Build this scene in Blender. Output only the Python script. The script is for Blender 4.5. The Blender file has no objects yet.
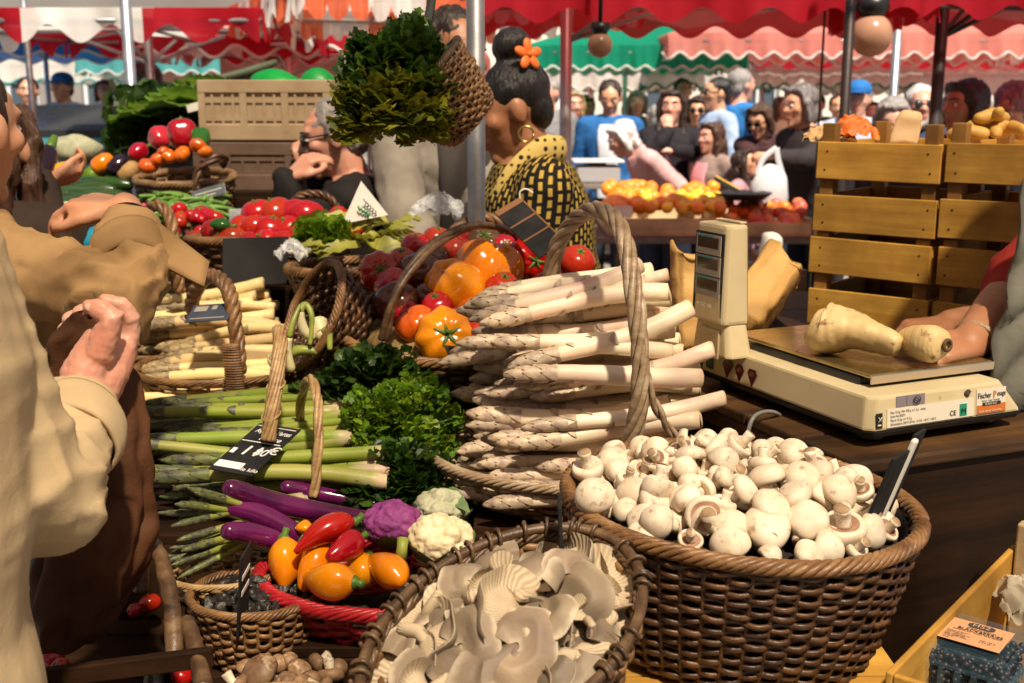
import bpy, bmesh, math, random
import numpy as np
from mathutils import Vector, Matrix, noise as mnoise
RND = random.Random(11)
PI = math.pi
SC = bpy.context.scene
COL = SC.collection
def R(d): return math.radians(d)
# ------------------------------------------------------------------ camera maths
CAM_Z, PITCH, FPX = 1.6, R(12.0), 1138.0
_c, _s = math.cos(PITCH), math.sin(PITCH)
def ray(px, py):
    dx, dy = (px - 512) / FPX, -(py - 341.5) / FPX
    return np.array([dx, _c + dy * _s, -_s + dy * _c])
def W(px, py, Y):
    d = ray(px, py); return np.array([0, 0, CAM_Z]) + d * (Y / d[1])
def WZ(px, py, z):
    d = ray(px, py); return np.array([0, 0, CAM_Z]) + d * ((z - CAM_Z) / d[2])
def mpp(px, py, Y):
    return (Y / ray(px, py)[1]) / FPX           # metres per pixel there
def nrm(v):
    v = np.asarray(v, float); return v / (np.linalg.norm(v) + 1e-12)
# ------------------------------------------------------------------ mesh builder
class MB:
    def __init__(s): s.V, s.F, s.M, s.U, s.n = [], [], [], [], 0
    def add(s, v, f, mi=0, u=None):
        v = np.asarray(v, float).reshape(-1, 3)
        s.V.append(v); s.F.extend([tuple(int(i) + s.n for i in q) for q in f]); s.M.extend([mi] * len(f))
        s.U.append(np.zeros(len(v)) if u is None else np.asarray(u, float)); s.n += len(v); return s
    def verts(s): return np.concatenate(s.V) if s.V else np.zeros((0, 3))
    def map(s, fn): s.V = [fn(s.verts())]; s.U = [np.concatenate(s.U)]; return s
    def move(s, off): return s.map(lambda v: v + np.asarray(off, float))
    def xf(s, M):
        A = np.array(M); return s.map(lambda v: v @ A[:3, :3].T + A[:3, 3])
    def join(s, o): return s.add(o.verts(), o.F, 0, np.concatenate(o.U)) if o.n else s
    def mesh(s, name, mats, smooth=True):
        me = bpy.data.meshes.new(name)
        me.from_pydata(s.verts().tolist(), [], s.F)
        mats = mats if isinstance(mats, (list, tuple)) else [mats]
        for m in mats: me.materials.append(m)
        if len(mats) > 1: me.polygons.foreach_set('material_index', s.M)
        me.polygons.foreach_set('use_smooth', [smooth] * len(me.polygons))
        a = me.attributes.new('u', 'FLOAT', 'POINT'); a.data.foreach_set('value', np.concatenate(s.U))
        me.update(); return me
def gridfaces(m, n, wu=False, wv=False, off=0):
    f = []
    for i in range(m if wu else m - 1):
        i2 = (i + 1) % m
        for j in range(n if wv else n - 1):
            j2 = (j + 1) % n
            f.append((off + i * n + j, off + i * n + j2, off + i2 * n + j2, off + i2 * n + j))
    return f
def grid(mb, P, wu=False, wv=False, mi=0, u=None):
    P = np.asarray(P); m, n = P.shape[:2]
    return mb.add(P.reshape(-1, 3), gridfaces(m, n, wu, wv), mi, u)
def frames(P, ref=None, closed=False):
    if closed: T = np.roll(P, -1, 0) - np.roll(P, 1, 0)
    else: T = np.gradient(P, axis=0)
    T = T / (np.linalg.norm(T, axis=1, keepdims=True) + 1e-12)
    if ref is not None:
        r = np.asarray(ref, float); N = r - (T @ r)[:, None] * T
    else:
        N = np.zeros_like(P); r = np.array([0, 0, 1.0]) if abs(T[0][2]) < .9 else np.array([1.0, 0, 0])
        N[0] = nrm(r - (T[0] @ r) * T[0])
        for i in range(1, len(P)):
            v = N[i-1] - (T[i] @ N[i-1]) * T[i]; N[i] = nrm(v)
    N = N / (np.linalg.norm(N, axis=1, keepdims=True) + 1e-12)
    return T, N, np.cross(T, N)
def tube(mb, P, Rr, n=8, ref=None, closed=False, cap=True, mi=0, ph=0.0, u=None):
    P = np.asarray(P, float); m = len(P)
    T, N, B = frames(P, ref, closed)
    th = np.linspace(0, 2 * PI, n, endpoint=False) + ph
    if isinstance(Rr, tuple): rx, ry = [np.broadcast_to(np.asarray(q, float), (m,))[:, None] for q in Rr]
    else:
        q = np.asarray(Rr, float)
        rx = ry = q if q.ndim == 2 else np.broadcast_to(q, (m,))[:, None]
    V = P[:, None, :] + (rx * np.cos(th))[..., None] * N[:, None, :] + (ry * np.sin(th))[..., None] * B[:, None, :]
    f = gridfaces(m, n, closed, True)
    if cap and not closed: f += [tuple(range(n))[::-1], tuple(range((m-1)*n, m*n))]
    uu = np.repeat(np.linspace(0, 1, m) if u is None else u, n)
    return mb.add(V.reshape(-1, 3), f, mi, uu)
def smoothpath(pts, k=8, closed=False):
    P = np.asarray(pts, float); n = len(P); out = []
    rng = range(n) if closed else range(n - 1)
    for i in rng:
        if closed: a, b, c, d = P[i-1], P[i], P[(i+1) % n], P[(i+2) % n]
        else: a, b, c, d = P[max(i-1, 0)], P[i], P[i+1], P[min(i+2, n-1)]
        for t in np.linspace(0, 1, k, endpoint=False):
            out.append(.5 * (2*b + (c-a)*t + (2*a-5*b+4*c-d)*t*t + (3*b-a-3*c+d)*t**3))
    if not closed: out.append(P[-1])
    return np.array(out)
def capsule(mb, pts, rad, n=12, k=4, mi=0, ref=None):
    """tapered tube with round ends"""
    P = np.asarray(pts, float); r = np.broadcast_to(np.asarray(rad, float), (len(P),))
    a = nrm(P[0] - P[1]); b = nrm(P[-1] - P[-2]); A = np.linspace(PI/2, 0, k, endpoint=False)[:]
    st = [P[0] + a * r[0] * math.sin(x) for x in A]; sr = [r[0] * max(math.cos(x), .04) for x in A]
    en = [P[-1] + b * r[-1] * math.sin(x) for x in A[::-1]]; er = [r[-1] * max(math.cos(x), .04) for x in A[::-1]]
    return tube(mb, np.array(st + list(P) + en), np.array(sr + list(r) + er), n, ref=ref, mi=mi)
def ball(mb, c, r, nu=16, nv=10, M=None, fn=None, mi=0):
    r = np.broadcast_to(np.asarray(r, float), (3,))
    th = np.linspace(0, PI, nv); ph = np.linspace(0, 2*PI, nu, endpoint=False)
    T, Q = np.meshgrid(th, ph, indexing='ij')
    k = 1.0 if fn is None else fn(T, Q)
    st = np.maximum(np.sin(T), .02)
    V = np.stack([r[0]*k*st*np.cos(Q), r[1]*k*st*np.sin(Q), r[2]*k*np.cos(T)], -1)
    if M is not None: V = V @ np.array(M)[:3, :3].T
    m = V.shape[0]
    f = gridfaces(m, nu, False, True) + [tuple(range(nu))[::-1], tuple(range((m-1)*nu, m*nu))]
    return mb.add(V.reshape(-1, 3) + np.asarray(c, float), [q[::-1] for q in f], mi, np.repeat(th / PI, nu))
def box(mb, c, s, M=None, mi=0, bev=0.0):
    c = np.asarray(c, float); h = np.asarray(s, float) / 2
    if bev <= 0:
        v = np.array([[x, y, z] for x in (-1, 1) for y in (-1, 1) for z in (-1, 1)]) * h
        f = [(0,1,3,2), (4,6,7,5), (0,4,5,1), (2,3,7,6), (0,2,6,4), (1,5,7,3)]
    else:
        b = min(bev, h.min() * .9); bm = bmesh.new(); bmesh.ops.create_cube(bm, size=2)
        for q in bm.verts: q.co = Vector(np.array(q.co) * h)
        bmesh.ops.bevel(bm, geom=bm.edges[:], offset=b, segments=2, profile=.5, affect='EDGES')
        bm.verts.index_update(); v = np.array([q.co for q in bm.verts]); f = [[w.index for w in q.verts] for q in bm.faces]; bm.free()
    if M is not None: v = v @ np.array(M)[:3, :3].T
    return mb.add(v + c, f, mi)
def prism(mb, poly, z0, z1, mi=0):
    n = len(poly); v = [(x, y, z0) for x, y in poly] + [(x, y, z1) for x, y in poly]
    f = [tuple(range(n))[::-1], tuple(range(n, 2*n))] + [(i, (i+1) % n, n + (i+1) % n, n + i) for i in range(n)]
    return mb.add(v, f, mi)
def lathe(mb, prof, n=24, c=(0, 0, 0), mi=0):
    P = np.array(prof, float); th = np.linspace(0, 2*PI, n, endpoint=False)
    V = np.stack([P[:, 0:1]*np.cos(th), P[:, 0:1]*np.sin(th), np.repeat(P[:, 1:2], n, 1)], -1) + np.asarray(c, float)
    m = len(P); f = gridfaces(m, n, False, True) + [tuple(range(n))[::-1], tuple(range((m-1)*n, m*n))]
    return mb.add(V.reshape(-1, 3), f, mi, np.repeat(np.linspace(0, 1, m), n))
def rotm(x=0, y=0, z=0):
    return np.array((Matrix.Rotation(R(z), 3, 'Z') @ Matrix.Rotation(R(y), 3, 'Y') @ Matrix.Rotation(R(x), 3, 'X')))
def basis(xd, yd):
    x = nrm(xd); y = np.asarray(yd, float); y = nrm(y - (y @ x) * x); return np.stack([x, y, np.cross(x, y)], 1)
def wrinkle(v, amp, sc, seed=0.0, stretch=(1, 1, 1)):
    out = v.copy()
    for i, p in enumerate(v):
        q = Vector((p[0]*sc*stretch[0] + seed, p[1]*sc*stretch[1], p[2]*sc*stretch[2]))
        out[i] += np.array(mnoise.noise_vector(q)) * amp
    return out
# ------------------------------------------------------------------ object helpers
def tag(o, label=None, cat=None, group=None, kind=None):
    if label: o['label'] = label
    if cat: o['category'] = cat
    if group: o['group'] = group
    if kind: o['kind'] = kind
    return o
def thing(name, label, cat, loc=(0, 0, 0), rot=None, group=None):
    o = bpy.data.objects.new(name, None); COL.objects.link(o); o.empty_display_size = .05
    o.location = Vector([float(q) for q in loc])
    if rot is not None: o.rotation_euler = rot
    return tag(o, label, cat, group)
def obj(name, mb, mats, parent=None, smooth=True, world=False, loc=None):
    """one mesh object; world=True: vertices are in world space, parent is an unrotated Empty"""
    if isinstance(mb, MB):
        if world and parent is not None: mb.move(-np.array(parent.location))
        me = mb.mesh(name, mats, smooth)
    else: me = mb
    o = bpy.data.objects.new(name, me); COL.objects.link(o)
    if parent is not None: o.parent = parent
    if loc is not None: o.location = Vector([float(q) for q in loc])
    return o
def solo(name, label, cat, mb, mats, loc, group=None, smooth=True, kind=None, world=True):
    """a thing that is one mesh, its origin at loc"""
    if world: mb.move(-np.asarray(loc, float))
    o = obj(name, mb, mats, None, smooth, loc=loc); return tag(o, label, cat, group, kind)
def copy_tree(o, parent=None):
    c = o.copy(); COL.objects.link(c)
    if parent is not None: c.parent = parent; c.matrix_parent_inverse = o.matrix_parent_inverse.copy()
    for ch in list(o.children): copy_tree(ch, c)
    return c
class Proto:
    """first use places the source itself, later uses copies of it and of its parts"""
    def __init__(s, root): s.root, s.used = root, False
    def put(s, loc, M=None, scale=1.0, label=None, group=None):
        o = s.root if not s.used else copy_tree(s.root); s.used = True
        o.location = Vector([float(q) for q in loc])
        if M is not None:
            o.rotation_mode = 'QUATERNION'; o.rotation_quaternion = Matrix(np.asarray(M)[:3, :3].tolist()).to_quaternion()
        o.scale = (scale,)*3 if np.isscalar(scale) else scale
        if label: o['label'] = label
        if group: o['group'] = group
        return o
def baked(mb, voxel, smooth=4, fac=.5, name='tmp'):
    """union of overlapping closed shells as one continuous surface -> MB"""
    me = mb.mesh(name, [], True); o = bpy.data.objects.new(name, me); COL.objects.link(o)
    m = o.modifiers.new('r', 'REMESH'); m.mode = 'VOXEL'; m.voxel_size = voxel
    if smooth:
        k = o.modifiers.new('s', 'SMOOTH'); k.iterations = smooth; k.factor = fac
    dg = bpy.context.evaluated_depsgraph_get(); e = o.evaluated_get(dg); em = e.to_mesh()
    v = np.empty(len(em.vertices)*3); em.vertices.foreach_get('co', v)
    out = MB(); out.add(v.reshape(-1, 3), [tuple(p.vertices) for p in em.polygons]); e.to_mesh_clear()
    bpy.data.objects.remove(o); bpy.data.meshes.remove(me); return out
# ------------------------------------------------------------------ materials
class NT:
    def __init__(s, name):
        s.m = bpy.data.materials.new(name); s.m.use_nodes = True; s.t = s.m.node_tree; s.t.nodes.clear()
        s.out = s.n('ShaderNodeOutputMaterial')
    def n(s, t, **kw):
        q = s.t.nodes.new(t)
        for k, v in kw.items():
            if k.startswith('_'): setattr(q, k[1:], v)
            else:
                key = int(k[1:]) if k[0] == 'i' and k[1:].isdigit() else k.replace('__', ' ')
                s.set(q.inputs[key], v)
        return q
    def set(s, sock, v):
        if hasattr(v, 'is_linked') or hasattr(v, 'links'): s.t.links.new(v, sock)
        elif hasattr(v, 'outputs'): s.t.links.new(v.outputs[0], sock)
        else:
            if sock.type == 'RGBA' and len(v) == 3: v = (*v, 1)
            sock.default_value = v
    def math(s, op, a, b=0.0, c=None, clamp=False):
        q = s.n('ShaderNodeMath', _operation=op, _use_clamp=clamp); s.set(q.inputs[0], a); s.set(q.inputs[1], b)
        if c is not None: s.set(q.inputs[2], c)
        return q.outputs[0]
    def mix(s, f, a, b, blend='MIX'):
        q = s.n('ShaderNodeMix', _data_type='RGBA', _blend_type=blend); s.set(q.inputs[0], f); s.set(q.inputs[6], a); s.set(q.inputs[7], b)
        return q.outputs[2]
    def ramp(s, f, stops):
        q = s.n('ShaderNodeValToRGB'); s.set(q.inputs[0], f); e = q.color_ramp.elements
        while len(e) < len(stops): e.new(.5)
        for i, (p, c) in enumerate(stops):
            e[i].position = p; e[i].color = (*c, 1) if not np.isscalar(c) else (c, c, c, 1)
        return q.outputs[0]
    def coord(s, scale=(1, 1, 1), rnd=True):
        tc = s.n('ShaderNodeTexCoord').outputs['Object']
        if rnd:
            oi = s.n('ShaderNodeObjectInfo').outputs['Random']
            tc = s.n('ShaderNodeVectorMath', _operation='ADD', i0=tc, i1=s.math('MULTIPLY', oi, 37.0)).outputs[0]
        return s.n('ShaderNodeMapping', Vector=tc, Scale=scale).outputs[0]
    def noise(s, vec, scale, detail=5, rough=.6):
        return s.n('ShaderNodeTexNoise', Vector=vec, Scale=scale, Detail=detail, Roughness=rough).outputs[0]
    def u(s): return s.n('ShaderNodeAttribute', _attribute_name='u').outputs['Fac']
    def rand(s): return s.n('ShaderNodeObjectInfo').outputs['Random']
    def vary(s, col, amt, hue=0.0):
        v = s.math('MULTIPLY_ADD', s.rand(), 2*amt, 1-amt)
        h = s.math('MULTIPLY_ADD', s.math('FRACT', s.math('MULTIPLY', s.rand(), 7.31)), 2*hue, .5-hue)
        return s.n('ShaderNodeHueSaturation', Hue=h, Value=v, Color=col).outputs[0]
    def bump(s, h, strength, dist=.002, normal=None):
        q = s.n('ShaderNodeBump', Strength=strength, Distance=dist, Height=h)
        if normal is not None: s.set(q.inputs['Normal'], normal)
        return q.outputs[0]
    def bsdf(s, col, rough=.5, normal=None, spec=.5, sss=0, sssr=(.01, .004, .002), metal=0, coat=0, transl=0, tcol=None, alpha=None, trans=0, ior=None):
        b = s.n('ShaderNodeBsdfPrincipled', Base__Color=col, Roughness=rough, Metallic=metal)
        b.inputs['Specular IOR Level'].default_value = spec
        b.inputs['Coat Weight'].default_value = coat; b.inputs['Coat Roughness'].default_value = .08
        if sss: b.inputs['Subsurface Weight'].default_value = sss; b.inputs['Subsurface Radius'].default_value = sssr; b.inputs['Subsurface Scale'].default_value = 1.0
        if trans: b.inputs['Transmission Weight'].default_value = trans
        if ior: b.inputs['IOR'].default_value = ior
        if normal is not None: s.set(b.inputs['Normal'], normal)
        if alpha is not None: s.set(b.inputs['Alpha'], alpha)
        sh = b.outputs[0]
        if transl:
            tr = s.n('ShaderNodeBsdfTranslucent', Color=tcol if tcol is not None else col)
            sh = s.n('ShaderNodeMixShader', i0=transl, i1=sh, i2=tr.outputs[0]).outputs[0]
        s.set(s.out.inputs[0], sh); return s.m
MATS = {}
def mat(name, c1, c2=None, scale=12, rough=.5, bump=.15, bscale=60, dist=.002, spec=.5, stretch=(1, 1, 1), spots=None, sspots=40, tspots=(.62, .68),
        vary=.0, hue=.0, sss=0, coat=0, transl=0, metal=0, tcol=None, detail=5, rvar=.1):
    if name in MATS: return MATS[name]
    t = NT(name); v = t.coord(stretch)
    c = t.mix(t.ramp(t.noise(v, scale, detail), [(.35, 0), (.65, 1)]), c1, c2 if c2 else tuple(q*.8 for q in c1))
    if spots: c = t.mix(t.ramp(t.noise(v, sspots, 3), [(tspots[0], 0), (tspots[1], 1)]), c, spots)
    if vary or hue: c = t.vary(c, vary, hue)
    nb = t.bump(t.noise(v, bscale, 4), bump, dist) if bump else None
    rr = t.math('MULTIPLY_ADD', t.noise(v, scale*2.3, 3), rvar*2, rough-rvar, clamp=True)
    MATS[name] = t.bsdf(c, rr, nb, spec, sss, coat=coat, transl=transl, metal=metal, tcol=tcol)
    return MATS[name]
def wood(name, c1, c2, axis='x', rough=.65, bump=.4, scale=14, dirt=None):
    if name in MATS: return MATS[name]
    t = NT(name); st = {'x': (.06, 1, 1), 'y': (1, .06, 1), 'z': (1, 1, .06)}[axis]
    v = t.coord(st); n1 = t.noise(v, scale*3, 6, .65)
    v2 = t.coord((1, 1, 1)); n2 = t.noise(v2, 5, 4)
    c = t.mix(t.ramp(n1, [(.32, 0), (.68, 1)]), c1, c2)
    c = t.mix(t.math('MULTIPLY', t.ramp(n2, [(.4, 0), (.7, 1)]), .75), c, dirt if dirt else tuple(q*.40 for q in c2))
    c = t.vary(c, .14)
    MATS[name] = t.bsdf(c, rough, t.bump(n1, bump, .002), .3 if c1[0] > .1 else .12); return MATS[name]
def fabric(name, col, col2=None, transl=.35, tcol=None, rough=.8):
    if name in MATS: return MATS[name]
    t = NT(name); v = t.coord(); n = t.noise(v, 3, 4)
    c = t.mix(n, col, col2 if col2 else tuple(q*.85 for q in col))
    t.bsdf(c, rough, t.bump(t.noise(v, 14, 3), .25, .01), .2, transl=transl, tcol=tcol)
    sh = t.out.inputs[0].links[0].from_socket; tp = t.n('ShaderNodeBsdfTransparent', Color=tuple(min(1, q*.55 + .45) for q in (tcol or col)))
    t.set(t.out.inputs[0], t.n('ShaderNodeMixShader', i0=.07, i1=sh, i2=tp.outputs[0])); MATS[name] = t.m; return t.m
def text(s, size, m, parent, O, X, Y, name='lettering', align='LEFT', world=True, shear=0.0, squash=1.0):
    cu = bpy.data.curves.new(name, 'FONT'); cu.body = s; cu.size = size; cu.extrude = min(.0003, size*.012); cu.align_x = align; cu.shear = shear
    o = bpy.data.objects.new(name, cu); COL.objects.link(o); bpy.context.view_layer.update()
    me = bpy.data.meshes.new_from_object(o.evaluated_get(bpy.context.evaluated_depsgraph_get()))
    bpy.data.objects.remove(o); bpy.data.curves.remove(cu)
    B = basis(X, Y); o2np = np.asarray(O, float) - (np.array(parent.location) if world and parent else 0)
    v = np.empty(len(me.vertices)*3); me.vertices.foreach_get('co', v); v = v.reshape(-1, 3); v[:, 0] *= squash
    me.vertices.foreach_set('co', (v @ B.T + o2np).ravel()); me.materials.clear(); me.materials.append(m); me.update()
    q = bpy.data.objects.new(name, me); COL.objects.link(q); q.parent = parent; return q
def plate(mb, O, X, Y, w, h, t=.003, mi=0, bev=0):
    """board whose lower-left front corner is O"""
    B = basis(X, Y); c = np.asarray(O, float) + B[:, 0]*w/2 + B[:, 1]*h/2 - B[:, 2]*t/2
    return box(mb, c, (w, h, t), B, mi, bev)
# plain colours ----------------------------------------------------
def flat(name, c, rough=.6, metal=0, spec=.4): return mat(name, c, c, rough=rough, bump=0, metal=metal, spec=spec)
CHALK = flat('chalk', (.75, .74, .70), .9); SLATE = mat('slate_black', (.009, .009, .010), (.020, .019, .020), 25, .75, .2, 90, spec=.2)
INK = flat('ink', (.015, .015, .02), .7); PAPERW = mat('white_card', (.75, .72, .66), (.66, .63, .56), 20, .7, .1)
STEEL = mat('grey_steel', (.36, .36, .37), (.22, .22, .23), 10, .45, .15, 60, metal=.75); DARKSTEEL = mat('dark_steel', (.05, .045, .045), (.03, .03, .03), 10, .5, .1, metal=.5)
WICK_D = None
# ================================================================== materials of the stall
def wick(name, c1, c2, c3):
    if name in MATS: return MATS[name]
    t = NT(name); v = t.coord((1, 1, 2.6)); n = t.noise(v, 26, 3); n2 = t.noise(t.coord((1, 1, 1)), 190, 4)
    c = t.ramp(n, [(.3, c1), (.5, c2), (.7, c3)])
    c = t.mix(t.math('MULTIPLY', n2, .45), c, tuple(q*.35 for q in c1))
    MATS[name] = t.bsdf(c, .42, t.bump(n2, .5, .0015), .5); return MATS[name]
WK_DARK = wick('wicker_dark', (.032, .014, .006), (.085, .036, .013), (.19, .085, .03))
WK_MID = wick('wicker_brown', (.11, .05, .018), (.24, .12, .045), (.36, .20, .08))
WK_LIGHT = wick('wicker_pale', (.26, .14, .05), (.42, .26, .11), (.56, .38, .18))
WK_GREY = wick('wicker_weathered', (.20, .12, .06), (.36, .25, .15), (.52, .41, .28))
WK_RED = wick('wicker_red', (.30, .006, .012), (.45, .012, .02), (.58, .03, .035))
WK_STICK = wick('bark_stick', (.035, .018, .01), (.12, .065, .03), (.24, .14, .07))
W_YEL = wood('wood_yellow', (.64, .36, .065), (.44, .21, .030), 'x')
W_YELY = wood('wood_yellow_y', (.64, .36, .065), (.44, .21, .030), 'y')
W_POST = wood('wood_post', (.36, .18, .04), (.24, .11, .025), 'z')
W_PALE = wood('wood_pale', (.62, .46, .26), (.50, .35, .18), 'x')
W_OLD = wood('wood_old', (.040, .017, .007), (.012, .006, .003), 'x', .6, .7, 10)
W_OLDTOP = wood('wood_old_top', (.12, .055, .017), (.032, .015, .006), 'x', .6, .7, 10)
W_GREYW = wood('wood_grey', (.20, .17, .14), (.11, .09, .075), 'x')
def leafmat(name, dark, mid, light, tc):
    t = NT(name); c = t.ramp(t.u(), [(.0, dark), (.5, mid), (1, light)]); c = t.mix(t.math('MULTIPLY', t.noise(t.coord(), 14, 3), .5), c, dark)
    MATS[name] = t.bsdf(c, .42, t.bump(t.noise(t.coord(), 160, 3), .3, .001), .4, transl=.22, tcol=tc); return MATS[name]
LEAF_D = leafmat('leaf_dark', (.008, .028, .003), (.028, .072, .006), (.085, .15, .012), (.10, .20, .012))
LEAF_L = leafmat('leaf_bright', (.04, .11, .006), (.15, .28, .012), (.34, .44, .03), (.30, .42, .02))
LEAF_O = leafmat('leaf_olive', (.03, .05, .004), (.12, .14, .008), (.32, .30, .02), (.34, .32, .02))
_D = mat('leaf_dark0', (.040, .090, .008), (.016, .045, .005), 30, .45, .2, 80, vary=.2, transl=.2, tcol=(.09, .20, .015))
_L = mat('leaf_bright0', (.15, .27, .012), (.07, .15, .010), 30, .45, .2, 80, vary=.2, transl=.25, tcol=(.30, .42, .02))
STEMG = mat('green_stem', (.10, .20, .02), (.05, .11, .015), 30, .45)
DARK_FILL = mat('dark_fill', (.02, .013, .008), (.01, .007, .005), 30, .9, .8, 80, .006)  # near-black fill: shade in the gaps between heaped produce, put in as colour
# ================================================================== baskets
def ell(a, b, th, k=1.0): return np.stack([a*k*np.cos(th), b*k*np.sin(th), 0*th], -1)
def ellN(a, b, th):
    n = np.stack([np.cos(th)/a, np.sin(th)/b, 0*th], -1); return n / np.linalg.norm(n, axis=1, keepdims=True)
def twisted(mb, path, Rr, strands, r, turns, n=6):
    P = np.asarray(path); T, N, B = frames(P); s = np.linspace(0, 1, len(P)); Rr = np.broadcast_to(np.asarray(Rr, float), (len(P),))
    for k in range(strands):
        a = 2*PI*(turns*s + k/strands) + .15*np.sin(9*s + k)
        tube(mb, P + (Rr*np.cos(a))[:, None]*N + (Rr*np.sin(a))[:, None]*B, r*(1 + .12*np.sin(13*s + 2*k)), n)
def basket(name, label, loc, a, b, h, wk, bot=.75, rotz=0, tilt=(0, 0), stakes=36, rowh=.009, amp=.006, rimr=.011, rimk=14, group=None, cat='basket',
           seed=1, open_rows=1.0, rim_w=None, dip=0.0, pw=.8):
    rnd = random.Random(seed); root = thing(name, label, cat, loc, (R(tilt[0]), R(tilt[1]), R(rotz)), group)
    prof = lambda t: bot + (1-bot)*t**pw
    th = np.linspace(0, 2*PI, stakes*4, endpoint=False); N = ellN(a, b, th)
    rimz = lambda th: dip*np.cos(2*th)
    w = MB(); rows = max(3, int(h/rowh/open_rows)); hh = h/rows
    for i in range(rows):
        t = (i+.5)/rows; z = t*h
        off = amp*np.cos(th*stakes/2 + (i % 2)*PI) + rnd.uniform(-.0012, .0012)
        wob = .0016*np.sin(th*rnd.randint(2, 7) + rnd.uniform(0, 6)) + .0008*np.sin(th*rnd.randint(11, 23) + rnd.uniform(0, 6))
        P = ell(a, b, th, prof(t)) + off[:, None]*N; P[:, 2] = z + wob + rimz(th)*t
        rr = rnd.uniform(.85, 1.1)
        tube(w, P, (rowh*.54*rr, rowh*.36*rr), 6, ref=(0, 0, 1), closed=True)
    obj('weave', w, wk, root)
    s = MB()
    for k in range(stakes):
        q = 2*PI*(k+.5)/stakes; tt = np.linspace(0, 1.0, 6)
        P = np.array([[a*prof(t)*math.cos(q), b*prof(t)*math.sin(q), t*h + rimz(q)*t] for t in tt]); tube(s, P, rowh*.42, 6)
    obj('stakes', s, wk, root)
    rim = MB(); thr = np.linspace(0, 2*PI, 240, endpoint=False); Nr = ellN(a, b, thr)
    for k in range(6):
        ph = 2*PI*k/6; A = thr*rimk*.8 + ph + .25*np.sin(thr*9 + k)
        P = ell(a, b, thr) + (rimr*.62*np.cos(A))[:, None]*Nr; P[:, 2] = h + rimr*.25 + rimr*.62*np.sin(A) + rimz(thr)
        tube(rim, P, rimr*.40*(1+.14*np.sin(thr*23+k)), 6, ref=(0, 0, 1), closed=True)
    obj('rim', rim, rim_w or wk, root)
    bs = MB(); prism(bs, [(a*bot*1.01*math.cos(q), b*bot*1.01*math.sin(q)) for q in np.linspace(0, 2*PI, 40, endpoint=False)], .002, .01)
    obj('basket_base', bs, wk, root)
    return root
def handle(root, pts, strands, Rr, r, turns, m, name='handle', world=True, k=10):
    mb = MB(); P = smoothpath(pts, k); twisted(mb, P, Rr, strands, r, turns)
    if world:
        M = root.matrix_basis.inverted(); mb.xf(M)
    return obj(name, mb, m, root)
# ================================================================== produce prototypes
def asp_mats():
    def mk(name, butt, mid, tip, tip2, scale_c, rough=.45):
        t = NT(name); v = t.coord((1, 1, .12)); n = t.noise(v, 60, 4); n2 = t.noise(t.coord(), 18, 4)
        u = t.math('ADD', t.u(), t.math('MULTIPLY_ADD', n2, .3, -.15))
        c = t.ramp(u, [(0, butt), (.12, mid), (.62, mid), (.86, tip), (.97, tip2)])
        c = t.mix(t.math('MULTIPLY', t.ramp(n, [(.5, 0), (.8, 1)]), .5), c, scale_c)
        pk = t.math('MULTIPLY', t.ramp(t.noise(t.coord(), 7, 3), [(.46, 0), (.68, 1)]), .8)
        c = t.mix(pk, c, t.mix(.5, c, scale_c)); c = t.vary(c, .16, .012)
        return t.bsdf(c, rough, t.bump(n, .25, .001), .4, sss=.12, sssr=(.01, .006, .003))
    MATS['asp_w'] = mk('asparagus_white', (.76, .63, .42), (.80, .69, .50), (.62, .48, .34), (.34, .26, .18), (.66, .30, .25))
    MATS['asp_y'] = mk('asparagus_yellowish', (.74, .57, .27), (.78, .60, .29), (.54, .38, .18), (.20, .15, .10), (.62, .34, .15))
    MATS['asp_g'] = mk('asparagus_green', (.62, .46, .34), (.21, .27, .030), (.10, .14, .018), (.055, .045, .035), (.40, .30, .12))
    MATS['bract_w'] = mat('bract_white', (.56, .44, .28), (.30, .21, .17), 60, .5, .1, vary=.2)
    MATS['bract_y'] = mat('bract_yellow', (.42, .30, .13), (.16, .12, .08), 60, .5, .1, vary=.2)
    MATS['bract_g'] = mat('bract_green', (.12, .14, .035), (.04, .035, .035), 60, .5, .1, vary=.2)
    MATS['cut_w'] = mat('asparagus_cut', (.70, .58, .38), (.46, .32, .17), 60, .6, .4, 200)
asp_mats()
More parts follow.
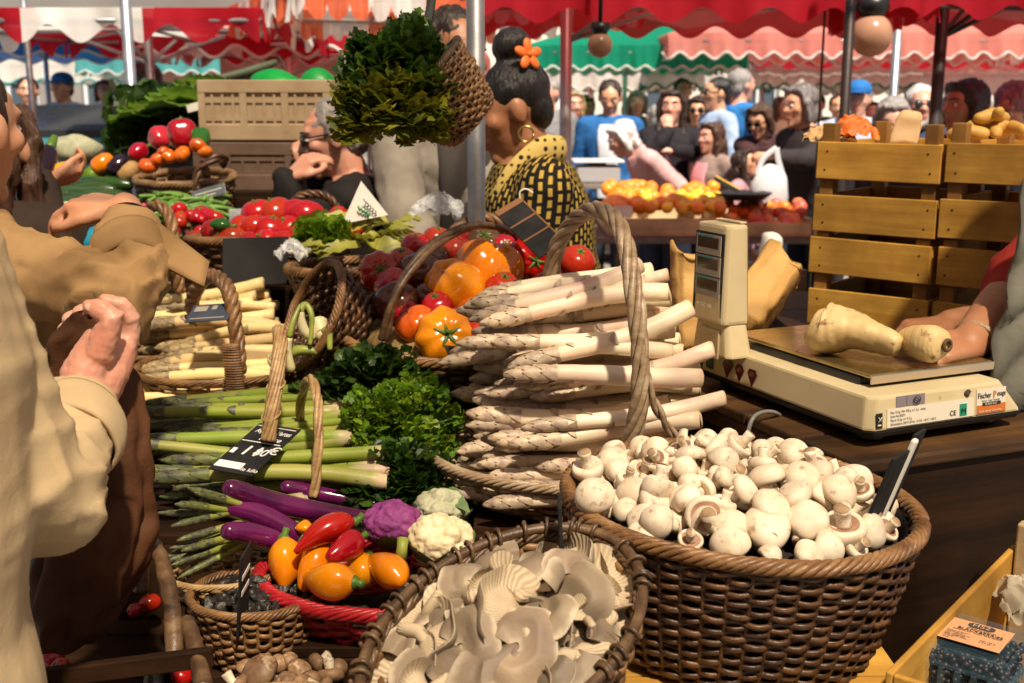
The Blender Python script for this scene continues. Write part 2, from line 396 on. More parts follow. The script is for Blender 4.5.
def asparagus(kind, L, r, seed, bend=.016):
    rnd = random.Random(seed); n = 12
    s = np.linspace(0, 1, 18); z = s*L
    ax, ay = rnd.uniform(-bend, bend), rnd.uniform(-bend, bend)
    P = np.stack([ax*np.sin(s*PI) + .3*ax*np.sin(s*2*PI), ay*np.sin(s*PI), z], -1)
    rr = r*(np.interp(s, [0, .05, .5, .8, .9, .96, 1], [.98, 1.03, 1, .86, .78, .60, .16]))
    rr = rr*(1 + .025*np.sin(s*23 + seed) + .015*np.sin(s*57 + 2*seed))
    mb = MB(); tube(mb, P, rr, n, u=s)
    br = MB(); T, N, B = frames(P)
    def at(q):
        i = q*(len(P)-1); k = int(min(i, len(P)-2)); f = i-k; return P[k]*(1-f)+P[k+1]*f, N[k], B[k], rr[k]*(1-f)+rr[k+1]*f
    spots = [(q, rnd.uniform(0, 6.28), .055, .8) for q in (.30, .43, .55, .65)]
    for i, q in enumerate(np.linspace(.73, .95, 6)):
        for j in range(3): spots.append((q, j*2.094 + i*1.05, .085 if q < .9 else .07, 1.05))
    for q, a, ln, wd in spots:
        rows = []
        for fi, f in enumerate(np.linspace(0, 1, 5)):
            p, NN, BB, r0 = at(min(1, q + f*ln*.25/L*.9 if q < .7 else q + f*ln)); half = wd*(1-f)**.7 + .02
            lift = r0*(1.04 + .10*math.sin(f*PI*.6)) + .0006
            rows.append([p + lift*(math.cos(a+d*half)*NN + math.sin(a+d*half)*BB) for d in (-1, -.5, 0, .5, 1)])
        grid(br, np.array(rows))
    root = thing('asparagus_spear', 'asparagus', 'asparagus')
    obj('shaft', mb, [MATS['asp_'+kind]], root); obj('tip_leaves', br, MATS['bract_'+kind], root)
    c = MB(); lathe(c, [(.0001, -.0012), (r*.9, -.001), (r*.99, .001), (.0001, .0012)], 12); obj('cut_end', c.move(P[0]), MATS['cut_w'], root)
    return Proto(root)
def fruit_mat(name, c1, c2, rough=.18, spec=.5, **k): return mat(name, c1, c2, k.pop('scale', 14), rough, k.pop('bump', .04), 40, spec=spec, sss=k.pop('sss', .08), coat=k.pop('coat', .2), vary=k.pop('vary', .12), hue=k.pop('hue', .01), rvar=.06, **k)
TOM_R = fruit_mat('tomato_red', (.44, .012, .006), (.32, .007, .005)); TOM_Y = fruit_mat('tomato_yellow', (.74, .26, .006), (.66, .18, .004))
TOM_O = fruit_mat('tomato_orange', (.66, .14, .006), (.56, .08, .005)); TOM_B = fruit_mat('tomato_brown', (.13, .022, .012), (.06, .018, .010))
TOM_G = fruit_mat('tomato_green_brown', (.12, .085, .02), (.11, .03, .012)); TOM_P = fruit_mat('tomato_pinkred', (.46, .03, .018), (.36, .012, .010))
PEP_R = fruit_mat('pepper_red', (.42, .005, .006), (.32, .003, .005), .16, coat=.3); PEP_Y = fruit_mat('pepper_yellow', (.78, .27, .003), (.72, .20, .002), .16, coat=.3)
PEP_G = fruit_mat('pepper_green', (.03, .12, .015), (.02, .08, .01), .14)
EGG = fruit_mat('aubergine_purple', (.13, .008, .085), (.05, .005, .035), .17, coat=.35, scale=9, hue=.012)
EGG_D = fruit_mat('aubergine_dark', (.012, .006, .014), (.02, .008, .02), .15)
ORG = fruit_mat('orange_fruit', (.80, .26, .02), (.74, .19, .012), .4, coat=0, bump=.2); APRI = fruit_mat('apricot', (.80, .20, .03), (.70, .10, .05), .5, coat=0); LEM = fruit_mat('lemon', (.85, .52, .03), (.80, .44, .02), .4, coat=0)
PEACH = fruit_mat('peach_red', (.62, .06, .06), (.74, .20, .05), .5, coat=0)
def tomato(name, label, ribs, rib, flat, m, seed=0, calyx=True, lob=0.0, cat='tomato'):
    rnd = random.Random(seed); ph = rnd.uniform(0, 6.28)
    def fn(T, Q):
        k = 1 - rib*np.abs(np.sin(Q*ribs/2 + ph))**.0 * (0.5 - .5*np.cos(Q*ribs + ph))*np.sin(T)**.7*(1 if ribs else 0)
        k = k*(1 + lob*np.cos(2*Q + ph) + .5*lob*np.cos(3*Q + 1.7))
        k = k*(1 - .22*np.exp(-(T/.30)**2) - .08*np.exp(-((PI-T)/.25)**2)); return k
    root = thing(name, label, cat); mb = MB(); ball(mb, (0, 0, 0), (1, 1, flat), 40, 22, fn=fn); obj('flesh', mb, m, root)
    if calyx:
        g = MB()
        for k in range(5):
            a = 2*PI*k/5 + rnd.uniform(-.2, .2); L = rnd.uniform(.32, .5)
            pts = [np.array([math.cos(a)*L*f, math.sin(a)*L*f, flat*(.80 + .05*math.sin(f*PI)) + .04*f]) for f in np.linspace(0, 1, 5)]
            tube(g, pts, (.012 + 0*np.linspace(0, 1, 5), np.array([.05, .08, .06, .04, .006])), 6, ref=(0, 0, 1))
        tube(g, [(0, 0, flat*.74), (.03, 0, flat*.9), (.07, .02, flat*1.02)], [.06, .05, .055], 7); obj('calyx', g, STEMG, root)
    return Proto(root)
def pepper(label, L, prof, m, bend, lobes=3, lob=.08, seed=0, cat='pepper'):
    rnd = random.Random(seed); s = np.linspace(0, 1, 22); n = 28
    P = np.stack([bend*np.sin(s*PI*.9), .25*bend*np.sin(s*4), s*L], -1)
    th = np.linspace(0, 2*PI, n, endpoint=False)
    rr = np.interp(s, np.linspace(0, 1, len(prof)), prof)
    for _ in range(2): rr[1:-1] = (rr[:-2]+2*rr[1:-1]+rr[2:])/4
    Rm = rr[:, None]*(1 + lob*np.cos(lobes*th + seed + .8*s[:, None])*(.3 + .7*np.sin(s*PI))[:, None])
    root = thing('sweet_pepper', label, cat); mb = MB(); tube(mb, P, Rm, n); obj('flesh', mb, m, root)
    g = MB(); tube(g, [P[0] + (0, 0, .006), P[0] - (0, 0, .001), P[0] + np.array([.001, 0, -.005]), P[0] + np.array([.004, .002, -.013])], [rr[3]*.62, rr[3]*.45, .0048, .0052], 10); obj('stalk', g, STEMG, root)
    return Proto(root)
CAPM = mat('mushroom_white', (.74, .64, .50), (.58, .46, .33), 30, .6, .15, 70, spots=(.22, .12, .055), sspots=60, tspots=(.60, .76), vary=.12, sss=.1)
STALKM = mat('mushroom_stalk', (.76, .68, .54), (.54, .42, .28), 40, .65, .3, 60, spots=(.22, .13, .06), sspots=60, tspots=(.58, .72), vary=.08)
CUTM = mat('mushroom_cut', (.40, .27, .15), (.26, .16, .08), 60, .7, .3, 90)
GILLM = mat('mushroom_gills', (.40, .24, .16), (.26, .14, .09), 40, .7, .4, 120)
def button_mushroom(seed):
    rnd = random.Random(seed); r = .029; h = rnd.uniform(.017, .030); root = thing('button_mushroom', 'mushroom', 'mushroom')
    prof = [(.0002, h)] + [(r*math.sin(q), h*math.cos(q)) for q in np.linspace(.15, PI/2, 9)] + [(r*.99, -.004), (r*.9, -.009), (r*.72, -.008), (r*.45, -.004), (.0002, -.003)]
    c = MB(); lathe(c, prof, 26); sd = seed*3.1; c.M = [1 if (seed % 2 and i_//26 >= 12) else 0 for i_ in range(len(c.F))]; c.M[-2:] = [0, 1 if seed % 2 else 0]
    c.map(lambda v: wrinkle(v, .0030, 34, sd)); obj('cap', c, [CAPM, GILLM], root)
    L = rnd.uniform(.022, .034); q = rnd.uniform(-.006, .006); st = MB(); P = np.array([[q*f*f, 0, -.003 - L*f] for f in np.linspace(0, 1, 7)])
    tube(st, P, [.0115, .0105, .010, .010, .0105, .0115, .0118], 14); st.map(lambda v: wrinkle(v, .0012, 70, sd)); obj('stalk', st, STALKM, root)
    e = MB(); lathe(e, [(.0002, -.001), (.0108, -.0008), (.011, .0006), (.0002, .001)], 14); obj('cut_end', e.move(P[-1]), CUTM, root)
    return Proto(root)
t = NT('oyster_cap'); n_ = t.noise(t.coord(), 30, 5); uu_ = t.math('ADD', t.u(), t.math('MULTIPLY_ADD', n_, .3, -.15)); c = t.ramp(uu_, [(0, (.48, .40, .29)), (.22, (.26, .20, .14)), (.6, (.17, .125, .085)), (.88, (.26, .20, .14)), (1, (.50, .41, .30))])
c = t.mix(t.math('MULTIPLY', t.ramp(t.noise(t.coord(), 9, 3), [(.5, 0), (.75, 1)]), .5), c, (.42, .31, .19)); OY_T = t.bsdf(t.vary(c, .30, .008), .55, t.bump(t.noise(t.coord(), 55, 6), .5, .003), .35, .06)
_ = mat('oyster_top', (.40, .28, .17), (.20, .13, .075), 22, .5, .12, 40, spots=(.55, .44, .30), sspots=16, tspots=(.5, .75), vary=.25, sss=.08)
t = NT('oyster_gills'); tc = t.n('ShaderNodeTexCoord').outputs['Object']; sp = t.n('ShaderNodeSeparateXYZ', i0=tc); an = t.math('ARCTAN2', sp.outputs[1], sp.outputs[0]); wv = t.math('SINE', t.math('ADD', t.math('MULTIPLY', an, 46.0), t.math('MULTIPLY', t.noise(tc, 26, 3), 16.0)))
OY_B = t.bsdf(t.mix(t.math('MULTIPLY_ADD', wv, .16, t.math('MULTIPLY', t.noise(t.coord(), 16, 4), .9)), (.66, .54, .37), (.30, .21, .125)), .6, t.bump(wv, .35, .0012), .3, .06)
def oyster_mushroom(seed):
    rnd = random.Random(seed); root = thing('oyster_mushroom', 'mushroom', 'mushroom')
    Rm = .056; k, n = 14, 36; sp = rnd.uniform(1.7, 2.5); ph = np.linspace(-sp, sp, n); s = np.linspace(.10, 1, k)
    S, Q = np.meshgrid(s, ph, indexing='ij')
    w1, w2, w3 = [rnd.uniform(0, 6.28) for _ in range(3)]
    rad = Rm*(1 + .10*np.sin(2*Q+w1) + .04*np.sin(5*Q+w2))*np.cos(Q/sp*.92)**.4*S
    z = .026*S**1.1 - .060*np.maximum(S-.55, 0)**1.5*1.9 + .0075*S**2*np.sin(2*Q+w3) + .0026*S**3*np.sin(6*Q+w1)
    X, Y = rad*np.cos(Q), rad*np.sin(Q)
    th = .0075*(1-S**5)*np.cos(Q/sp*1.45)**.4 + .0016
    top = np.stack([X, Y, z], -1); bot = np.stack([X, Y, z - th - .006*(1-S)], -1)
    c = MB(); grid(c, top, u=S.ravel()); grid(c, bot[:, ::-1], mi=1, u=S[:, ::-1].ravel()); grid(c, np.stack([top[-1], bot[-1]], 0), mi=0)
    obj('cap', c, [OY_T, OY_B], root)
    st = MB(); capsule(st, [(.004, 0, -.007), (-.006, rnd.uniform(-.006, .006), -.014), (-.024, rnd.uniform(-.01, .01), -.026)], [.0075, .0095, .008], 12); st.map(lambda v: wrinkle(v, .002, 60, seed)); obj('stalk', st, OY_B, root)
    return Proto(root)
CAUL_W = mat('cauliflower_white', (.74, .63, .42), (.62, .50, .30), 40, .7, .5, 160, .003, sss=.1); CAUL_P = mat('cauliflower_purple', (.32, .06, .24), (.20, .025, .17), 40, .65, .5, 160, .003); CAUL_G = mat('cauliflower_pale_green', (.46, .45, .30), (.32, .33, .21), 40, .7, .5, 160, .003)
def cauliflower(label, loc, r, m, seed, M=None):
    root = thing('cauliflower', label, 'cauliflower', loc); mb = MB(); ball(mb, (0, 0, 0), (1, 1, .82), 110, 64)
    V = mb.verts(); out = V.copy()
    for i, p in enumerate(V):
        d = Vector(p); q = d*1.9 + Vector((seed*3.1,)*3)
        F = mnoise.voronoi(q)[0][0]; G = mnoise.voronoi(d*6.0 + Vector((seed*1.7,)*3))[0][0]
        out[i] = p*(1 + .22*(1-min(1, F*1.25)**2) - .18 + .065*(1-min(1, G*1.3)**2))*r
    mb.V = [out]; 
    if M is not None: mb.map(lambda v: v @ np.array(M).T)
    obj('curd', mb, m, root); lf = MB()
    for k in range(7):
        a = k*.9 + seed; f = np.linspace(0, 1, 7); w = r*.42*np.sin(f*PI*.85+.3)
        c = np.array([[math.cos(a)*r*(.3+.85*q), math.sin(a)*r*(.3+.85*q), -r*.75 + r*.75*q**1.4] for q in f]); sd = np.array([-math.sin(a), math.cos(a), 0])
        grid(lf, np.stack([c + sd*w[:, None]*g + np.array([0, 0, .10*r*abs(g)]) for g in (-1, -.5, 0, .5, 1)], 1))
    obj('outer_leaves', lf, mat('caul_leaf', (.20, .26, .08), (.12, .18, .05), 20, .5, .3, 50), root); return root
def leaf_shape(kind):
    """list of small polygons (local x along the leaf, y across)"""
    out = []
    def lob(o, ang, L, w):
        c, s_ = math.cos(ang), math.sin(ang); p = [(0, 0), (.35, .30*w), (.55, .22*w), (.75, .42*w), (.86, .16*w), (1, 0), (.86, -.16*w), (.75, -.42*w), (.55, -.22*w), (.35, -.30*w)]
        out.append([(o[0] + L*(x*c - y*s_), o[1] + L*(x*s_ + y*c)) for x, y in p])
    if kind == 'flat':
        lob((.36, 0), 0, .66, 1.15); lob((.22, .03), .95, .60, 1.15); lob((.22, -.03), -.95, .60, 1.15); out.append([(0, .018), (0, -.018), (.42, -.018), (.42, .018)])
    else:
        for a in (-1.5, -.75, 0, .75, 1.5): lob((.1, 0), a, .62 + .2*math.cos(a), 1.5)
    return out
def foliage(mb, pts, dirs, size, kind='flat', rnd=RND, curl=.5):
    sh = leaf_shape(kind)
    for p, d in zip(pts, dirs):
        tone = min(1, max(0, rnd.gauss(.45, .28)))
        d = nrm(d + np.array([rnd.gauss(0, .45) for _ in range(3)])); up = nrm(np.array([rnd.gauss(0, .5), rnd.gauss(0, .5), 1.0])); s = size*rnd.uniform(.6, 1.25)
        up = up - (up @ d)*d
        if np.linalg.norm(up) < .1: up = np.array([1., 0, 0]) - d[0]*d
        B = np.stack([d, np.cross(nrm(up), d), nrm(up)], 1); cz = rnd.uniform(-curl, curl)
        for poly in sh:
            q = np.array([(x, y, cz*(x-.3)**2*.8 - .35*abs(y)) for x, y in poly])
            mb.add(p + (q*s) @ B.T, [tuple(range(len(poly)))], 0, np.full(len(poly), tone))
def parsley(label, loc, rx, ry, rz, count, size, m, seed=1, name='parsley_bunch', kind='flat', up=(0, 0, 1), group=None, cat='parsley'):
    rnd = random.Random(seed); root = thing(name, label, cat, loc, None, group); mb, st = MB(), MB(); pts, ds = [], []
    clumps = []
    for k in range(64):
        a = rnd.uniform(0, 6.28); z = rnd.uniform(-.15, 1); q = math.sqrt(max(0, 1-z*z)); clumps.append((np.array([q*math.cos(a), q*math.sin(a), z]), rnd.uniform(.68, 1.28)))
    for k in range(count):
        c, f = rnd.choice(clumps); d = nrm(c + np.array([rnd.gauss(0, .12) for _ in range(3)])); rr = f*rnd.uniform(.55, 1.05)**.6
        pts.append(d*rr*np.array([rx, ry, rz])); ds.append(d + np.array([0, 0, -.15]))
        if k % 9 == 0: tube(st, [np.array([0, 0, -rz*.3]), pts[-1]*.6 + np.array([0, 0, .01]), pts[-1]], .0011, 4)
    foliage(mb, pts, ds, size, kind, rnd); obj('leaves', mb, m, root, smooth=False); obj('stalks', st, STEMG, root); return root
# ================================================================== signs, crates
def sign(label, O, X, Y, w, h, lines, m=SLATE, name='price_sign', cat='price sign', edge=None, t=.003, group=None, tcol=None):
    """lines: (text, x, y, size, shear) in fractions of the board, or ('bar', x, y, w, h)"""
    O = np.asarray(O, float); root = thing(name, label, cat, O, None, group); b = MB(); plate(b, O, X, Y, w, h, t, bev=.0012); obj('board', b, m, root, False, True)
    B = basis(X, Y); nb = MB()
    for q in lines:
        if q[0] == 'bar':
            plate(nb, O + B[:, 0]*q[1]*w + B[:, 1]*q[2]*h + B[:, 2]*.0012, X, Y, q[3]*w, q[4]*h, .0006)
        else: text(q[0], q[3]*h, tcol or CHALK, root, O + B[:, 0]*q[1]*w + B[:, 1]*q[2]*h + B[:, 2]*.0007, B[:, 0], B[:, 1], shear=q[4] if len(q) > 4 else 0, squash=q[5] if len(q) > 5 else 1)
    if nb.n: obj('lines', nb, tcol or CHALK, root, False, True)
    return root
NAILM = flat('nail_rust', (.05, .025, .012))
def slat_crate(label, c, rotz, w, d, h, slats, m=None, mp=None, post=.03, th=.008, name='wooden_crate', group=None, floor=True, gap=.32, extra=.02):
    root = thing(name, label, 'crate', c, (0, 0, R(rotz)), group); m = m or W_YEL; my = W_YELY; sh = h/(slats + gap*(slats-1)); pitch = sh*(1+gap)
    for sx in (-1, 1):
        for sy in (-1, 1):
            p = MB(); box(p, (sx*(w/2-post*.5-th), sy*(d/2-post*.5-th), h/2+extra/2), (post, post, h+extra), None, 0, .002); obj('corner_post', p, mp or W_POST, root, False)
    for i in range(slats):
        z = sh/2 + i*pitch
        for sy in (-1, 1): p = MB(); box(p, (RND.uniform(-.003, .003), sy*(d/2-th/2), z+RND.uniform(-.002, .002)), (w, th, sh), rotm(0, RND.uniform(-.5, .5), 0), 0, .0015); [ball(p, (sx_*(w/2-.022) + RND.uniform(-.004, .004), sy*d/2, z + dz_*sh), (.0028, .0012, .0028), 7, 4, mi=1) for sx_ in (-1, 1) for dz_ in (-.25, .25)]; obj('slat', p, [m, NAILM], root, False)
        for sx in (-1, 1): p = MB(); box(p, (sx*(w/2-th/2-.001), 0, z), (th, d-2*th-.002, sh), None, 0, .0015); obj('end_slat', p, my, root, False)
    if floor: p = MB(); box(p, (0, 0, .006), (w-2*th-.004, d-2*th-.004, .008)); obj('crate_floor', p, m, root, False)
    return root
def board_box(label, c, rotz, w, d, h, m, th=.01, name='wooden_box', cat='box', group=None, floor=True):
    root = thing(name, label, cat, c, (0, 0, R(rotz)), group)
    for sy in (-1, 1): p = MB(); box(p, (0, sy*(d/2-th/2), h/2), (w, th, h), None, 0, .002); obj('side_board', p, m, root, False)
    for sx in (-1, 1): p = MB(); box(p, (sx*(w/2-th/2), 0, h/2), (th, d-2*th-.001, h-.003), None, 0, .002); obj('end_board', p, m, root, False)
    p = MB(); box(p, (0, 0, .005), (w-2*th-.002, d-2*th-.002, .008)); obj('box_floor', p, m, root, False); return root
PL_BEIGE = mat('plastic_beige', (.42, .31, .19), (.34, .24, .14), 10, .5, .05); PL_DARK = mat('plastic_dark', (.16, .10, .07), (.11, .07, .05), 10, .5, .05); PL_GREY = mat('plastic_grey', (.10, .10, .09), (.07, .07, .065), 10, .5, .05)
def plastic_crate(label, c, rotz, w, d, h, m, nv=9):
    root = thing('plastic_crate', label, 'crate', c, (0, 0, R(rotz))); b = MB(); th = .012
    def side(cx, cy, L, ax):
        M = np.eye(3) if ax == 'x' else rotm(0, 0, 90)
        pc = lambda x, y, z: np.array([cx, cy, 0]) + M @ np.array([x, y, z])
        box(b, pc(0, 0, h-.02), (L, th*1.6, .04), M, 0, .003); box(b, pc(0, 0, .025), (L, th*1.3, .05), M, 0, .003)
        for z in (.36, .66): box(b, pc(0, 0, h*z), (L-.01, th*.8, .014), M)
        for k in range(nv+1):
            x = -L/2 + .012 + k*(L-.024)/nv; big = k in (0, nv, nv//3, nv-nv//3); box(b, pc(x, 0, h*.5), (.022 if big else .008, th*(1.4 if big else .9), h-.05), M)
        box(b, pc(0, th*.1, h*.5), (L-.03, .003, h-.06), M)
    for sy in (-1, 1): side(0, sy*(d/2-th/2), w, 'x')
    for sx in (-1, 1): side(sx*(w/2-th/2-.002), 0, d-.03, 'y')
    obj('side_walls', b, m, root, False); p = MB(); box(p, (0, 0, .008), (w-.03, d-.03, .012)); obj('crate_floor', p, m, root, False); return root
# ================================================================== the stall: tables and steps
def lie(d, roll=0.0):
    z = nrm(d); r = np.array([0, 0, 1.0]) if abs(z[2]) < .9 else np.array([1.0, 0, 0]); x = nrm(np.cross(r, z)); y = np.cross(z, x)
    c, s = math.cos(roll), math.sin(roll); return np.stack([c*x + s*y, -s*x + c*y, z], 1)
def rndrot(rnd, tilt=180):
    d = np.array([rnd.gauss(0, 1) for _ in range(3)]) if tilt > 170 else np.array([math.sin(R(tilt))*rnd.uniform(-1, 1), math.sin(R(tilt))*rnd.uniform(-1, 1), 1]); return lie(d, rnd.uniform(0, 6.28))
def trestle(label, x0, x1, y0, y1, z, m, n=6, legs=True):
    root = thing('stall_table', label, 'table', ((x0+x1)/2, (y0+y1)/2, 0)); w = (y1-y0)/n
    t = MB()
    for i in range(n): box(t, ((x0+x1)/2, y0+w*(i+.5), z-.014), (x1-x0, w-.006, .028), None, 0, .003)
    obj('table_top', t, m, root, False, True)
    for x in (x0+.08, x1-.08):
        for y in (y0+.08, y1-.08): l = MB(); box(l, (x, y, (z-.03)/2), (.05, .05, z-.03)); obj('leg', l, W_OLD, root, False, True)
    return root
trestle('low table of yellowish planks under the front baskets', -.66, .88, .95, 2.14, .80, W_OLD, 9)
a = MB()
for i in range(4): box(a, (.255, 1.205 + .076*i, .923), (.42, .072, .012), rotm(0, 0, .4*i), 0, .002)
for y_ in (1.20, 1.28, 1.35, 1.43):
    for k in range(5): ball(a, (.08 + .088*k, y_, .9295), (.0035, .0035, .001), 8, 4, mi=1)
solo('plank_panel', 'yellow plank panel under the mushroom basket', 'panel', a, [W_YEL, flat('nail_dark', (.03, .02, .015))], (.255, 1.32, .917), smooth=False)
def plinth(label, x0, x1, y0, y1, z0, z1, m=None):
    root = thing('display_box', label, 'box', ((x0+x1)/2, (y0+y1)/2, z0)); m = m or W_OLD; b = MB(); h = z1-z0
    for y in (y0+.007, y1-.007): box(b, ((x0+x1)/2, y, z0+h/2-.008), (x1-x0, .014, h-.016), None, 0, .002)
    for x in (x0+.007, x1-.007): box(b, (x, (y0+y1)/2, z0+h/2-.008), (.014, y1-y0-.03, h-.018), None, 0, .002)
    obj('side_boards', b, m, root, False, True); t = MB()
    for i in range(3): box(t, ((x0+x1)/2, y0+(y1-y0)*(i+.5)/3, z1-.008), (x1-x0, (y1-y0)/3-.004, .016), None, 0, .002)
    obj('top_boards', t, m, root, False, True); return root
plinth('dark wooden box under the green asparagus', -.62, -.12, 1.66, 2.02, .801, .94)
plinth('dark wooden box under the yellowish asparagus baskets', -.90, -.30, 2.05, 2.56, .801, 1.02)
plinth('dark wooden box under the round red tomatoes', -.98, -.14, 2.60, 3.00, .801, 1.17)
plinth('dark wooden box carrying the heirloom tomato basket', -.28, .10, 2.04, 2.45, .801, 1.09)
plinth('dark wooden box under the white asparagus tray', -.06, .26, 1.62, 1.98, .801, .955)
trestle('dark table behind the yellowish asparagus at left', -1.05, -.125, 2.16, 3.02, .80, W_OLD, 5)
trestle('dark table behind the white asparagus', -.115, .585, 2.16, 2.62, .80, W_OLD, 4)
trestle('dark table carrying the slatted crates', .595, 1.35, 2.16, 3.02, .80, W_OLD, 5)
# ------------------------------------------------------------------ button mushrooms
plinth('dark box under the yellow plank panel', .05, .46, 1.18, 1.46, .801, .9165)
bm_c = np.array([.274, 1.347, .938])  # mushroom basket and its heap scaled about the camera, baked into positions and sizes
bask = basket('wicker_basket', 'big dark brown wicker basket heaped with white button mushrooms', bm_c, .214, .183, .177, WK_DARK, .80, -14, (3, 3), 50, .0074, .0044, .0106, 22, seed=3, rim_w=wick('wicker_rim', (.10, .042, .015), (.23, .11, .04), (.36, .20, .085)))
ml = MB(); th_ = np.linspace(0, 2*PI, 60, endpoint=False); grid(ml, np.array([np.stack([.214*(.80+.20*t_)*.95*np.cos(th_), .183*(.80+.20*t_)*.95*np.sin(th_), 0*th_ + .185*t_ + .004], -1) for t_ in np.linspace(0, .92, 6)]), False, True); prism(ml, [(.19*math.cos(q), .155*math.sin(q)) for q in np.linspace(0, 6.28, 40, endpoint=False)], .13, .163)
lin = obj('lining', ml, DARK_FILL, bask)
protos = [button_mushroom(i) for i in range(7)]
rnd = random.Random(5); spots = []
def scatter(n, ok, dmin, rnd, tries=6000):
    out = []
    for _ in range(tries):
        p = (rnd.uniform(-1, 1), rnd.uniform(-1, 1))
        if ok(p) and all((p[0]-q[0])**2 + (p[1]-q[1])**2 > dmin**2 for q in out): out.append(p)
        if len(out) >= n: break
    return out
ca, sa = math.cos(R(-14)), math.sin(R(-14))
MUSH = 'white button mushrooms heaped in the big dark basket'
pts = scatter(150, lambda p: p[0]**2 + p[1]**2 < .90, .150, rnd)
allm = [(p, 0) for p in pts] + [(p, 1) for p in scatter(70, lambda p: (p[0]/.92)**2 + ((p[1]-.1)/.9)**2 < .70, .19, rnd)]
for i, (p, layer) in enumerate(allm):
    lx, ly = p[0]*.206, p[1]*.172; x, y = bm_c[0] + lx*ca - ly*sa, bm_c[1] + lx*sa + ly*ca
    rr = p[0]**2 + p[1]**2
    z = bm_c[2] + .166 + .038*(1-rr) + .020*layer + rnd.uniform(-.005, .007) - .010*p[0]
    k = rnd.random(); up = rnd.gauss(0, .35)
    if k < .5: d = np.array([rnd.gauss(0, .55), rnd.gauss(-.35, .5), 1.0])          # cap up
    elif k < .8: d = np.array([rnd.gauss(0, 1), rnd.gauss(.1, .6), rnd.gauss(0, .4)])
    else: d = np.array([rnd.gauss(0, .5), rnd.gauss(.4, .5), -1.0])                   # stalk up
    lab = 'upturned white mushroom with its stalk pointing up in the button heap' if k >= .8 else ('white button mushroom lying on its side in the big dark basket' if k >= .5 else 'white button mushroom with its cap upward in the big dark basket')
    protos[i % 7].put((x, y, z), lie(d, rnd.uniform(0, 6.28)), rnd.choice((.50, .56, .62, .68, .74, .80)), lab, MUSH)
for px, py, Y, d, sc_ in ((588, 468, 1.60, (.25, .3, -1), 1.05), (650, 455, 1.68, (-.4, .5, -1), 1.0), (735, 460, 1.70, (.1, .3, -1), 1.0), (766, 528, 1.43, (.1, -.5, .9), 1.45), (843, 527, 1.44, (.15, .3, -1), 1.3), (658, 522, 1.44, (-.9, -.5, .4), 1.1), (705, 515, 1.45, (0, .9, -.25), 1.2), (808, 520, 1.44, (-.3, -.6, .8), 1.25), (595, 497, 1.50, (-.2, -.4, .9), 1.25), (675, 475, 1.6, (.2, .9, -.2), 1.15)):
    protos[int(px) % 7].put(W(px, py, Y*.85 + .002), lie(d, px), sc_*.68, 'white button mushroom on top of the heap in the big dark basket', MUSH)
# slate sign leaning in the mushroom basket
O, Xd, Yd = W(858, 545, 1.245), W(893, 520, 1.33) - W(858, 545, 1.245), W(900, 478, 1.275) - W(858, 545, 1.245)
sg = thing('price_sign', 'black slate sign with cream edge leaning in mushroom basket', 'price sign', O); B = basis(Xd, Yd)
b = MB(); plate(b, O, Xd, Yd, .050, .115, .004, bev=.001); obj('board', b, SLATE, sg, False, True)
b = MB(); plate(b, O + B[:, 0]*.0505 + B[:, 2]*.002, Xd, Yd,   .012, .128, .007, bev=.003); obj('lath', b, PAPERW, sg, False, True)
b = MB(); plate(b, O + B[:, 0]*.0635 - B[:, 2]*.004, Xd, Yd, .036, .130, .004, bev=.001); obj('back_board', b, SLATE, sg, False, True)
# ------------------------------------------------------------------ oyster mushrooms
plinth('dark box under the oyster mushroom basket', -.13, .035, 1.00, 1.19, .801, .908)
oy_c = np.array([-.004, 1.081, .949]); ORZ = 48
ob = basket('wicker_basket', 'dark stick-rimmed basket of oyster mushrooms, tilted to the front', oy_c, .163, .104, .150, WK_MID, .74, ORZ, (0, 0), 26, .0105, .006, .0068, 16, seed=8, open_rows=1.5, rim_w=WK_STICK)
OM = rotm(20, 0, 0) @ rotm(0, 0, ORZ); ob.rotation_mode = 'QUATERNION'; ob.rotation_quaternion = Matrix(OM.tolist()).to_quaternion()
e = MB(); thr = np.linspace(0, 2*PI, 120, endpoint=False); P = ell(.166, .1065, thr); P[:, 2] = .160; tube(e, P, .0058, 8, ref=(0, 0, 1), closed=True); obj('rim_stick', e, WK_STICK, ob)
e = MB(); prism(e, [(.122*math.cos(q), .078*math.sin(q)) for q in np.linspace(0, 6.28, 40, endpoint=False)], .07, .095); obj('lining', e, DARK_FILL, ob)
wr = MB()
for k in range(46):
    q = rnd.uniform(0, 2*PI); N = ellN(.166, .1065, np.array([q]))[0]; c = np.array([.166*math.cos(q), .1065*math.sin(q), .161]); a = np.linspace(0, 2*PI, 14)
    t_ = np.array([-N[1], N[0], 0]); tube(wr, c + .0093*np.cos(a)[:, None]*N + .0093*np.sin(a)[:, None]*np.array([0, 0, 1]) + (a/6.28*.006)[:, None]*t_, .0022, 5)
obj('rim_weave', wr, WK_STICK, ob)
op = [oyster_mushroom(i + 20) for i in range(6)]; rnd = random.Random(21); ca, sa = math.cos(R(ORZ)), math.sin(R(ORZ))
OY = 'oyster mushrooms piled in the stick-rimmed basket'
pts = [(p, 0) for p in scatter(80, lambda p: p[0]**2 + p[1]**2 < .74, .175, rnd)] + [(p, 1) for p in scatter(26, lambda p: p[0]**2 + p[1]**2 < .58, .30, rnd)]
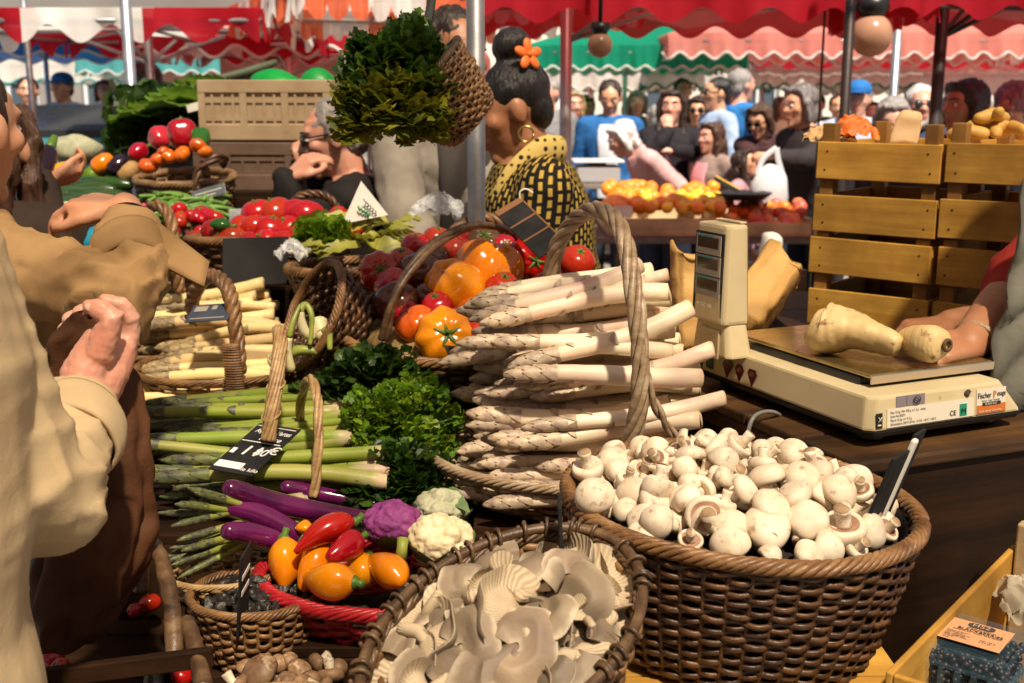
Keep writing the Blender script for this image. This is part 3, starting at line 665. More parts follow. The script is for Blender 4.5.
for i, (p, layer) in enumerate(pts):
    lz = .118 + .040*(1 - p[0]**2 - p[1]**2) + .021*layer + rnd.uniform(-.005, .009); x, y, z = oy_c + OM @ np.array([p[0]*.150, p[1]*.096, lz]); k = rnd.random()
    zd = np.array([rnd.gauss(0, .45), rnd.gauss(-.55, .4), .8]) if k < .62 else np.array([rnd.gauss(0, .6), rnd.gauss(.5, .4), -.55])
    op[i % 6].put((x, y, z), lie(zd, rnd.uniform(0, 6.28)), rnd.choice((.48, .58, .68, .80, .92)), ('grey-brown oyster mushroom showing its smooth cap in the tilted basket' if k < .62 else 'pale oyster mushroom turned over to show its gills'), OY)
for px, py, Y, zd, s_ in () and ((512, 628, 1.20, (.1, -.75, .6), 1.35), (545, 612, 1.24, (.2, -.6, .75), 1.35), (428, 662, 1.14, (-.2, -.6, .7), 1.25), (370, 660, 1.18, (-.3, -.5, .8), 1.1), (512, 555, 1.36, (-.2, -.6, .7), 1.05), (490, 590, 1.30, (0, .3, -.8), 1.0), (448, 615, 1.25, (-.3, -.2, -.9), .95), (540, 560, 1.36, (.3, -.4, .8), 1.1)):
    op[int(px) % 6].put(W(px, py, Y*.88 + .001) - (0, 0, .006), lie(zd, px*1.3), s_*.70, 'large oyster mushroom on top of the pile in the tilted basket', OY)
sign('black slate edge-on, stuck upright in the oyster mushrooms', W(566, 612, 1.10), np.array([.03, 1, 0]), np.array([-.05, 0, 1]), .048, .115, [], t=.004)
# ------------------------------------------------------------------ white asparagus
wa_c = np.array([.105, 1.80, .957])
wt = basket('wicker_tray', 'shallow pale wicker tray under the tall white asparagus pile', wa_c, .25, .175, .080, WK_GREY, .62, -6, (4, 1), 44, .008, .005, .009, 22, seed=12, pw=.6)
wt.scale = (1, 1, 1)
handle(wt, [W(548, 300, 1.93), W(556, 250, 1.91), W(575, 220, 1.87), (W(600, 210, 1.78)), W(622, 232, 1.70), W(634, 290, 1.63), W(640, 350, 1.605), W(638, 410, 1.60), W(628, 452, 1.61)], 5, .0085, .0062, 3.2, WK_GREY)
handle(wt, [W(640, 345, 1.60), W(650, 390, 1.60), W(666, 425, 1.61), W(690, 452, 1.62)], 2, .004, .0042, 2, WK_GREY, 'handle_strut')
wp = [asparagus('w', L, r, i) for i, (L, r) in enumerate(((.30, .0146), (.31, .0130), (.29, .0138), (.31, .0122), (.30, .0152), (.28, .0126)))]
rnd = random.Random(31); WA = 'white asparagus spears piled in the handled tray'; n = 0
for k in range(13):
    z = wa_c[2] + .044 + .0240*k; cnt = [10, 10, 9, 9, 8, 8, 7, 6, 6, 5, 4, 4, 3][k]; y0 = 1.652 + .0178*k
    for j in range(cnt):
        y = y0 + j*.0275 + rnd.uniform(-.006, .006); tilt = rnd.uniform(-.01, .07) + .008*k; yaw = rnd.uniform(-.08, .08)
        d = np.array([-1, yaw, -tilt]); butt = .285 + rnd.uniform(-.05, .03) - (.02 if k < 2 else 0) - .007*max(0, k-5) - .004*j
        if k == 0: butt -= .03
        wp[n % 6].put((butt, y, z + rnd.uniform(-.006, .006) + .5*tilt*.3), lie(d, rnd.uniform(0, 6.28)), rnd.uniform(.9, 1.1),
                      ('white asparagus spear in the top layer of the tall pile' if k > 7 else 'white asparagus spear in the tall pile in the handled tray'), WA); n += 1
for px, py, Y, tx, ty, TY in ((672, 352, 1.745, 540, 345, 1.74), (690, 308, 1.775, 556, 352, 1.735), (712, 349, 1.74, 552, 378, 1.715), (640, 265, 1.85, 494, 312, 1.81), (724, 398, 1.69, 548, 424, 1.665), (700, 378, 1.715, 560, 376, 1.70), (645, 282, 1.83, 498, 300, 1.81), (668, 292, 1.80, 515, 318, 1.785), (655, 330, 1.765, 505, 340, 1.76), (700, 420, 1.675, 540, 440, 1.655)):
    a, b_ = W(px, py, Y), W(tx, ty, TY); wp[n % 6].put(a, lie(b_-a, px), 1.02, 'thick white asparagus spear lying on the near face of the pile', WA); n += 1
# ------------------------------------------------------------------ yellowish asparagus, left
yt1 = basket('wicker_tray', 'shallow brown tray of yellowish asparagus with a rope-like handle', W(222, 372, 2.24) * (1, 1, 0) + (0, 0, 1.022), .17, .15, .05, WK_MID, .8, 4, (0, 0), 30, .009, .005, .007, seed=4)
handle(yt1, [W(195, 322, 2.36), W(192, 300, 2.33), W(203, 280, 2.28), W(217, 277, 2.22), W(230, 295, 2.17), W(236, 330, 2.14), W(239, 372, 2.12)], 4, .0085, .0075, 5, WK_MID)
h = MB(); hp = smoothpath([W(231, 345, 2.10), W(233, 365, 2.085), W(235, 385, 2.07), W(236, 402, 2.06)], 8); tube(h, hp, (.0165, .006), 10, ref=(1, 0, 0)); 
for q in np.linspace(.02, .98, 24):
    i = int(q*(len(hp)-1)); tube(h, [hp[i] + (.0172*math.cos(a), -.0078*math.sin(a)*1.0, .0) for a in np.linspace(0, 6.28, 17)], .0016, 5)
h.xf(yt1.matrix_basis.inverted()); obj('wrapped_handle', h, WK_MID, yt1)
yt2 = basket('wicker_tray', 'second brown tray of asparagus behind the coat sleeve', W(150, 310, 2.42) * (1, 1, 0) + (0, 0, 1.022), .15, .12, .05, WK_MID, .8, 0, (0, 0), 30, .009, .005, .007, seed=5)
handle(yt2, [W(180, 292, 2.42), W(177, 268, 2.42), W(174, 240, 2.42), W(168, 214, 2.44), W(155, 205, 2.47), W(140, 225, 2.52), W(135, 270, 2.56)], 3, .007, .0068, 4, WK_MID)
yp = [asparagus('y', L, r, i + 40) for i, (L, r) in enumerate(((.27, .0135), (.26, .0120), (.28, .0130), (.25, .0110)))]
rnd = random.Random(41); n = 0; YA = 'yellowish asparagus spears in the trays on the left'
for py in np.linspace(282, 404, 19):
    for j in range(5):
        Y = 2.50 - (py-284)*.0036 + .035*j; lift = -j*1.2
        b0 = W(rnd.uniform(262, 292) - (30 if py > 375 else 0) - (0 if py > 310 else 10), py + rnd.uniform(-4, 4) + 3 + lift*0, Y); t0 = W(rnd.uniform(120, 160), py + rnd.uniform(2, 22), Y - .01)
        b0[2] -= .024*j; t0[2] -= .024*j
        yp[n % 4].put(b0, lie(t0-b0, rnd.uniform(0, 6.28)), rnd.uniform(.9, 1.1), 'yellowish white asparagus spear in the pile left of centre', YA); n += 1
sign('small bluish slate tag on the yellowish asparagus', W(184, 322, 2.13), W(229, 319, 2.12) - W(184, 322, 2.13), W(197, 304, 2.19) - W(184, 322, 2.13), .086, .062, [('bar', .10, .55, .3, .3), ('bar', .5, .62, .12, .22), ('bar', .1, .1, .8, .06)], mat('slate_blue', (.05, .065, .10), (.035, .045, .07), 20, .35, .05), tcol=flat('tag_lines', (.30, .27, .2)))
# ------------------------------------------------------------------ green asparagus
gp = [asparagus('g', L, r, i + 60, .010) for i, (L, r) in enumerate(((.33, .0100), (.34, .0088), (.31, .0108), (.35, .0080), (.30, .0095)))]
rnd = random.Random(51); n = 0; GA = 'green asparagus spears bundled beside the slate sign'
for i, py in enumerate(np.linspace(392, 480, 17)):
    for j in range(4):
        Y = 1.99 - (py-396)*.0030 + .03*j; bx = np.interp(py, [396, 430, 478], [335, 372, 390]) + rnd.uniform(-18, 4)
        b0 = W(bx, py - 8 + rnd.uniform(-6, 8), Y - .01); t0 = W(rnd.uniform(150, 185), py + rnd.uniform(-4, 14) + (12 if py > 440 else 0), Y)
        b0[2] -= .018*j; t0[2] -= .018*j
        gp[n % 5].put(b0, lie(t0-b0, rnd.uniform(0, 6.28)), rnd.uniform(.92, 1.12), 'green asparagus spear in the bundle behind the slate sign', GA); n += 1
for px, py, tx, ty, Y in ((389, 458, 230, 470, 1.72), (387, 440, 225, 458, 1.75), (352, 425, 190, 440, 1.83), (338, 400, 180, 412, 1.92), (386, 470, 240, 480, 1.70), (350, 458, 200, 452, 1.76)):
    a, b_ = W(px, py + 12, Y), W(tx, ty, Y - .01); gp[n % 5].put(a, lie(b_-a, px), 1.2, 'thick green asparagus spear with a pale pink cut butt', GA); n += 1
gt = basket('wicker_tray', 'pale handled tray holding the green asparagus bundle', W(280, 450, 1.86) * (1, 1, 0) + (0, 0, .942), .19, .13, .035, WK_LIGHT, .85, 0, (0, 0), 30, .009, .004, .006, seed=6)
handle(gt, [W(268, 440, 1.72), W(272, 410, 1.73), W(277, 375, 1.76), W(280, 345, 1.80), W(279, 330, 1.84)], 9, .0085, .0038, .6, WK_LIGHT, 'thick_handle')
ti = MB()
for q in ((271, 415, 1.73), (276, 385, 1.752), (279, 355, 1.79)):
    c = W(*q); tube(ti, [c + (.0145*math.cos(a), .0145*math.sin(a), .006*math.sin(a+.5)) for a in np.linspace(0, 6.28, 20)], .0016, 5)
ti.xf(gt.matrix_basis.inverted()); obj('handle_tie', ti, WK_LIGHT, gt)
handle(gt, [W(300, 425, 1.90), W(302, 395, 1.86), W(310, 379, 1.80), W(317, 395, 1.75), W(319, 430, 1.71), W(317, 470, 1.69), W(314, 497, 1.68)], 3, .0042, .0045, 2, WK_LIGHT, 'loop_handle')
O = W(208, 468, 1.66); sign('black slate price sign with white writing on green asparagus', O, W(259, 477, 1.63) - O, W(262, 437, 1.75) - O, .077, .15,
     [('Asperges Vertes', .12, .80, .115, .25, .55), ('France', .36, .66, .12, .2, .8), ('bar', .05, .60, .90, .012), ('bar', .05, .93, .90, .010), ('11', .24, .34, .26, .1), ('80', .56, .36, .19, .1, .8), ('bar', .05, .06, .60, .12), ('€', .82, .42, .2), ('le kilo', .66, .05, .09, 0, .9), ('bar', .06, .34, .10, .10)])
# lower green tips basket
lt = basket('wicker_tray', 'pale wicker tray of dark green asparagus tips at lower left', W(222, 540, 1.52) * (1, 1, 0) + (0, 0, .913), .085, .075, .035, WK_LIGHT, .7, 0, (0, 0), 26, .007, .004, .005, seed=7)
plinth('dark box below the tray of asparagus tips', -.46, -.32, 1.44, 1.62, .801, .912)
for k in range(16):
    a = W(300 + rnd.uniform(-14, 14), 525 + rnd.uniform(-24, 24), 1.60); b_ = W(200 + rnd.uniform(-8, 14), 528 + rnd.uniform(-26, 34), 1.50); gp[k % 5].put(a + (0, 0, .01*(k % 3)), lie(b_-a, k), .62, 'short dark asparagus tip in the lower left tray', 'asparagus tips in the lower left tray')
# ------------------------------------------------------------------ long aubergines
def aubergine(label, pts, r, group='long purple aubergines by the red basket'):
    P = smoothpath(pts, 8); s = np.linspace(0, 1, len(P)); rr = r*np.interp(s, [0, .03, .10, .3, .7, .92, 1], [.25, .62, .90, 1.05, .92, .66, .42]); root = thing('aubergine', label, 'aubergine', P[0], None, group)
    mb = MB(); tube(mb, P, rr, 18); obj('flesh', mb, EGG, root, True, True); c = MB(); tube(c, [P[-1], P[-1] + nrm(P[-1]-P[-2])*.02, P[-1] + nrm(P[-1]-P[-2])*.045], [rr[-1]*1.12, rr[-1]*.7, .006], 10); obj('stalk', c, STEMG, root, True, True)
aubergine('long purple aubergine, topmost of the four', [W(224, 486, 1.52), W(262, 500, 1.56), (W(320, 512, 1.60)), W(372, 518, 1.64)], .0165)
aubergine('long purple aubergine, bent at the middle', [W(213, 504, 1.52), W(250, 511, 1.54), W(285, 527, 1.545), W(310, 545, 1.54)], .0165)
aubergine('shortest purple aubergine lowest of the four', [W(222, 531, 1.47), W(250, 533, 1.50), W(278, 541, 1.52), W(300, 552, 1.54)], .0145)
aubergine('purple aubergine half hidden behind the others', [W(262, 512, 1.60), W(300, 520, 1.62), W(340, 536, 1.62)], .0145)
aubergine('thin dark purple aubergine at the back of the red basket', [W(280, 486, 1.68), W(320, 494, 1.70), W(385, 506, 1.70)], .0125)
# ------------------------------------------------------------------ red basket with peppers
rb_c = W(372, 562, 1.50)*(1, 1, 0) + (0, 0, .886)
plinth('dark box below the red basket', -.30, -.10, 1.40, 1.60, .801, .884)
rb = basket('wicker_basket', 'small red woven basket with yellow and red peppers', rb_c, .162, .115, .055, WK_RED, .72, -10, (2, 1), 30, .009, .0055, .0105, 14, seed=14)
e = MB(); prism(e, [(.12*math.cos(q), .085*math.sin(q)) for q in np.linspace(0, 6.28, 36, endpoint=False)], .01, .03); obj('lining', e, DARK_FILL, rb)
pr = [.0015, .017, .022, .0225, .021, .018, .014, .009, .004]; pbl = [.006, .020, .026, .027, .025, .021, .015, .006]
def put_pep(label, a, b_, prof, m, bend, sc_, seed, roll=0):
    a, b_ = np.asarray(a), np.asarray(b_); L = np.linalg.norm(b_-a); P_ = pepper(label, L, [q*sc_ for q in prof], m, bend, 3, .06, seed); P_.put(a, lie(b_-a, roll), 1, label, 'sweet peppers in the red basket')
YP = 'yellow pepper in the red basket'
put_pep('upright yellow pepper at the left rim of the red basket', W(284, 537, 1.50), W(283, 588, 1.46), pbl, PEP_Y, .003, .92, 1)
put_pep('slanting yellow pepper beside the upright one', W(326, 543, 1.49), W(300, 590, 1.44), pbl, PEP_Y, .004, .92, 2)
put_pep('yellow pepper lying with its green stalk to the viewer', W(356, 583, 1.39), W(306, 577, 1.43), pbl, PEP_Y, .004, .95, 3)
put_pep('rounded yellow pepper behind the lying one', W(345, 572, 1.45), W(385, 572, 1.46), pbl, PEP_Y, .002, .95, 4)
put_pep('pear-shaped yellow pepper at the right of red basket', W(372, 560, 1.46), W(402, 582, 1.40), [.010, .017, .022, .025, .024, .018, .006], PEP_Y, .003, .95, 5)
put_pep('small yellow pepper tip behind the long red one', W(304, 535, 1.53), W(306, 520, 1.54), pbl, PEP_Y, 0, .5, 6)
put_pep('long shiny red pepper lying across the yellow ones', W(356, 521, 1.50), W(294, 553, 1.45), pr, PEP_R, .012, .88, 7, 1.0)
put_pep('short red pepper in the middle of the red basket', W(359, 538, 1.48), W(327, 557, 1.42), [.006, .019, .022, .021, .017, .013, .006], PEP_R, .004, .9, 8)
put_pep('dark red pepper half hidden under the yellow ones', W(330, 580, 1.47), W(390, 590, 1.46), pr, PEP_R, .004, .9, 9)
cauliflower('purple cauliflower head on the red basket', W(393, 525, 1.53), .043, CAUL_P, 2, rotm(-25, 8, 0))
cauliflower('cream white cauliflower head, largest of the three', W(441, 541, 1.50), .047, CAUL_W, 5, rotm(-30, 5, 0))
cauliflower('pale greenish cauliflower behind the white one', W(440, 510, 1.60), .042, CAUL_G, 7, rotm(-15, 0, 0))
c = MB(); tube(c, [W(401, 558, 1.46), W(402, 548, 1.462), W(403, 538, 1.47)], [.0095, .0075, .008], 10); solo('broccoli_stalk', 'short cut green stalk between pepper and cauliflower', 'stalk', c, mat('cut_stalk', (.34, .36, .06), (.22, .26, .04), 30, .5), W(401, 558, 1.46))
c = MB(); f = np.linspace(0, 1, 8); ctr = np.array([W(436, 500, 1.62)*(1-q) + W(470, 512, 1.57)*q + np.array([0, 0, .016*math.sin(q*PI)]) for q in f]); wd = .016*np.sin(f*PI*.93+.15)
grid(c, np.stack([ctr + np.array([.2, 1, .5])*(wd[:, None]*g) for g in (-1, -.5, 0, .5, 1)], 1)); solo('leaf', 'single green leaf lying over the pale cauliflower', 'leaf', c, mat('leaf_grey', (.16, .24, .09), (.10, .16, .06), 30, .5, .2, transl=.2), W(440, 500, 1.62))
# ------------------------------------------------------------------ small basket of black mushrooms
plinth('dark box below the basket of black mushrooms', -.42, -.23, 1.36, 1.435, .801, .850)
sb_c = W(256, 600, 1.45)*(1, 1, 0) + (0, 0, .852)
sb = basket('wicker_basket', 'small brown basket of black dried mushrooms', sb_c, .088, .078, .088, WK_MID, .72, 0, (0, 0), 30, .0065, .004, .0065, 16, seed=17)
BLK = mat('black_mushroom', (.012, .010, .010), (.035, .028, .022), 60, .45, .6, 120, .003)
def crumple(seed):
    c = MB(); ball(c, (0, 0, 0), (.016, .012, .008), 16, 10); c.map(lambda v: wrinkle(wrinkle(v, .007, 90, seed), .004, 220, seed)); return c
bp = []
for i in range(4): q = thing('black_mushroom', 'black mushroom', 'mushroom'); obj('flesh', crumple(i*5.1), BLK, q); bp.append(Proto(q))
for i in range(60):
    a, q = rnd.uniform(0, 6.28), math.sqrt(rnd.random()); bp[i % 4].put(sb_c + (.074*q*math.cos(a), .064*q*math.sin(a), .074 + .020*(1-q) + rnd.uniform(-.008, .008)), rndrot(rnd), rnd.uniform(.7, 1.2), 'wrinkled black mushroom in the small brown basket', 'black mushrooms in the small basket')
sign('thin slate tag seen edge-on in the black mushroom basket', W(238, 638, 1.36), np.array([.05, 1, .1]), np.array([.12, .05, 1]), .05, .115, [('bar', .1, .7, .7, .06), ('bar', .1, .5, .7, .06)], t=.003)
# ------------------------------------------------------------------ parsley bunches on the bed
parsley('bright green flat parsley bunch between asparagus and white tray', W(400, 420, 1.86) - (0, 0, .05), .085, .07, .105, 2800, .019, LEAF_L, 3)
parsley('dark green curly parsley under the tomato basket', W(372, 385, 1.98) - (0, 0, .03), .11, .07, .085, 2400, .016, LEAF_D, 4, kind='curly')
parsley('dark parsley hanging below the bright bunch', W(400, 480, 1.74) - (0, 0, .035), .095, .05, .075, 2200, .015, LEAF_D, 6, kind='curly')
plinth('dark box under the parsley bunches', -.27, -.08, 1.70, 2.02, .801, .93)
# ------------------------------------------------------------------ heirloom tomatoes
ht_c = np.array([-.105, 2.17, 1.092])
hb = basket('wicker_basket', 'brown bark basket heaped with heirloom tomatoes', ht_c, .235, .20, .085, WK_STICK, .75, -8, (10, 2), 40, .009, .005, .0105, 18, seed=19, rim_w=WK_MID)
handle(hb, [W(384, 340, 2.0), W(392, 305, 2.0), W(410, 270, 2.03), (W(440, 240, 2.10)), W(478, 226, 2.2), W(512, 232, 2.28), W(522, 250, 2.34)], 2, .0038, .0070, 1.2, WK_STICK)
handle(hb, [W(452, 232, 2.36), W(480, 218, 2.40), W(512, 228, 2.40), W(524, 246, 2.38)], 3, .006, .008, 3, WK_MID, 'back_handle')
e = MB(); ball(e, (0, 0, .05), (.19, .16, .06), 30, 12); obj('straw_lining', e, mat('straw', (.30, .20, .07), (.16, .09, .03), 60, .8, .8, 120, .004), hb)
ribR = tomato('tomato', 'tomato', 9, .10, .72, TOM_R, 1); ribY = tomato('tomato', 'tomato', 8, .10, .74, TOM_Y, 2); smR = tomato('tomato', 'tomato', 4, .03, .86, TOM_R, 3); smB = tomato('tomato', 'tomato', 6, .05, .80, TOM_B, 4, False)
bigY = tomato('tomato', 'tomato', 7, .08, .95, TOM_Y, 5, False, .06); ribG = tomato('tomato', 'tomato', 9, .10, .78, TOM_G, 6); smO = tomato('tomato', 'tomato', 7, .07, .78, TOM_O, 7, False, .04); pnk = tomato('tomato', 'tomato', 5, .05, .85, TOM_P, 8, False, .03)
HT = 'heirloom tomatoes in the bark basket'
for px, py, r, pt, d, lab in (
    (380, 272, 20, ribR, (.2, -.9, .3), 'deeply ribbed red tomato at the left of the bark basket'), (392, 286, 18, pnk, (-.6, -.3, .5), 'oblong pinkish red tomato below the ribbed red one'),
    (421, 272, 22, smB, (.1, -.3, 1), 'dark brown tomato, larger one under the handle'), (396, 303, 22, smB, (-.2, -.6, .7), 'dark brown tomato low at the left rim'), (428, 297, 15, smB, (.3, -.3, 1), 'small brown tomato between red and yellow ones'),
    (416, 246, 14, smR, (0, -.3, 1), 'small red tomato at the back left of the bark basket'), (437, 240, 14, smR, (.2, -.2, 1), 'small red tomato at the back under the handle'), (433, 259, 18, smB, (0, -.2, 1), 'brown tomato just behind the handle'),
    (458, 252, 17, pnk, (.4, -.2, 1), 'red tomato in the back row beside the green one'), (484, 245, 19, ribG, (.1, -.6, .8), 'ribbed greenish brown tomato at the back'),
    (455, 288, 29, bigY, (-.5, -.5, .8), 'large lobed yellow tomato, left one of the big pair'), (488, 271, 31, bigY, (.3, -.4, .9), 'large lobed yellow tomato, right one of the big pair'),
    (530, 258, 23, ribR, (.35, -.85, -.1), 'big shiny red tomato beside the wicker handle'), (502, 288, 18, smR, (.2, -.4, .8), 'red tomato tucked under the big shiny one'), (437, 307, 16, smR, (-.1, -.4, .9), 'small red tomato with calyx in the middle'),
    (415, 324, 19, smO, (-.5, -.3, .8), 'orange tomato at the left of the front row'), (446, 337, 29, ribY, (.15, -.92, .35), 'ribbed yellow tomato with its calyx facing the viewer'), (480, 334, 20, pnk, (.3, -.5, .6), 'red tomato at the right of the front row'),
    (488, 307, 13, smR, (.3, -.5, .8), 'small red tomato between yellow one and asparagus'), (577, 262, 17, smR, (.2, -.5, .8), 'red tomato behind the top of the asparagus'), (470, 312, 15, smO, (0, -.3, 1), 'small orange tomato behind the ribbed yellow one'),
    (402, 262, 15, smR, (0, -.4, 1), 'small red tomato between the ribbed red and the brown one'), (470, 240, 14, smR, (.2, -.3, 1), 'small red tomato at the very back of the bark basket'), (505, 250, 16, ribR, (.1, -.7, .6), 'ribbed red tomato behind the big shiny one'), (460, 318, 12, smR, (.2, -.5, .8), 'little red tomato above the ribbed yellow one'), (405, 312, 13, smR, (-.3, -.5, .8), 'little red tomato behind the orange one'),
    (520, 305, 20, smR, (.1, -.3, 1), 'red tomato hidden behind the asparagus tips'), (550, 290, 20, pnk, (.1, -.3, 1), 'pinkish tomato behind the wicker handle')):
    Y = 2.02 + (345-py)*.0034 - r*.0006; pt.put(W(px, py, Y), lie(d, px*.37), 1.12*r*mpp(px, py, Y), lab, HT)
c = MB(); g = np.linspace(0, 1, 8); ca_ = [[W(443 + 50*u_, 345 + 2*math.sin(u_*3) + 20*v_*math.sin(u_*PI)**.5, 1.965 - .02*math.sin(u_*PI)) for v_ in np.linspace(0, 1, 5)] for u_ in g]
grid(c, np.array(ca_)); s_ = solo('label_slip', 'dark curved paper slip on the rim of the bark basket', 'label', c, mat('brown_paper', (.10, .065, .04), (.06, .04, .025), 20, .6), W(465, 355, 1.96)); m_ = s_.modifiers.new('t', 'SOLIDIFY'); m_.thickness = .0015
# ------------------------------------------------------------------ round tomatoes basket and neighbours
rt_c = W(270, 245, 2.78)*(1, 1, 0) + (0, 0, 1.172)
rtb = basket('wicker_basket', 'wide brown basket piled with round red tomatoes', rt_c, .20, .145, .09, WK_DARK, .8, 0, (-4, 0), 32, .010, .006, .012, 18, seed=23, rim_w=WK_MID)
handle(rtb, [W(286, 215, 2.92), W(300, 196, 2.92), W(325, 196, 2.93), W(340, 212, 2.93)], 3, .006, .006, 3, WK_DARK)
RTG = 'round red tomatoes in the wide basket'
rr_ = [(258, 214, 16), (275, 214, 18), (294, 214, 15), (307, 217, 18), (255, 230, 15), (271, 231, 17), (288, 230, 15), (215, 232, 13), (233, 240, 14), (302, 234, 14), (243, 228, 13), (222, 243, 12), (265, 243, 14), (285, 244, 14), (247, 244, 13), (300, 247, 12), (315, 236, 12)]
for px, py, r in rr_: Y = 2.70 + (245-py)*.005; smR.put(W(px, py, Y), rndrot(rnd, 60), 1.1*r*mpp(px, py, Y), 'round red tomato in the pile behind the black board', RTG)
pep = pepper('small green tomato among the red ones', .05, [.004, .014, .017, .016, .012, .004], PEP_G, .002); pep.root['category'] = 'tomato'; pep.root.name = 'green_tomato'; pep.put(W(231, 226, 2.72), lie((-1, 0, .1)), 1, 'small green tomato at the left of the wide basket')
for px, py, r in ((326, 226, 12), (337, 233, 12), (343, 221, 11), (355, 228, 12), (330, 243, 11), (350, 216, 9), (338, 213, 9)): Y = 2.76; ribR.put(W(px, py, Y), rndrot(rnd, 60), r*mpp(px, py, Y), 'red tomato in the tray right of the wide basket', 'red tomatoes right of the wide basket')
for k in range(26):
    px, py = rnd.uniform(172, 222), rnd.uniform(208, 250); Y = 2.98 - (py-208)*.004; smR.put(W(px, py, Y), rndrot(rnd, 60), rnd.uniform(6, 10)*mpp(px, py, Y), 'small red tomato in the heap left of the wide basket', 'small red tomatoes left of the wide basket')
O = W(222, 286, 2.52); sign('plain black board standing before the round tomatoes', O, W(283, 284, 2.52) - O, W(226, 238, 2.56) - O, .148, .11, [], flat('matt_black', (.008, .007, .007), .8), 'black_board', 'board', t=.006)
pb = board_box('small pale wooden box holding a few potatoes', W(279, 309, 2.30)*(1, 1, 0) + (0, 0, 1.022), -12, .125, .12, .082, W_PALE, .006, 'wooden_box')
POT = mat('potato', (.42, .24, .08), (.30, .16, .05), 20, .7, .3)
for k, (px, py) in enumerate(((268, 273), (282, 276), (258, 277))): c = MB(); ball(c, (0, 0, 0), (.026, .020, .018), 18, 12, rotm(0, 0, 40*k)); p_ = WZ(px, py, 1.075); solo('potato', ('brown potato in the middle of the pale box', 'brown potato at the right of the pale box', 'brown potato at the left of the pale box')[k], 'potato', c.move(p_), POT, p_)
# ------------------------------------------------------------------ tray of pale chicory leaves, bag and white card
ct_c = W(362, 262, 2.46)*(1, 1, 0) + (0, 0, 1.152)
plinth('dark box under the tray of yellow leaves', -.48, -.12, 2.46, 2.60, 1.02, 1.15)
ctb = basket('wicker_tray', 'wide wicker tray of yellowish green salad leaves', ct_c + (0, .03, 0), .165, .11, .085, WK_STICK, .75, 12, (0, 0), 34, .010, .006, .011, 18, seed=27, rim_w=WK_MID)
CHI = mat('chicory_leaf', (.46, .42, .08), (.26, .28, .04), 16, .5, .3, 60, transl=.25, vary=.15)
rnd = random.Random(77)
for k in range(26):
    px, py = rnd.uniform(315, 420), rnd.uniform(222, 258); Y = 2.46 + (258-py)*.004; c = MB(); L = rnd.uniform(.07, .12); f = np.linspace(0, 1, 9); w_ = .020*np.sin(f*PI*.85+.3)
    ctr = np.stack([f*L, 0*f, .018*np.sin(f*PI)], -1); grid(c, np.stack([ctr + np.stack([0*f, w_*g, .006*abs(g)+.004*np.sin(f*20+g*3)], -1) for g in (-1, -.5, 0, .5, 1)], 1))
    p_ = W(px, py, Y); c.map(lambda v: (v - (L/2, 0, 0)) @ rotm(rnd.uniform(-40, 40), rnd.uniform(-25, 25), rnd.uniform(-40, 40)).T + p_); solo('salad_leaf', 'yellowish salad leaf in the wide wicker tray', 'leaf', c, CHI, p_, 'salad leaves in the wide tray')
foli = MB(); foliage(foli, [W(rnd.uniform(300, 345), rnd.uniform(228, 252), 2.5) for _ in range(260)], [np.array([0, -.3, 1])]*260, .03, 'flat', rnd); solo('salad_bunch', 'small bunch of green salad leaves at the tray left end', 'salad', foli, LEAF_L, W(320, 245, 2.5), smooth=False)
CLR = NT('clear_plastic'); vb = CLR.coord(); CLRM = CLR.bsdf((.9, .92, .95), .18, CLR.bump(CLR.noise(vb, 30, 4), .8, .01), .6, alpha=.30)
def crinkle_bag(label, c0, s, seed, mt, name='plastic_bag', cat='bag', amp=.35):
    c = MB(); g = np.linspace(-1, 1, 46); X_, Y_ = np.meshgrid(g, g); rr_ = np.sqrt(X_**2 + Y_**2); P_ = np.stack([X_*s[0]*1.5*(1-.25*rr_), Y_*s[1]*1.5*(1-.25*rr_), s[2]*(1.6*np.exp(-rr_**2*1.2)-.8)], -1)
    for i in range(46):
        for j in range(46): q_ = Vector((g[i]*2.2 + seed, g[j]*2.2, seed)); P_[i, j, 2] += s[2]*1.5*amp*(1 - 2.4*abs(mnoise.noise(q_)) + .8*abs(mnoise.noise(q_*2.7))); P_[i, j, 0] += s[0]*amp*mnoise.noise(q_*1.5 + Vector((5, 0, 0))); P_[i, j, 1] += s[1]*amp*mnoise.noise(q_*1.5 + Vector((9, 0, 0)))
    grid(c, P_); return solo(name, label, cat, c.move(c0), mt, c0)
crinkle_bag('crumpled clear plastic bag by the steel pole', W(437, 212, 2.62), (.055, .04, .035), 4, CLRM)
crinkle_bag('bit of clear plastic film on the salad tray corner', W(292, 252, 2.40), (.03, .03, .022), 9, CLRM, 'plastic_film', 'film')
O = W(342, 224, 2.56); B_ = basis(W(386, 214, 2.56) - O, W(361, 181, 2.58) - O); cd = thing('price_card', 'white pointed price card with pen scribbles', 'price card', O); c = MB()
tri = [O, W(388, 215, 2.56), W(361, 181, 2.58)]; c.add(np.array(tri + [q + (0, .003, 0) for q in tri]), [(0, 1, 2), (5, 4, 3), (0, 3, 4, 1), (1, 4, 5, 2), (2, 5, 3, 0)]); obj('card', c, PAPERW, cd, False, True)
c = MB()
for k in range(5): tube(c, smoothpath([W(363 + 3*k, 199 + 3*k, 2.556), W(366 + 2.4*k, 203 + 2*k, 2.556), W(364 + 3*k, 207 + 2*k, 2.556), W(369 + 2*k, 206 + 2.4*k, 2.556)], 4), .0011, 4)
obj('pen_marks', c, INK, cd, True, True); c = MB()
for k in range(4): tube(c, [W(358 + 3*k, 206 + 2*k, 2.556), W(360 + 3*k, 211 + 2*k, 2.556)], .0022, 4)
obj('green_marks', c, flat('green_pen', (.03, .28, .08)), cd, True, True)
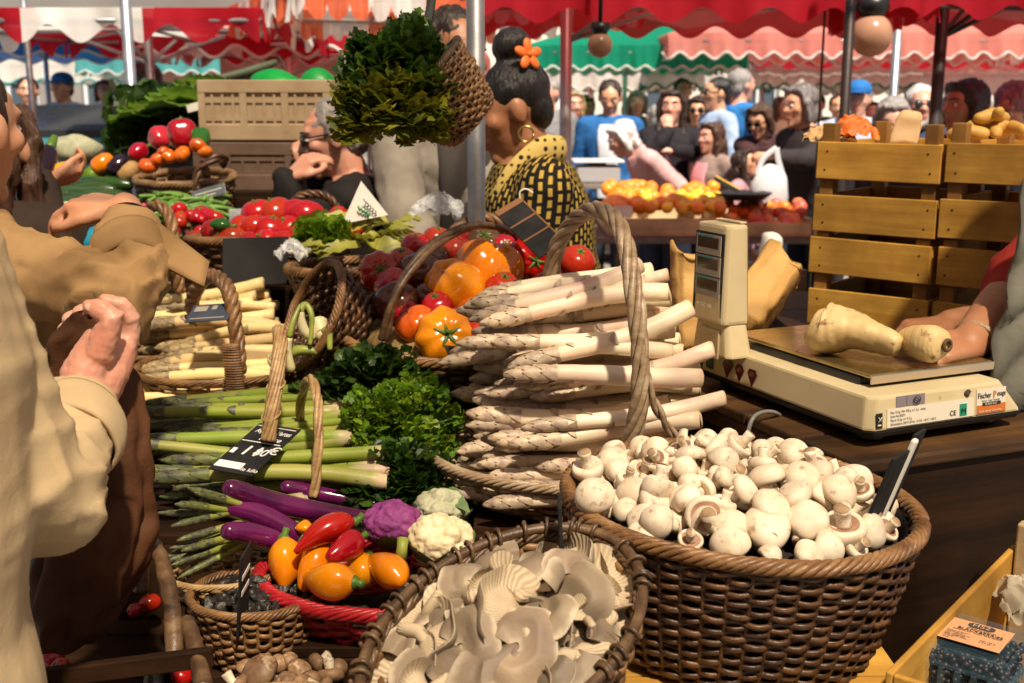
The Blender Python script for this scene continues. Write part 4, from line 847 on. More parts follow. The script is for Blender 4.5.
# tipped-over basket with leeks
tb = basket('wicker_basket', 'dark round basket tipped on its side behind the asparagus', W(352, 330, 2.16), .105, .105, .085, WK_DARK, .62, 0, (-70, -38), 30, .008, .005, .0085, 16, seed=33, rim_w=WK_MID)
tb.rotation_mode = 'QUATERNION'; ax = nrm(np.array([-.75, -.42, .42])); tb.rotation_quaternion = Matrix(lie(ax).tolist()).to_quaternion()
rnd = random.Random(83); LK = mat('leek_green', (.34, .36, .07), (.16, .22, .03), 20, .4, .1); LKW = mat('leek_white', (.70, .62, .42), (.58, .50, .26), 20, .4, .1)
def onion(label, pts, r, bulb):
    P = smoothpath(pts, 8); s = np.linspace(0, 1, len(P)); root = thing('spring_onion', label, 'onion', P[0], None, 'spring onions before the tipped basket'); k = len(P)//2
    a = MB(); tube(a, P[:k+1], r*np.interp(s[:k+1], [0, .06, .2, .5], [.4, bulb, bulb*.9, 1]), 12); obj('white_part', a, LKW, root, True, True); a = MB(); tube(a, P[k:], (r*np.interp(s[k:], [.5, 1], [1, .5])), 10); obj('green_part', a, LK, root, True, True)
onion('spring onion with a looped green stem', [W(318, 322, 2.05), W(312, 335, 2.04), W(304, 330, 2.03), W(300, 312, 2.03), W(306, 305, 2.04), W(312, 318, 2.03), W(310, 345, 2.02)], .0075, 1.6)
onion('spring onion with a pale round bulb', [W(317, 318, 2.06), W(322, 335, 2.04), W(328, 330, 2.03), W(330, 350, 2.02)], .009, 2.0)
onion('spring onion pointing left with dark roots', [W(268, 362, 2.04), W(284, 357, 2.04), W(300, 350, 2.03), W(318, 352, 2.03)], .011, 1.3)
onion('thin spring onion leaning on the thick handle', [W(292, 372, 2.0), W(288, 350, 2.0), W(292, 325, 2.0), W(300, 305, 2.02)], .006, 1.4)
# ------------------------------------------------------------------ brown mushrooms at the bottom edge
nb_c = W(285, 690, 1.25)*(1, 1, 0) + (0, 0, .804)
bb = basket('wicker_basket', 'pale-rimmed basket of brown mushrooms at bottom edge', nb_c + (0, -.02, 0), .085, .075, .075, WK_MID, .75, 0, (0, 0), 24, .007, .004, .007, 16, seed=37, rim_w=WK_LIGHT)
BRN = mat('mushroom_brown', (.36, .22, .12), (.17, .085, .04), 34, .55, .3, 60, vary=.25, spots=(.50, .36, .22), sspots=30)
bq = []
for i in range(3):
    src = protos[i].root; c_ = thing('brown_mushroom', 'mushroom', 'mushroom')
    for ch in src.children:
        d_ = ch.copy(); d_.data = ch.data.copy(); COL.objects.link(d_); d_.parent = c_
        if ch.name.startswith('cap'): d_.data.materials[0] = BRN
    bq.append(Proto(c_))
for k, (px, py, s_) in enumerate(((262, 670, .95), (236, 680, .6), (298, 666, .6), (310, 675, .5), (330, 670, .62), (287, 678, .55), (278, 658, .45), (318, 658, .55), (302, 682, .55), (246, 664, .5), (322, 684, .6), (290, 656, .45), (338, 662, .45))):
    p_ = WZ(px, py + 6, .872); bq[k % 3].put(p_, lie((rnd.gauss(0, .7), rnd.gauss(-.4, .5), (1, -.6, .5)[k % 3]), k), s_, 'brown capped mushroom in the basket at the bottom edge', 'brown mushrooms at the bottom edge')
# ------------------------------------------------------------------ lower left: trug of small red tomatoes, black tray
tr = thing('wooden_trug', 'dark trug with two thick bent wooden handles', 'trug', W(130, 640, 1.30)*(1, 1, 0) + (0, 0, .803))
def stick(pts, r, name='handle'): a = MB(); tube(a, smoothpath(pts, 10), r, 12); a.map(lambda v: wrinkle(v, .0018, 40, r*900)); obj(name, a, WK_STICK, tr, True, True)
stick([W(141, 590, 1.40), W(141, 565, 1.40), W(143, 545, 1.39), W(152, 545, 1.36), W(163, 565, 1.31), W(172, 610, 1.25), W(175, 662, 1.20)], .0105)
stick([W(143, 592, 1.47), W(141, 560, 1.48), W(140, 535, 1.49), W(135, 520, 1.5)], .009)
stick([W(187, 622, 1.26), W(193, 640, 1.22), W(199, 665, 1.17), W(204, 690, 1.12)], .0098, 'second_handle')
a = MB(); box(a, W(122, 668, 1.17), (.20, .012, .022), rotm(0, -4, 8), 0, .002); obj('front_bar', a, W_OLD, tr, False, True)
bt = board_box('flat black tray of small red peppers at lower left', (-.405, 1.36, .803), 14, .15, .22, .050, flat('matt_black2', (.012, .011, .011), .55), .006, 'black_tray', 'tray')
SMT = 'small red tomatoes at lower left'
for k in range(44):
    px, py = rnd.uniform(118, 232), rnd.uniform(518, 575); p_ = WZ(px, py, .86 + .01*rnd.random()); smR.put(p_, rndrot(rnd, 80), rnd.uniform(.010, .015), 'small red tomato in the dark lower left corner', SMT)
for k, (px, py, s_) in enumerate(((150, 603, .017), (106, 615, .017), (92, 618, .012), (181, 593, .016), (135, 610, .012), (53, 660, .017), (60, 668, .015), (182, 676, .016))):
    p_ = WZ(px, py, .848 if py < 640 else .83); smR.put(p_, rndrot(rnd, 60), s_, ('small red tomato with green calyx in the flat black tray', 'small red tomato near the brown bag hem')[py > 640], SMT)
# ------------------------------------------------------------------ hanging parsley basket
hk = W(470, 118, 2.05); hgb = basket('hanging_basket', 'brown wicker basket hanging tilted with parsley spilling out', hk, .090, .090, .115, WK_MID, .50, 0, (0, 0), 34, .0065, .004, .007, 18, seed=43, pw=.6, rim_w=WK_STICK)
axh = nrm(np.array([-.62, -.10, .55])); hgb.rotation_mode = 'QUATERNION'; hgb.rotation_quaternion = Matrix(lie(axh).tolist()).to_quaternion(); hgb.location = Vector((W(474, 124, 2.05)).tolist())
sm = MB(); tube(sm, smoothpath([W(424, 50, 2.05), W(428, 20, 2.06), W(432, -10, 2.07), W(436, -130, 2.1)], 6), (.008, .002), 8); sm.xf(hgb.matrix_basis.inverted()); obj('strap', sm, flat('strap_dark', (.02, .025, .02)), hgb)
parsley('big parsley bunch spilling from the hanging basket', W(402, 96, 2.02), .080, .085, .094, 3400, .030, LEAF_D, 11)
parsley('paler parsley sprigs at the front of the hanging bunch', W(388, 120, 1.955), .078, .05, .066, 1300, .031, LEAF_O, 13)
# ------------------------------------------------------------------ dark hanging sign by the woman
O = W(494, 212, 2.22); Xd, Yd = W(519, 197, 2.24) - O, -(W(560, 262, 2.10) - O); sg = thing('price_sign', 'tilted dark price board with brown lines and a wire hook', 'price sign', O); Bx = basis(Xd, Yd)
b = MB(); plate(b, O - Bx[:, 1]*.155, Xd, Yd, .062, .155, .004, bev=.001); obj('board', b, SLATE, sg, False, True)
b = MB(); BRL = flat('brown_line', (.20, .085, .03)); O2 = O + Bx[:, 2]*.0012
for y, hgt in ((-.016, .014), (-.060, .004), (-.105, .004)): plate(b, O2 + Bx[:, 1]*y, Xd, Yd, .061, hgt, .0008)
plate(b, O2 - Bx[:, 1]*.154 + Bx[:, 0]*.0585, Xd, Yd, .003, .137, .0007); obj('lines', b, BRL, sg, False, True)
a = MB(); tube(a, smoothpath([W(520, 199, 2.235), W(520, 192, 2.235), W(526, 189, 2.235), W(533, 193, 2.235)], 6), .0016, 6); obj('hook', a, CHALK, sg, True, True)
# ================================================================== old chest, scale, parsnips
CH_O, CH_A = np.array([.464, 1.45, .803]), 22.0
ch = thing('wooden_chest', 'old dark brown wooden chest carrying the cream scale', 'chest', CH_O, (0, 0, R(CH_A)))
def lbox(root, name, c, s, m, bev=.003, M=None, smooth=False): b = MB(); box(b, c, s, M, 0, bev); return obj(name, b, m, root, smooth)
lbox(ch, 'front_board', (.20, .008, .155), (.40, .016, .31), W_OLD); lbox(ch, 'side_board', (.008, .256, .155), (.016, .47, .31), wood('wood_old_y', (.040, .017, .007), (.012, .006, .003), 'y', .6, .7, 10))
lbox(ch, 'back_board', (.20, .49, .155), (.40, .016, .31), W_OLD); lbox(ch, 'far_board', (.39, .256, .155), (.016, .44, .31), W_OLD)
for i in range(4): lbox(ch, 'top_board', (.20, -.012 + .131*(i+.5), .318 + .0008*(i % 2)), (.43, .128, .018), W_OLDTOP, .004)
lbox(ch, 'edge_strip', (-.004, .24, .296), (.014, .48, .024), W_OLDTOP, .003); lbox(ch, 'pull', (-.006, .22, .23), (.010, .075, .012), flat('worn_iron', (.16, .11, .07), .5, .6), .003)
cb = MB(); tube(cb, smoothpath([W(744, 476, 1.60), W(746, 445, 1.60), W(752, 420, 1.61), W(764, 412, 1.63), W(778, 414, 1.66), W(786, 424, 1.72)], 8), .0032, 8); solo('cable', 'grey cable looping up beside the old chest', 'cable', cb, flat('cable_grey', (.22, .22, .21), .35), W(744, 476, 1.60))
SCR = mat('scale_cream', (.60, .50, .30), (.53, .43, .245), 8, .42, .04, 60, spots=(.30, .20, .09), sspots=34, tspots=(.70, .80)); BLKP = flat('black_plastic', (.012, .012, .012), .35)
sc_ = thing('weighing_scale', 'cream electronic weighing scale with upright display on chest', 'scale', (.485, 1.49, 1.133), (0, 0, R(24)))
def slab(name, poly0, z0, poly1, z1, m, bev=.006):
    b = MB(); n = len(poly0); v = [(x, y, z0) for x, y in poly0] + [(x, y, z1) for x, y in poly1]; bm = bmesh.new(); vs = [bm.verts.new(q) for q in v]
    bm.faces.new(vs[:n][::-1]); bm.faces.new(vs[n:]); [bm.faces.new((vs[i], vs[(i+1) % n], vs[n+(i+1) % n], vs[n+i])) for i in range(n)]
    bmesh.ops.bevel(bm, geom=bm.edges[:], offset=bev, segments=2, profile=.6, affect='EDGES'); bm.verts.index_update(); b.add([q.co[:] for q in bm.verts], [[w.index for w in q.verts] for q in bm.faces]); bm.free(); return obj(name, b, m, sc_, False)
rect = lambda x0, x1, y0, y1, c: [(x0+c, y0), (x1-c, y0), (x1, y0+c), (x1, y1-c), (x1-c, y1), (x0+c, y1), (x0, y1-c), (x0, y0+c)]
slab('base_tray', rect(.004, .288, .004, .415, .010), .012, rect(0, .292, 0, .42, .01), .022, BLKP, .003)
slab('housing', rect(0, .292, 0, .42, .012), .0225, rect(.006, .250, .004, .415, .012), .070, SCR, .004)
for x, y in ((.04, .04), (.25, .04), (.04, .38), (.25, .38)): b = MB(); lathe(b, [(.0002, 0), (.018, 0), (.018, .006), (.006, .008), (.006, .0125), (.0002, .0125)], 16, (x, y, .0005)); obj('foot', b, BLKP, sc_)
lbox(sc_, 'platter_support', (.14, .20, .075), (.20, .26, .012), BLKP, .003)
PLT = mat('platter_steel', (.52, .38, .16), (.42, .30, .12), 20, .26, .06, 120, metal=.9, stretch=(.2, 1, 1))
lbox(sc_, 'platter', (.158, .218, .0855), (.232, .335, .006), PLT, .003); lbox(sc_, 'platter_lip', (.158, .0485, .081), (.232, .003, .012), flat('lip_steel', (.62, .50, .36), .3, .8), .001)
# display column
slab('display_foot', rect(-.030, .020, .290, .400, .008), .066, rect(-.026, .016, .305, .392, .006), .120, SCR, .004)
slab('display_head', rect(-.034, .018, .302, .396, .006), .118, rect(-.030, .012, .305, .393, .006), .276, SCR, .006)
PX, PY, PO = np.array([0, -1., 0]), np.array([.02, 0, 1.0]), np.array([-.0335, .391, .130])     # display face looks along -x
LCD = flat('lcd_brown', (.045, .030, .016), .15); LCDF = flat('lcd_frame', (.30, .27, .22), .5); TEAL = flat('teal_stripe', (.02, .22, .24), .5)
b = MB(); plate(b, PO, PX, PY, .080, .132, .003); obj('display_panel', b, BLKP, sc_, False)
for i in range(3):
    o = PO + np.array([-.0006, -.006, .030 + .0335*i]); b = MB(); plate(b, o, PX, PY, .068, .031, .0015); p = obj('display_field', b, LCDF, sc_, False)
    b = MB(); plate(b, o + (-.0006, -.005, .010), PX, PY, .057, .017, .001); obj('lcd', b, LCD, p, False); b = MB(); plate(b, o + (-.0005, -.003, .028), PX, PY, .045, .002, .0008); obj('stripe', b, TEAL, p, False)
    text('- - - -', .007, INK, p, o + (-.0010, -.012, .002), PX, PY, 'printing', world=False)
text('V  TEC  200', .008, CHALK, sc_, PO + (-.0008, -.014, .012), PX, PY, 'printing', world=False)
lbox(sc_, 'recess_plate', (-.0295, .345, .085), (.004, .055, .048), mat('scale_cream_dark', (.52, .43, .26), (.46, .37, .21), 8, .5), .002)
lbox(sc_, 'back_cap', (.006, .349, .2785), (.012, .07, .003), SCR, .001)
# stickers: three dark red gems
GEM = flat('sticker_red', (.10, .008, .012), .4); GEML = flat('sticker_gold', (.32, .14, .06), .5)
for k in range(3):
    y0 = .335 - .034*k; b = MB(); pr_ = [(-.013, .004), (-.008, .012), (.008, .012), (.013, .004), (0, -.018)]; o = np.array([-.0002, y0, .042]); V = np.array([[0, -x, z] for x, z in pr_]) + o
    b.add(V, [tuple(range(5))]); st_ = obj('gem_sticker', b, GEM, sc_, False)
    for z in (.004, .0005): text('le rubis' if z > .002 else 'qualite', .0050, GEML, st_, o + (-.0006, .009, z), PX, np.array([0, 0, 1.]), 'printing', world=False, squash=.9)
b = MB(); b.add([(-.0006, .395, .030), (-.0006, .375, .030), (-.0006, .38, .062), (-.0006, .395, .062)], [(0, 1, 2, 3)]); obj('green_sticker', b, flat('sticker_green', (.004, .06, .03), .4), sc_, False)
# front labels (front face looks along -y)
FX, FZ = np.array([1., 0, 0]), np.array([0, .08, 1.])
def flab(name, x, z, w, h, m, lift=.0011): b = MB(); plate(b, (x, .0048*(z-.0225)/.0475*.85 - lift, z), FX, FZ, w, h, .0008); return obj(name, b, m, sc_, False)
STW = flat('sticker_white', (.66, .60, .48), .4); STG = flat('sticker_grey', (.20, .17, .19), .5); STO = flat('sticker_orange', (.52, .14, .02), .4); STB = flat('sticker_green2', (.01, .24, .13), .4)
def ft(s, size, x, z, m, par, sq=1.0, lift=.0021): text(s, size, m, par, (x, .0048*(z-.0225)/.0475*.85 - lift, z), FX, FZ, 'printing', world=False, squash=sq)
L1 = flab('rating_label', .032, .026, .158, .026, STW)
for i, s_ in enumerate(('Max 15 kg  Min 100 g  e = 5 g   classe', 'Serie No 00271', 'Max 6 15 kg  d = 2 5 g', 'Alimentation 230 V 50 Hz  12 VA  -10 C / +40 C')): ft(s_, .0046, .037, .0455 - .0055*i, INK, L1, .9)
ft('CE', .010, .144, .031, INK, L1); b = MB(); plate(b, (.163, -.0014, .0285), FX, FZ, .013, .017, .0008); obj('green_mark', b, STB, L1, False); ft('M', .012, .1645, .0315, INK, L1, lift=.0031)
L2 = flab('maker_label', .195, .0265, .056, .036, STW); b = MB(); plate(b, (.1955, -.0012, .027), FX, FZ, .055, .0125, .0008); obj('orange_band', b, STO, L2, False)
ft('Fischer', .0115, .1965, .0495, INK, L2, .78); ft('P', .015, .2255, .048, STO, L2, .8); ft('esage', .0105, .2335, .0505, INK, L2, .72); ft('Balances - Pesage - Etiquetage', .0036, .204, .0445, INK, L2, .8)
b = MB(); plate(b, (.206, -.0012, .0385), FX, FZ, .034, .0045, .0009); obj('black_band', b, INK, L2, False); ft('02 98 55 00 27', .0042, .209, .0395, STW, L2, .9, lift=.0033); ft('VENTE - SERVICE - REPARATION', .0035, .198, .0295, STW, L2, .85, lift=.0033)
L3 = flab('grey_label', .048, .0535, .018, .0145, STG); L4 = flab('grey_label', .067, .0535, .032, .0145, STG); b = MB(); tube(b, [(.083 + .0058*math.cos(a), -.0003, .0607 + .0058*math.sin(a)) for a in np.linspace(0, 6.28, 20)], .0006, 5); tube(b, [(.078, -.0003, .062), (.083, -.0003, .0585), (.088, -.0003, .062)], .0008, 5); obj('round_emblem', b, INK, L4)
L5 = flab('black_label', .013, .027, .011, .021, BLKP); b = MB(); tube(b, [(.0155, -.0014, .043), (.0215, -.0014, .036)], .0006, 5); tube(b, [(.0215, -.0014, .043), (.0155, -.0014, .036)], .0006, 5); plate(b, (.0155, -.0012, .030), FX, FZ, .006, .0025, .0008); obj('bin_symbol', b, STW, L5)
b = MB(); ball(b, (.178, .002, .060), (.006, .0012, .005), 12, 8); obj('worn_spot', b.map(lambda v: wrinkle(v, .002, 200)), flat('worn_brown', (.05, .03, .02)), sc_)
# parsnips
PRS = mat('parsnip', (.62, .46, .22), (.50, .33, .13), 18, .55, .5, 26, .004, stretch=(1, 1, 1), spots=(.22, .11, .04), sspots=44, tspots=(.60, .70), sss=.06)
def parsnip(label, pts, rad, crown=True):
    P = smoothpath(pts, 12); s = np.linspace(0, 1, len(P)); rr = np.interp(s, np.linspace(0, 1, len(rad)), rad); th = np.linspace(0, 2*PI, 26, endpoint=False)
    Rm = rr[:, None]*(1 + .05*np.cos(3*th + 4*s[:, None]) + .012*np.sin(s[:, None]*70)); root = thing('parsnip', label, 'parsnip', P[0], None, 'parsnips on the scale platter'); a = MB(); tube(a, P, Rm, 26); a.map(lambda v: wrinkle(v, .0022, 40, len(P))); obj('root', a, PRS, root, True, True)
    if crown: a = MB(); c = P[0]; d = nrm(P[0]-P[1]); q = lie(d); ca_ = np.linspace(0, 6.28, 20); tube(a, c + .004*d + .0075*np.cos(ca_)[:, None]*q[:, 0] + .0075*np.sin(ca_)[:, None]*q[:, 1], .0028, 6); obj('crown_ring', a, flat('crown_brown', (.10, .05, .02), .7), root, True, True)
    return root
parsnip('big knobbly parsnip on the scale platter, fat end left', [W(812, 322, 1.70), W(826, 329, 1.69), W(852, 330, 1.665), W(878, 338, 1.64), W(899, 346, 1.615)], [.020, .034, .040, .036, .029, .025, .022, .020, .014], False)
parsnip('shorter parsnip with its cut crown facing right', [W(945, 345, 1.585), W(938, 344, 1.595), W(920, 342, 1.62), W(902, 339, 1.64)], [.010, .021, .027, .027, .024, .016], True)
# ------------------------------------------------------------------ wooden crates at right
plinth('dark support under the wooden crate stacks', .62, 1.30, 2.17, 3.00, .801, 1.10)
ua, pa = np.array([math.cos(R(-40)), math.sin(R(-40))]), np.array([math.sin(R(40)), math.cos(R(40))])
le = np.array([.670, 2.545]); GRP = 'slatted wooden crates stacked at right'
for si, (off, zo, nm) in enumerate(((0, 0, 'left'), (.282, .004, 'right'))):
    for k in range(2):
        c = le + ua*(off + .137) + pa*.17; slat_crate(('yellow slatted crate at the bottom of the stack behind the kraft bag', 'yellow slatted crate on top of the stack behind the kraft bag', 'yellow slatted crate low in the stack by the forearm', 'yellow slatted crate on top of the stack by the red sleeve')[si*2+k],
            (c[0], c[1], 1.1015 + zo + k*.212), -40 + RND.uniform(-1, 1),   .272, .34, .196, 2, gap=.44, extra=(.014, .040)[k], group=GRP)
c = le + ua*.137 + pa*.17
KRAFT = mat('kraft_paper', (.56, .33, .10), (.46, .25, .07), 6, .7, .5, 30, .006); KRAFTL = mat('kraft_pale', (.60, .38, .18), (.52, .31, .13), 6, .7, .4, 30, .006)
ORP = mat('orange_paper', (.70, .17, .02), (.60, .12, .015), 6, .6, .4, 30, .006)
crinkle_bag('crumpled orange paper lying in the top left crate', W(853, 132, 2.62), (.045, .05, .030), 14, ORP, 'wrapping_paper', 'paper', .3)
crinkle_bag('pale crumpled paper beside the orange paper in the crate', W(828, 136, 2.62), (.05, .04, .022), 17, KRAFTL, 'wrapping_paper', 'paper', .3)
GIN = mat('ginger', (.58, .34, .07), (.46, .24, .04), 16, .6, .5, 40)
for k, (px, py) in enumerate(((985, 128), (1000, 132), (1014, 130), (968, 134), (992, 118), (1024, 134))):
    a = MB(); capsule(a, smoothpath([(-.03, 0, 0), (0, .008, .006), (.03, 0, 0)], 5), .014, 10); capsule(a, [(0, .005, .004), (.008, .026, .012)], .012, 10); a.map(lambda v: wrinkle(v @ rotm(0, 0, 50*k).T, .004, 40, k)); solo('ginger_root', 'knobbly yellowish ginger root on the top right crate', 'ginger', a.move(W(px, py, 2.45)), GIN, W(px, py, 2.45), 'ginger roots on the top right crate')
for st_ in (0.137, .42): 
    c = le + ua*st_ + pa*.17; a = MB(); box(a, (c[0], c[1], 1.475), (.23, .29, .006), rotm(0, 0, -40)); solo('paper_sheet', ('paper sheet lining the top left crate', 'paper sheet lining the top right crate')[st_ > .2], 'paper', a, KRAFTL, (c[0], c[1], 1.475), smooth=False)
def paper_bag(label, base, ax, wd, L, w, d, m, seed, bend=.0, handle_=False):
    """open sack: rounded rectangle section, from base along ax"""
    z = nrm(ax); x = nrm(np.asarray(wd) - (np.asarray(wd) @ z)*z); y = np.cross(z, x); n = 44; th = np.linspace(0, 2*PI, n, endpoint=False); rows = []
    root = thing('paper_bag', label, 'bag', base); sx, sy = np.sign(np.cos(th))*np.abs(np.cos(th))**.35, np.sign(np.sin(th))*np.abs(np.sin(th))**.5
    for f in np.linspace(0, 1, 26): rows.append(np.asarray(base) + z*L*f + x*(w/2*sx*(1+.06*f))[:, None] + y*(d/2*(1-.35*f*(np.abs(sx) > .9))*sy*(1+.25*f))[:, None] + y*bend*f*f)
    rows[-1] = rows[-1] + z*(.02*np.sin(th*2+seed))[:, None]; a = MB(); grid(a, np.array(rows), False, True); a.add(rows[0], [tuple(range(n))]); a.map(lambda v: wrinkle(wrinkle(v, .008, 12, seed), .004, 34, seed)); o = obj('sack', a, m, root, True, True); s_ = o.modifiers.new('t', 'SOLIDIFY'); s_.thickness = .0012
    if handle_:
        a = MB(); e = np.asarray(base) + z*L; tube(a, smoothpath([e - x*w*.2, e - x*w*.15 + z*.05, e + x*w*.15 + z*.05, e + x*w*.2], 6), (.006, .0015), 8); obj('handle', a, m, root, True, True)
    return root
paper_bag('open brown kraft paper bag lying behind the scale', W(738, 330, 1.98), W(782, 262, 2.10) - W(738, 330, 1.98), (.5, .5, .6), .17, .105, .07, KRAFT, 3)
paper_bag('yellowish kraft bag standing between asparagus and scale', W(704, 345, 2.02), W(700, 255, 2.06) - W(704, 345, 2.02), (1, .2, 0), .17, .10, .05, KRAFT, 8)
paper_bag('small paper carrier bag with handles in the crate', W(903, 142, 2.55), (.2, .1, 1), (1, -.3, .1), .048, .055, .012, mat('kraft_light', (.66, .46, .26), (.58, .38, .19), 6, .7, .4, 30), 5, 0, False)
plinth('dark box holding up the kraft bags', .28, .56, 1.96, 2.14, .801, 1.165)
# ------------------------------------------------------------------ berry box at the lower right
bx_a = 51.0; bu, bv = np.array([math.cos(R(bx_a)), math.sin(R(bx_a))]), np.array([math.sin(R(bx_a)), -math.cos(R(bx_a))])
BW, BL = .24, .46; far = np.array([.690, 1.478]); cen = far - bu*BL/2 + bv*BW/2
bbx = board_box('thin yellow wooden tray with a punnet of blackberries', (cen[0], cen[1], .802), bx_a, BL, BW, .198, W_YEL, .008, 'wooden_tray', 'tray')
ep = MB(); box(ep, (BL/2 - .014, BW/2 - .045 - .05, .115), (.022, .17, .245), None, 0, .003); obj('end_block', ep, W_PALE, bbx, False)
def punnet(label, c, ang, w, d, h, lab=True):
    root = thing('berry_punnet', label, 'punnet', c, (0, 0, R(ang))); CLP = MATS.get('clearp')
    if not CLP: t = NT('clear_shell'); CLP = MATS['clearp'] = t.bsdf((.20, .40, .55), .05, t.bump(t.noise(t.coord(), 40, 2), .3, .01), .9, alpha=.09, coat=1.0)  # blue tint painted in for the sky glints on clear plastic
    a = MB(); rr = lambda k, z: [(x*w/2*k, y*d/2*k, z) for x, y in ((-1, -.86), (-.86, -1), (.86, -1), (1, -.86), (1, .86), (.86, 1), (-.86, 1), (-1, .86))]
    rings = [rr(.86, .002), rr(.93, h*.5), rr(.97, h*.62), rr(1.05, h*.64), rr(1.05, h*.68), rr(.97, h*.70), rr(.93, h*.94), rr(.86, h), rr(.80, h-.003), rr(.78, h-.003)]
    grid(a, np.array(rings), False, True); a.add(rings[-1], [tuple(range(8))]); a.add(rings[0], [tuple(range(8))[::-1]])
    for k in range(-3, 4):
        for sy in (-1, 1): box(a, (k*w*.12, sy*d*.485, h*.38), (.006, .006, h*.42))
    for k in range(-2, 3):
        for sx in (-1, 1): box(a, (sx*w*.485, k*d*.16, h*.38), (.006, .006, h*.42))
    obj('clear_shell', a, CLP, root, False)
    BK = mat('blackberry', (.005, .003, .006), (.012, .004, .008), 40, .5, .1); a = MB(); rn = random.Random(9)
    for i in range(-2, 3):
        for j in range(-2, 3):
            for kz in range(2):
                cc = np.array([i*w*.165, j*d*.165, h*.26 + kz*h*.34])
                for q in range(14): v = nrm([rn.gauss(0, 1) for _ in range(3)]); ball(a, cc + v*.0078, .0042, 8, 6)
    obj('blackberries', a, BK, root)
    if lab:
        LB = flat('label_peach', (.62, .32, .16), .5); a = MB(); lw, lh = d*.62, w*.52; o = np.array([w*.30, -d*.0, h+.0006])
        Xl, Yl = np.array([0, -1., 0]), np.array([1., 0, 0]); O = np.array([-w*.24, lw/2, h + .0012]); plate(a, O, Xl, Yl, lw, lh, .0008, bev=.0004); lb = obj('label', a, LB, root, False)
        def lt_(s, x, y, sz, m=INK, sq=1.0, dz=.0006): text(s, sz, m, lb, O + Xl*x*lw + Yl*y*lh + np.array([0, 0, dz]), Xl, Yl, 'printing', world=False, squash=sq)
        a = MB(); pl_ = [(.28, .80), (.34, .74), (.66, .74), (.72, .80), (.72, .90), (.66, .95), (.34, .95), (.28, .90)]; a.add([O + Xl*x*lw + Yl*y*lh + np.array([0, 0, .0005]) for x, y in pl_], [tuple(range(8))[::-1]]); obj('dark_badge', a, flat('badge', (.05, .055, .06)), lb, False)
        lt_('H52', .35, .775, .0125, LB, .95, .0012); lt_('PREMIUM BERRIES', .30, .66, .0042); lt_('BLACKBERRIES', .17, .55, .0085, INK, .92); lt_('ZARZAMORA - MURES - BROMBEEREN', .12, .49, .0036, INK, .9)
        for i in range(6): lt_(('Product of Mexico', 'Distributed by', 'class 1 calibre 20 mm', 'Keep refrigerated', 'Wash before eating', 'Lot 0427')[i], .06, .38 - .055*i, .0036, INK, .9)
        lt_('Net 125 g', .62, .25, .0042); lt_('e 4.4 oz', .62, .18, .0042); lt_('www', .08, .04, .0034)
    return root
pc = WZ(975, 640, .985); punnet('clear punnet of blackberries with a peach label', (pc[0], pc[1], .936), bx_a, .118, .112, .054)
q_ = np.array([pc[0], pc[1]]) + bv*.012; punnet('lower clear punnet of blackberries under the labelled one', (q_[0], q_[1], .870), bx_a, .118, .112, .054, False); plinth_ = MB(); box(plinth_, (q_[0], q_[1], .840), (.12, .12, .054), rotm(0, 0, bx_a)); solo('filler_block', 'dark filler block added under the punnets in the tray', 'block', plinth_, DARK_FILL, (q_[0], q_[1], .84), smooth=False)  # lower punnet and block added as filler under the labelled punnet
crinkle_bag('crumpled pale cloth in the corner of the berry tray', WZ(1020, 598, .965), (.03, .05, .022), 3, mat('cloth_cream', (.46, .40, .30), (.36, .31, .22), 14, .8, .3), 'white_cloth', 'cloth', .25)
# ================================================================== people
def skin(name, c1, c2, bump=.25):
    if name in MATS: return MATS[name]
    t = NT(name); v = t.coord((1, 1, 1), False); n = t.noise(v, 14, 5); n2 = t.noise(v, 260, 3)
    c = t.mix(t.ramp(n, [(.35, 0), (.7, 1)]), c1, c2); MATS[name] = t.bsdf(c, .45, t.bump(t.math('ADD', n2, t.math('MULTIPLY', t.noise(v, 60, 4), 1.5)), bump, .0012), .4, .15, (.02, .008, .004)); return MATS[name]
SK1 = skin('skin_fair', (.56, .30, .18), (.50, .22, .12)); SK2 = skin('skin_tan', (.40, .19, .10), (.33, .13, .06)); SK3 = skin('skin_pink', (.60, .32, .23), (.54, .22, .14))
def hairm(n, c, c2=None): return mat('hair_'+n, c, c2 or tuple(q*.4 for q in c), 60, .42, 1.0, 130, .007, stretch=(1, 1, .10), spec=.45)
H_BLK, H_BRN, H_GRY, H_WHT, H_DBR, H_PNK = hairm('black', (.014, .010, .009)), hairm('brown', (.09, .04, .02)), hairm('grey', (.34, .31, .29), (.16, .14, .13)), hairm('white', (.66, .62, .58), (.45, .42, .40)), hairm('dark_brown', (.035, .018, .010)), hairm('pink_grey', (.34, .15, .17), (.16, .07, .08))
EYEW, EYED, LIP = flat('eye_white', (.7, .66, .62), .2), flat('eye_dark', (.02, .012, .01), .1), flat('lip', (.40, .10, .08), .4); GLS = flat('dark_glasses', (.008, .008, .009), .08)
def cloth(n, c, c2=None, rough=.8, bump=.35, bs=320):
    if 'cloth_'+n in MATS: return MATS['cloth_'+n]
    t = NT('cloth_'+n); v = t.coord(); c2 = c2 or tuple(q*.8 for q in c); cc_ = t.mix(t.ramp(t.noise(v, 9, 5), [(.35, 0), (.65, 1)]), c, c2)
    big = t.n('ShaderNodeTexNoise', Vector=v, Scale=13.0, Detail=4.0, Roughness=.5, Distortion=1.2).outputs[0]; rid = t.math('ABSOLUTE', t.math('SUBTRACT', big, .5))
    nb = t.bump(t.noise(v, bs, 3), bump, .0008, t.bump(rid, .22, .008)); MATS['cloth_'+n] = t.bsdf(cc_, rough, nb, .2); return MATS['cloth_'+n]
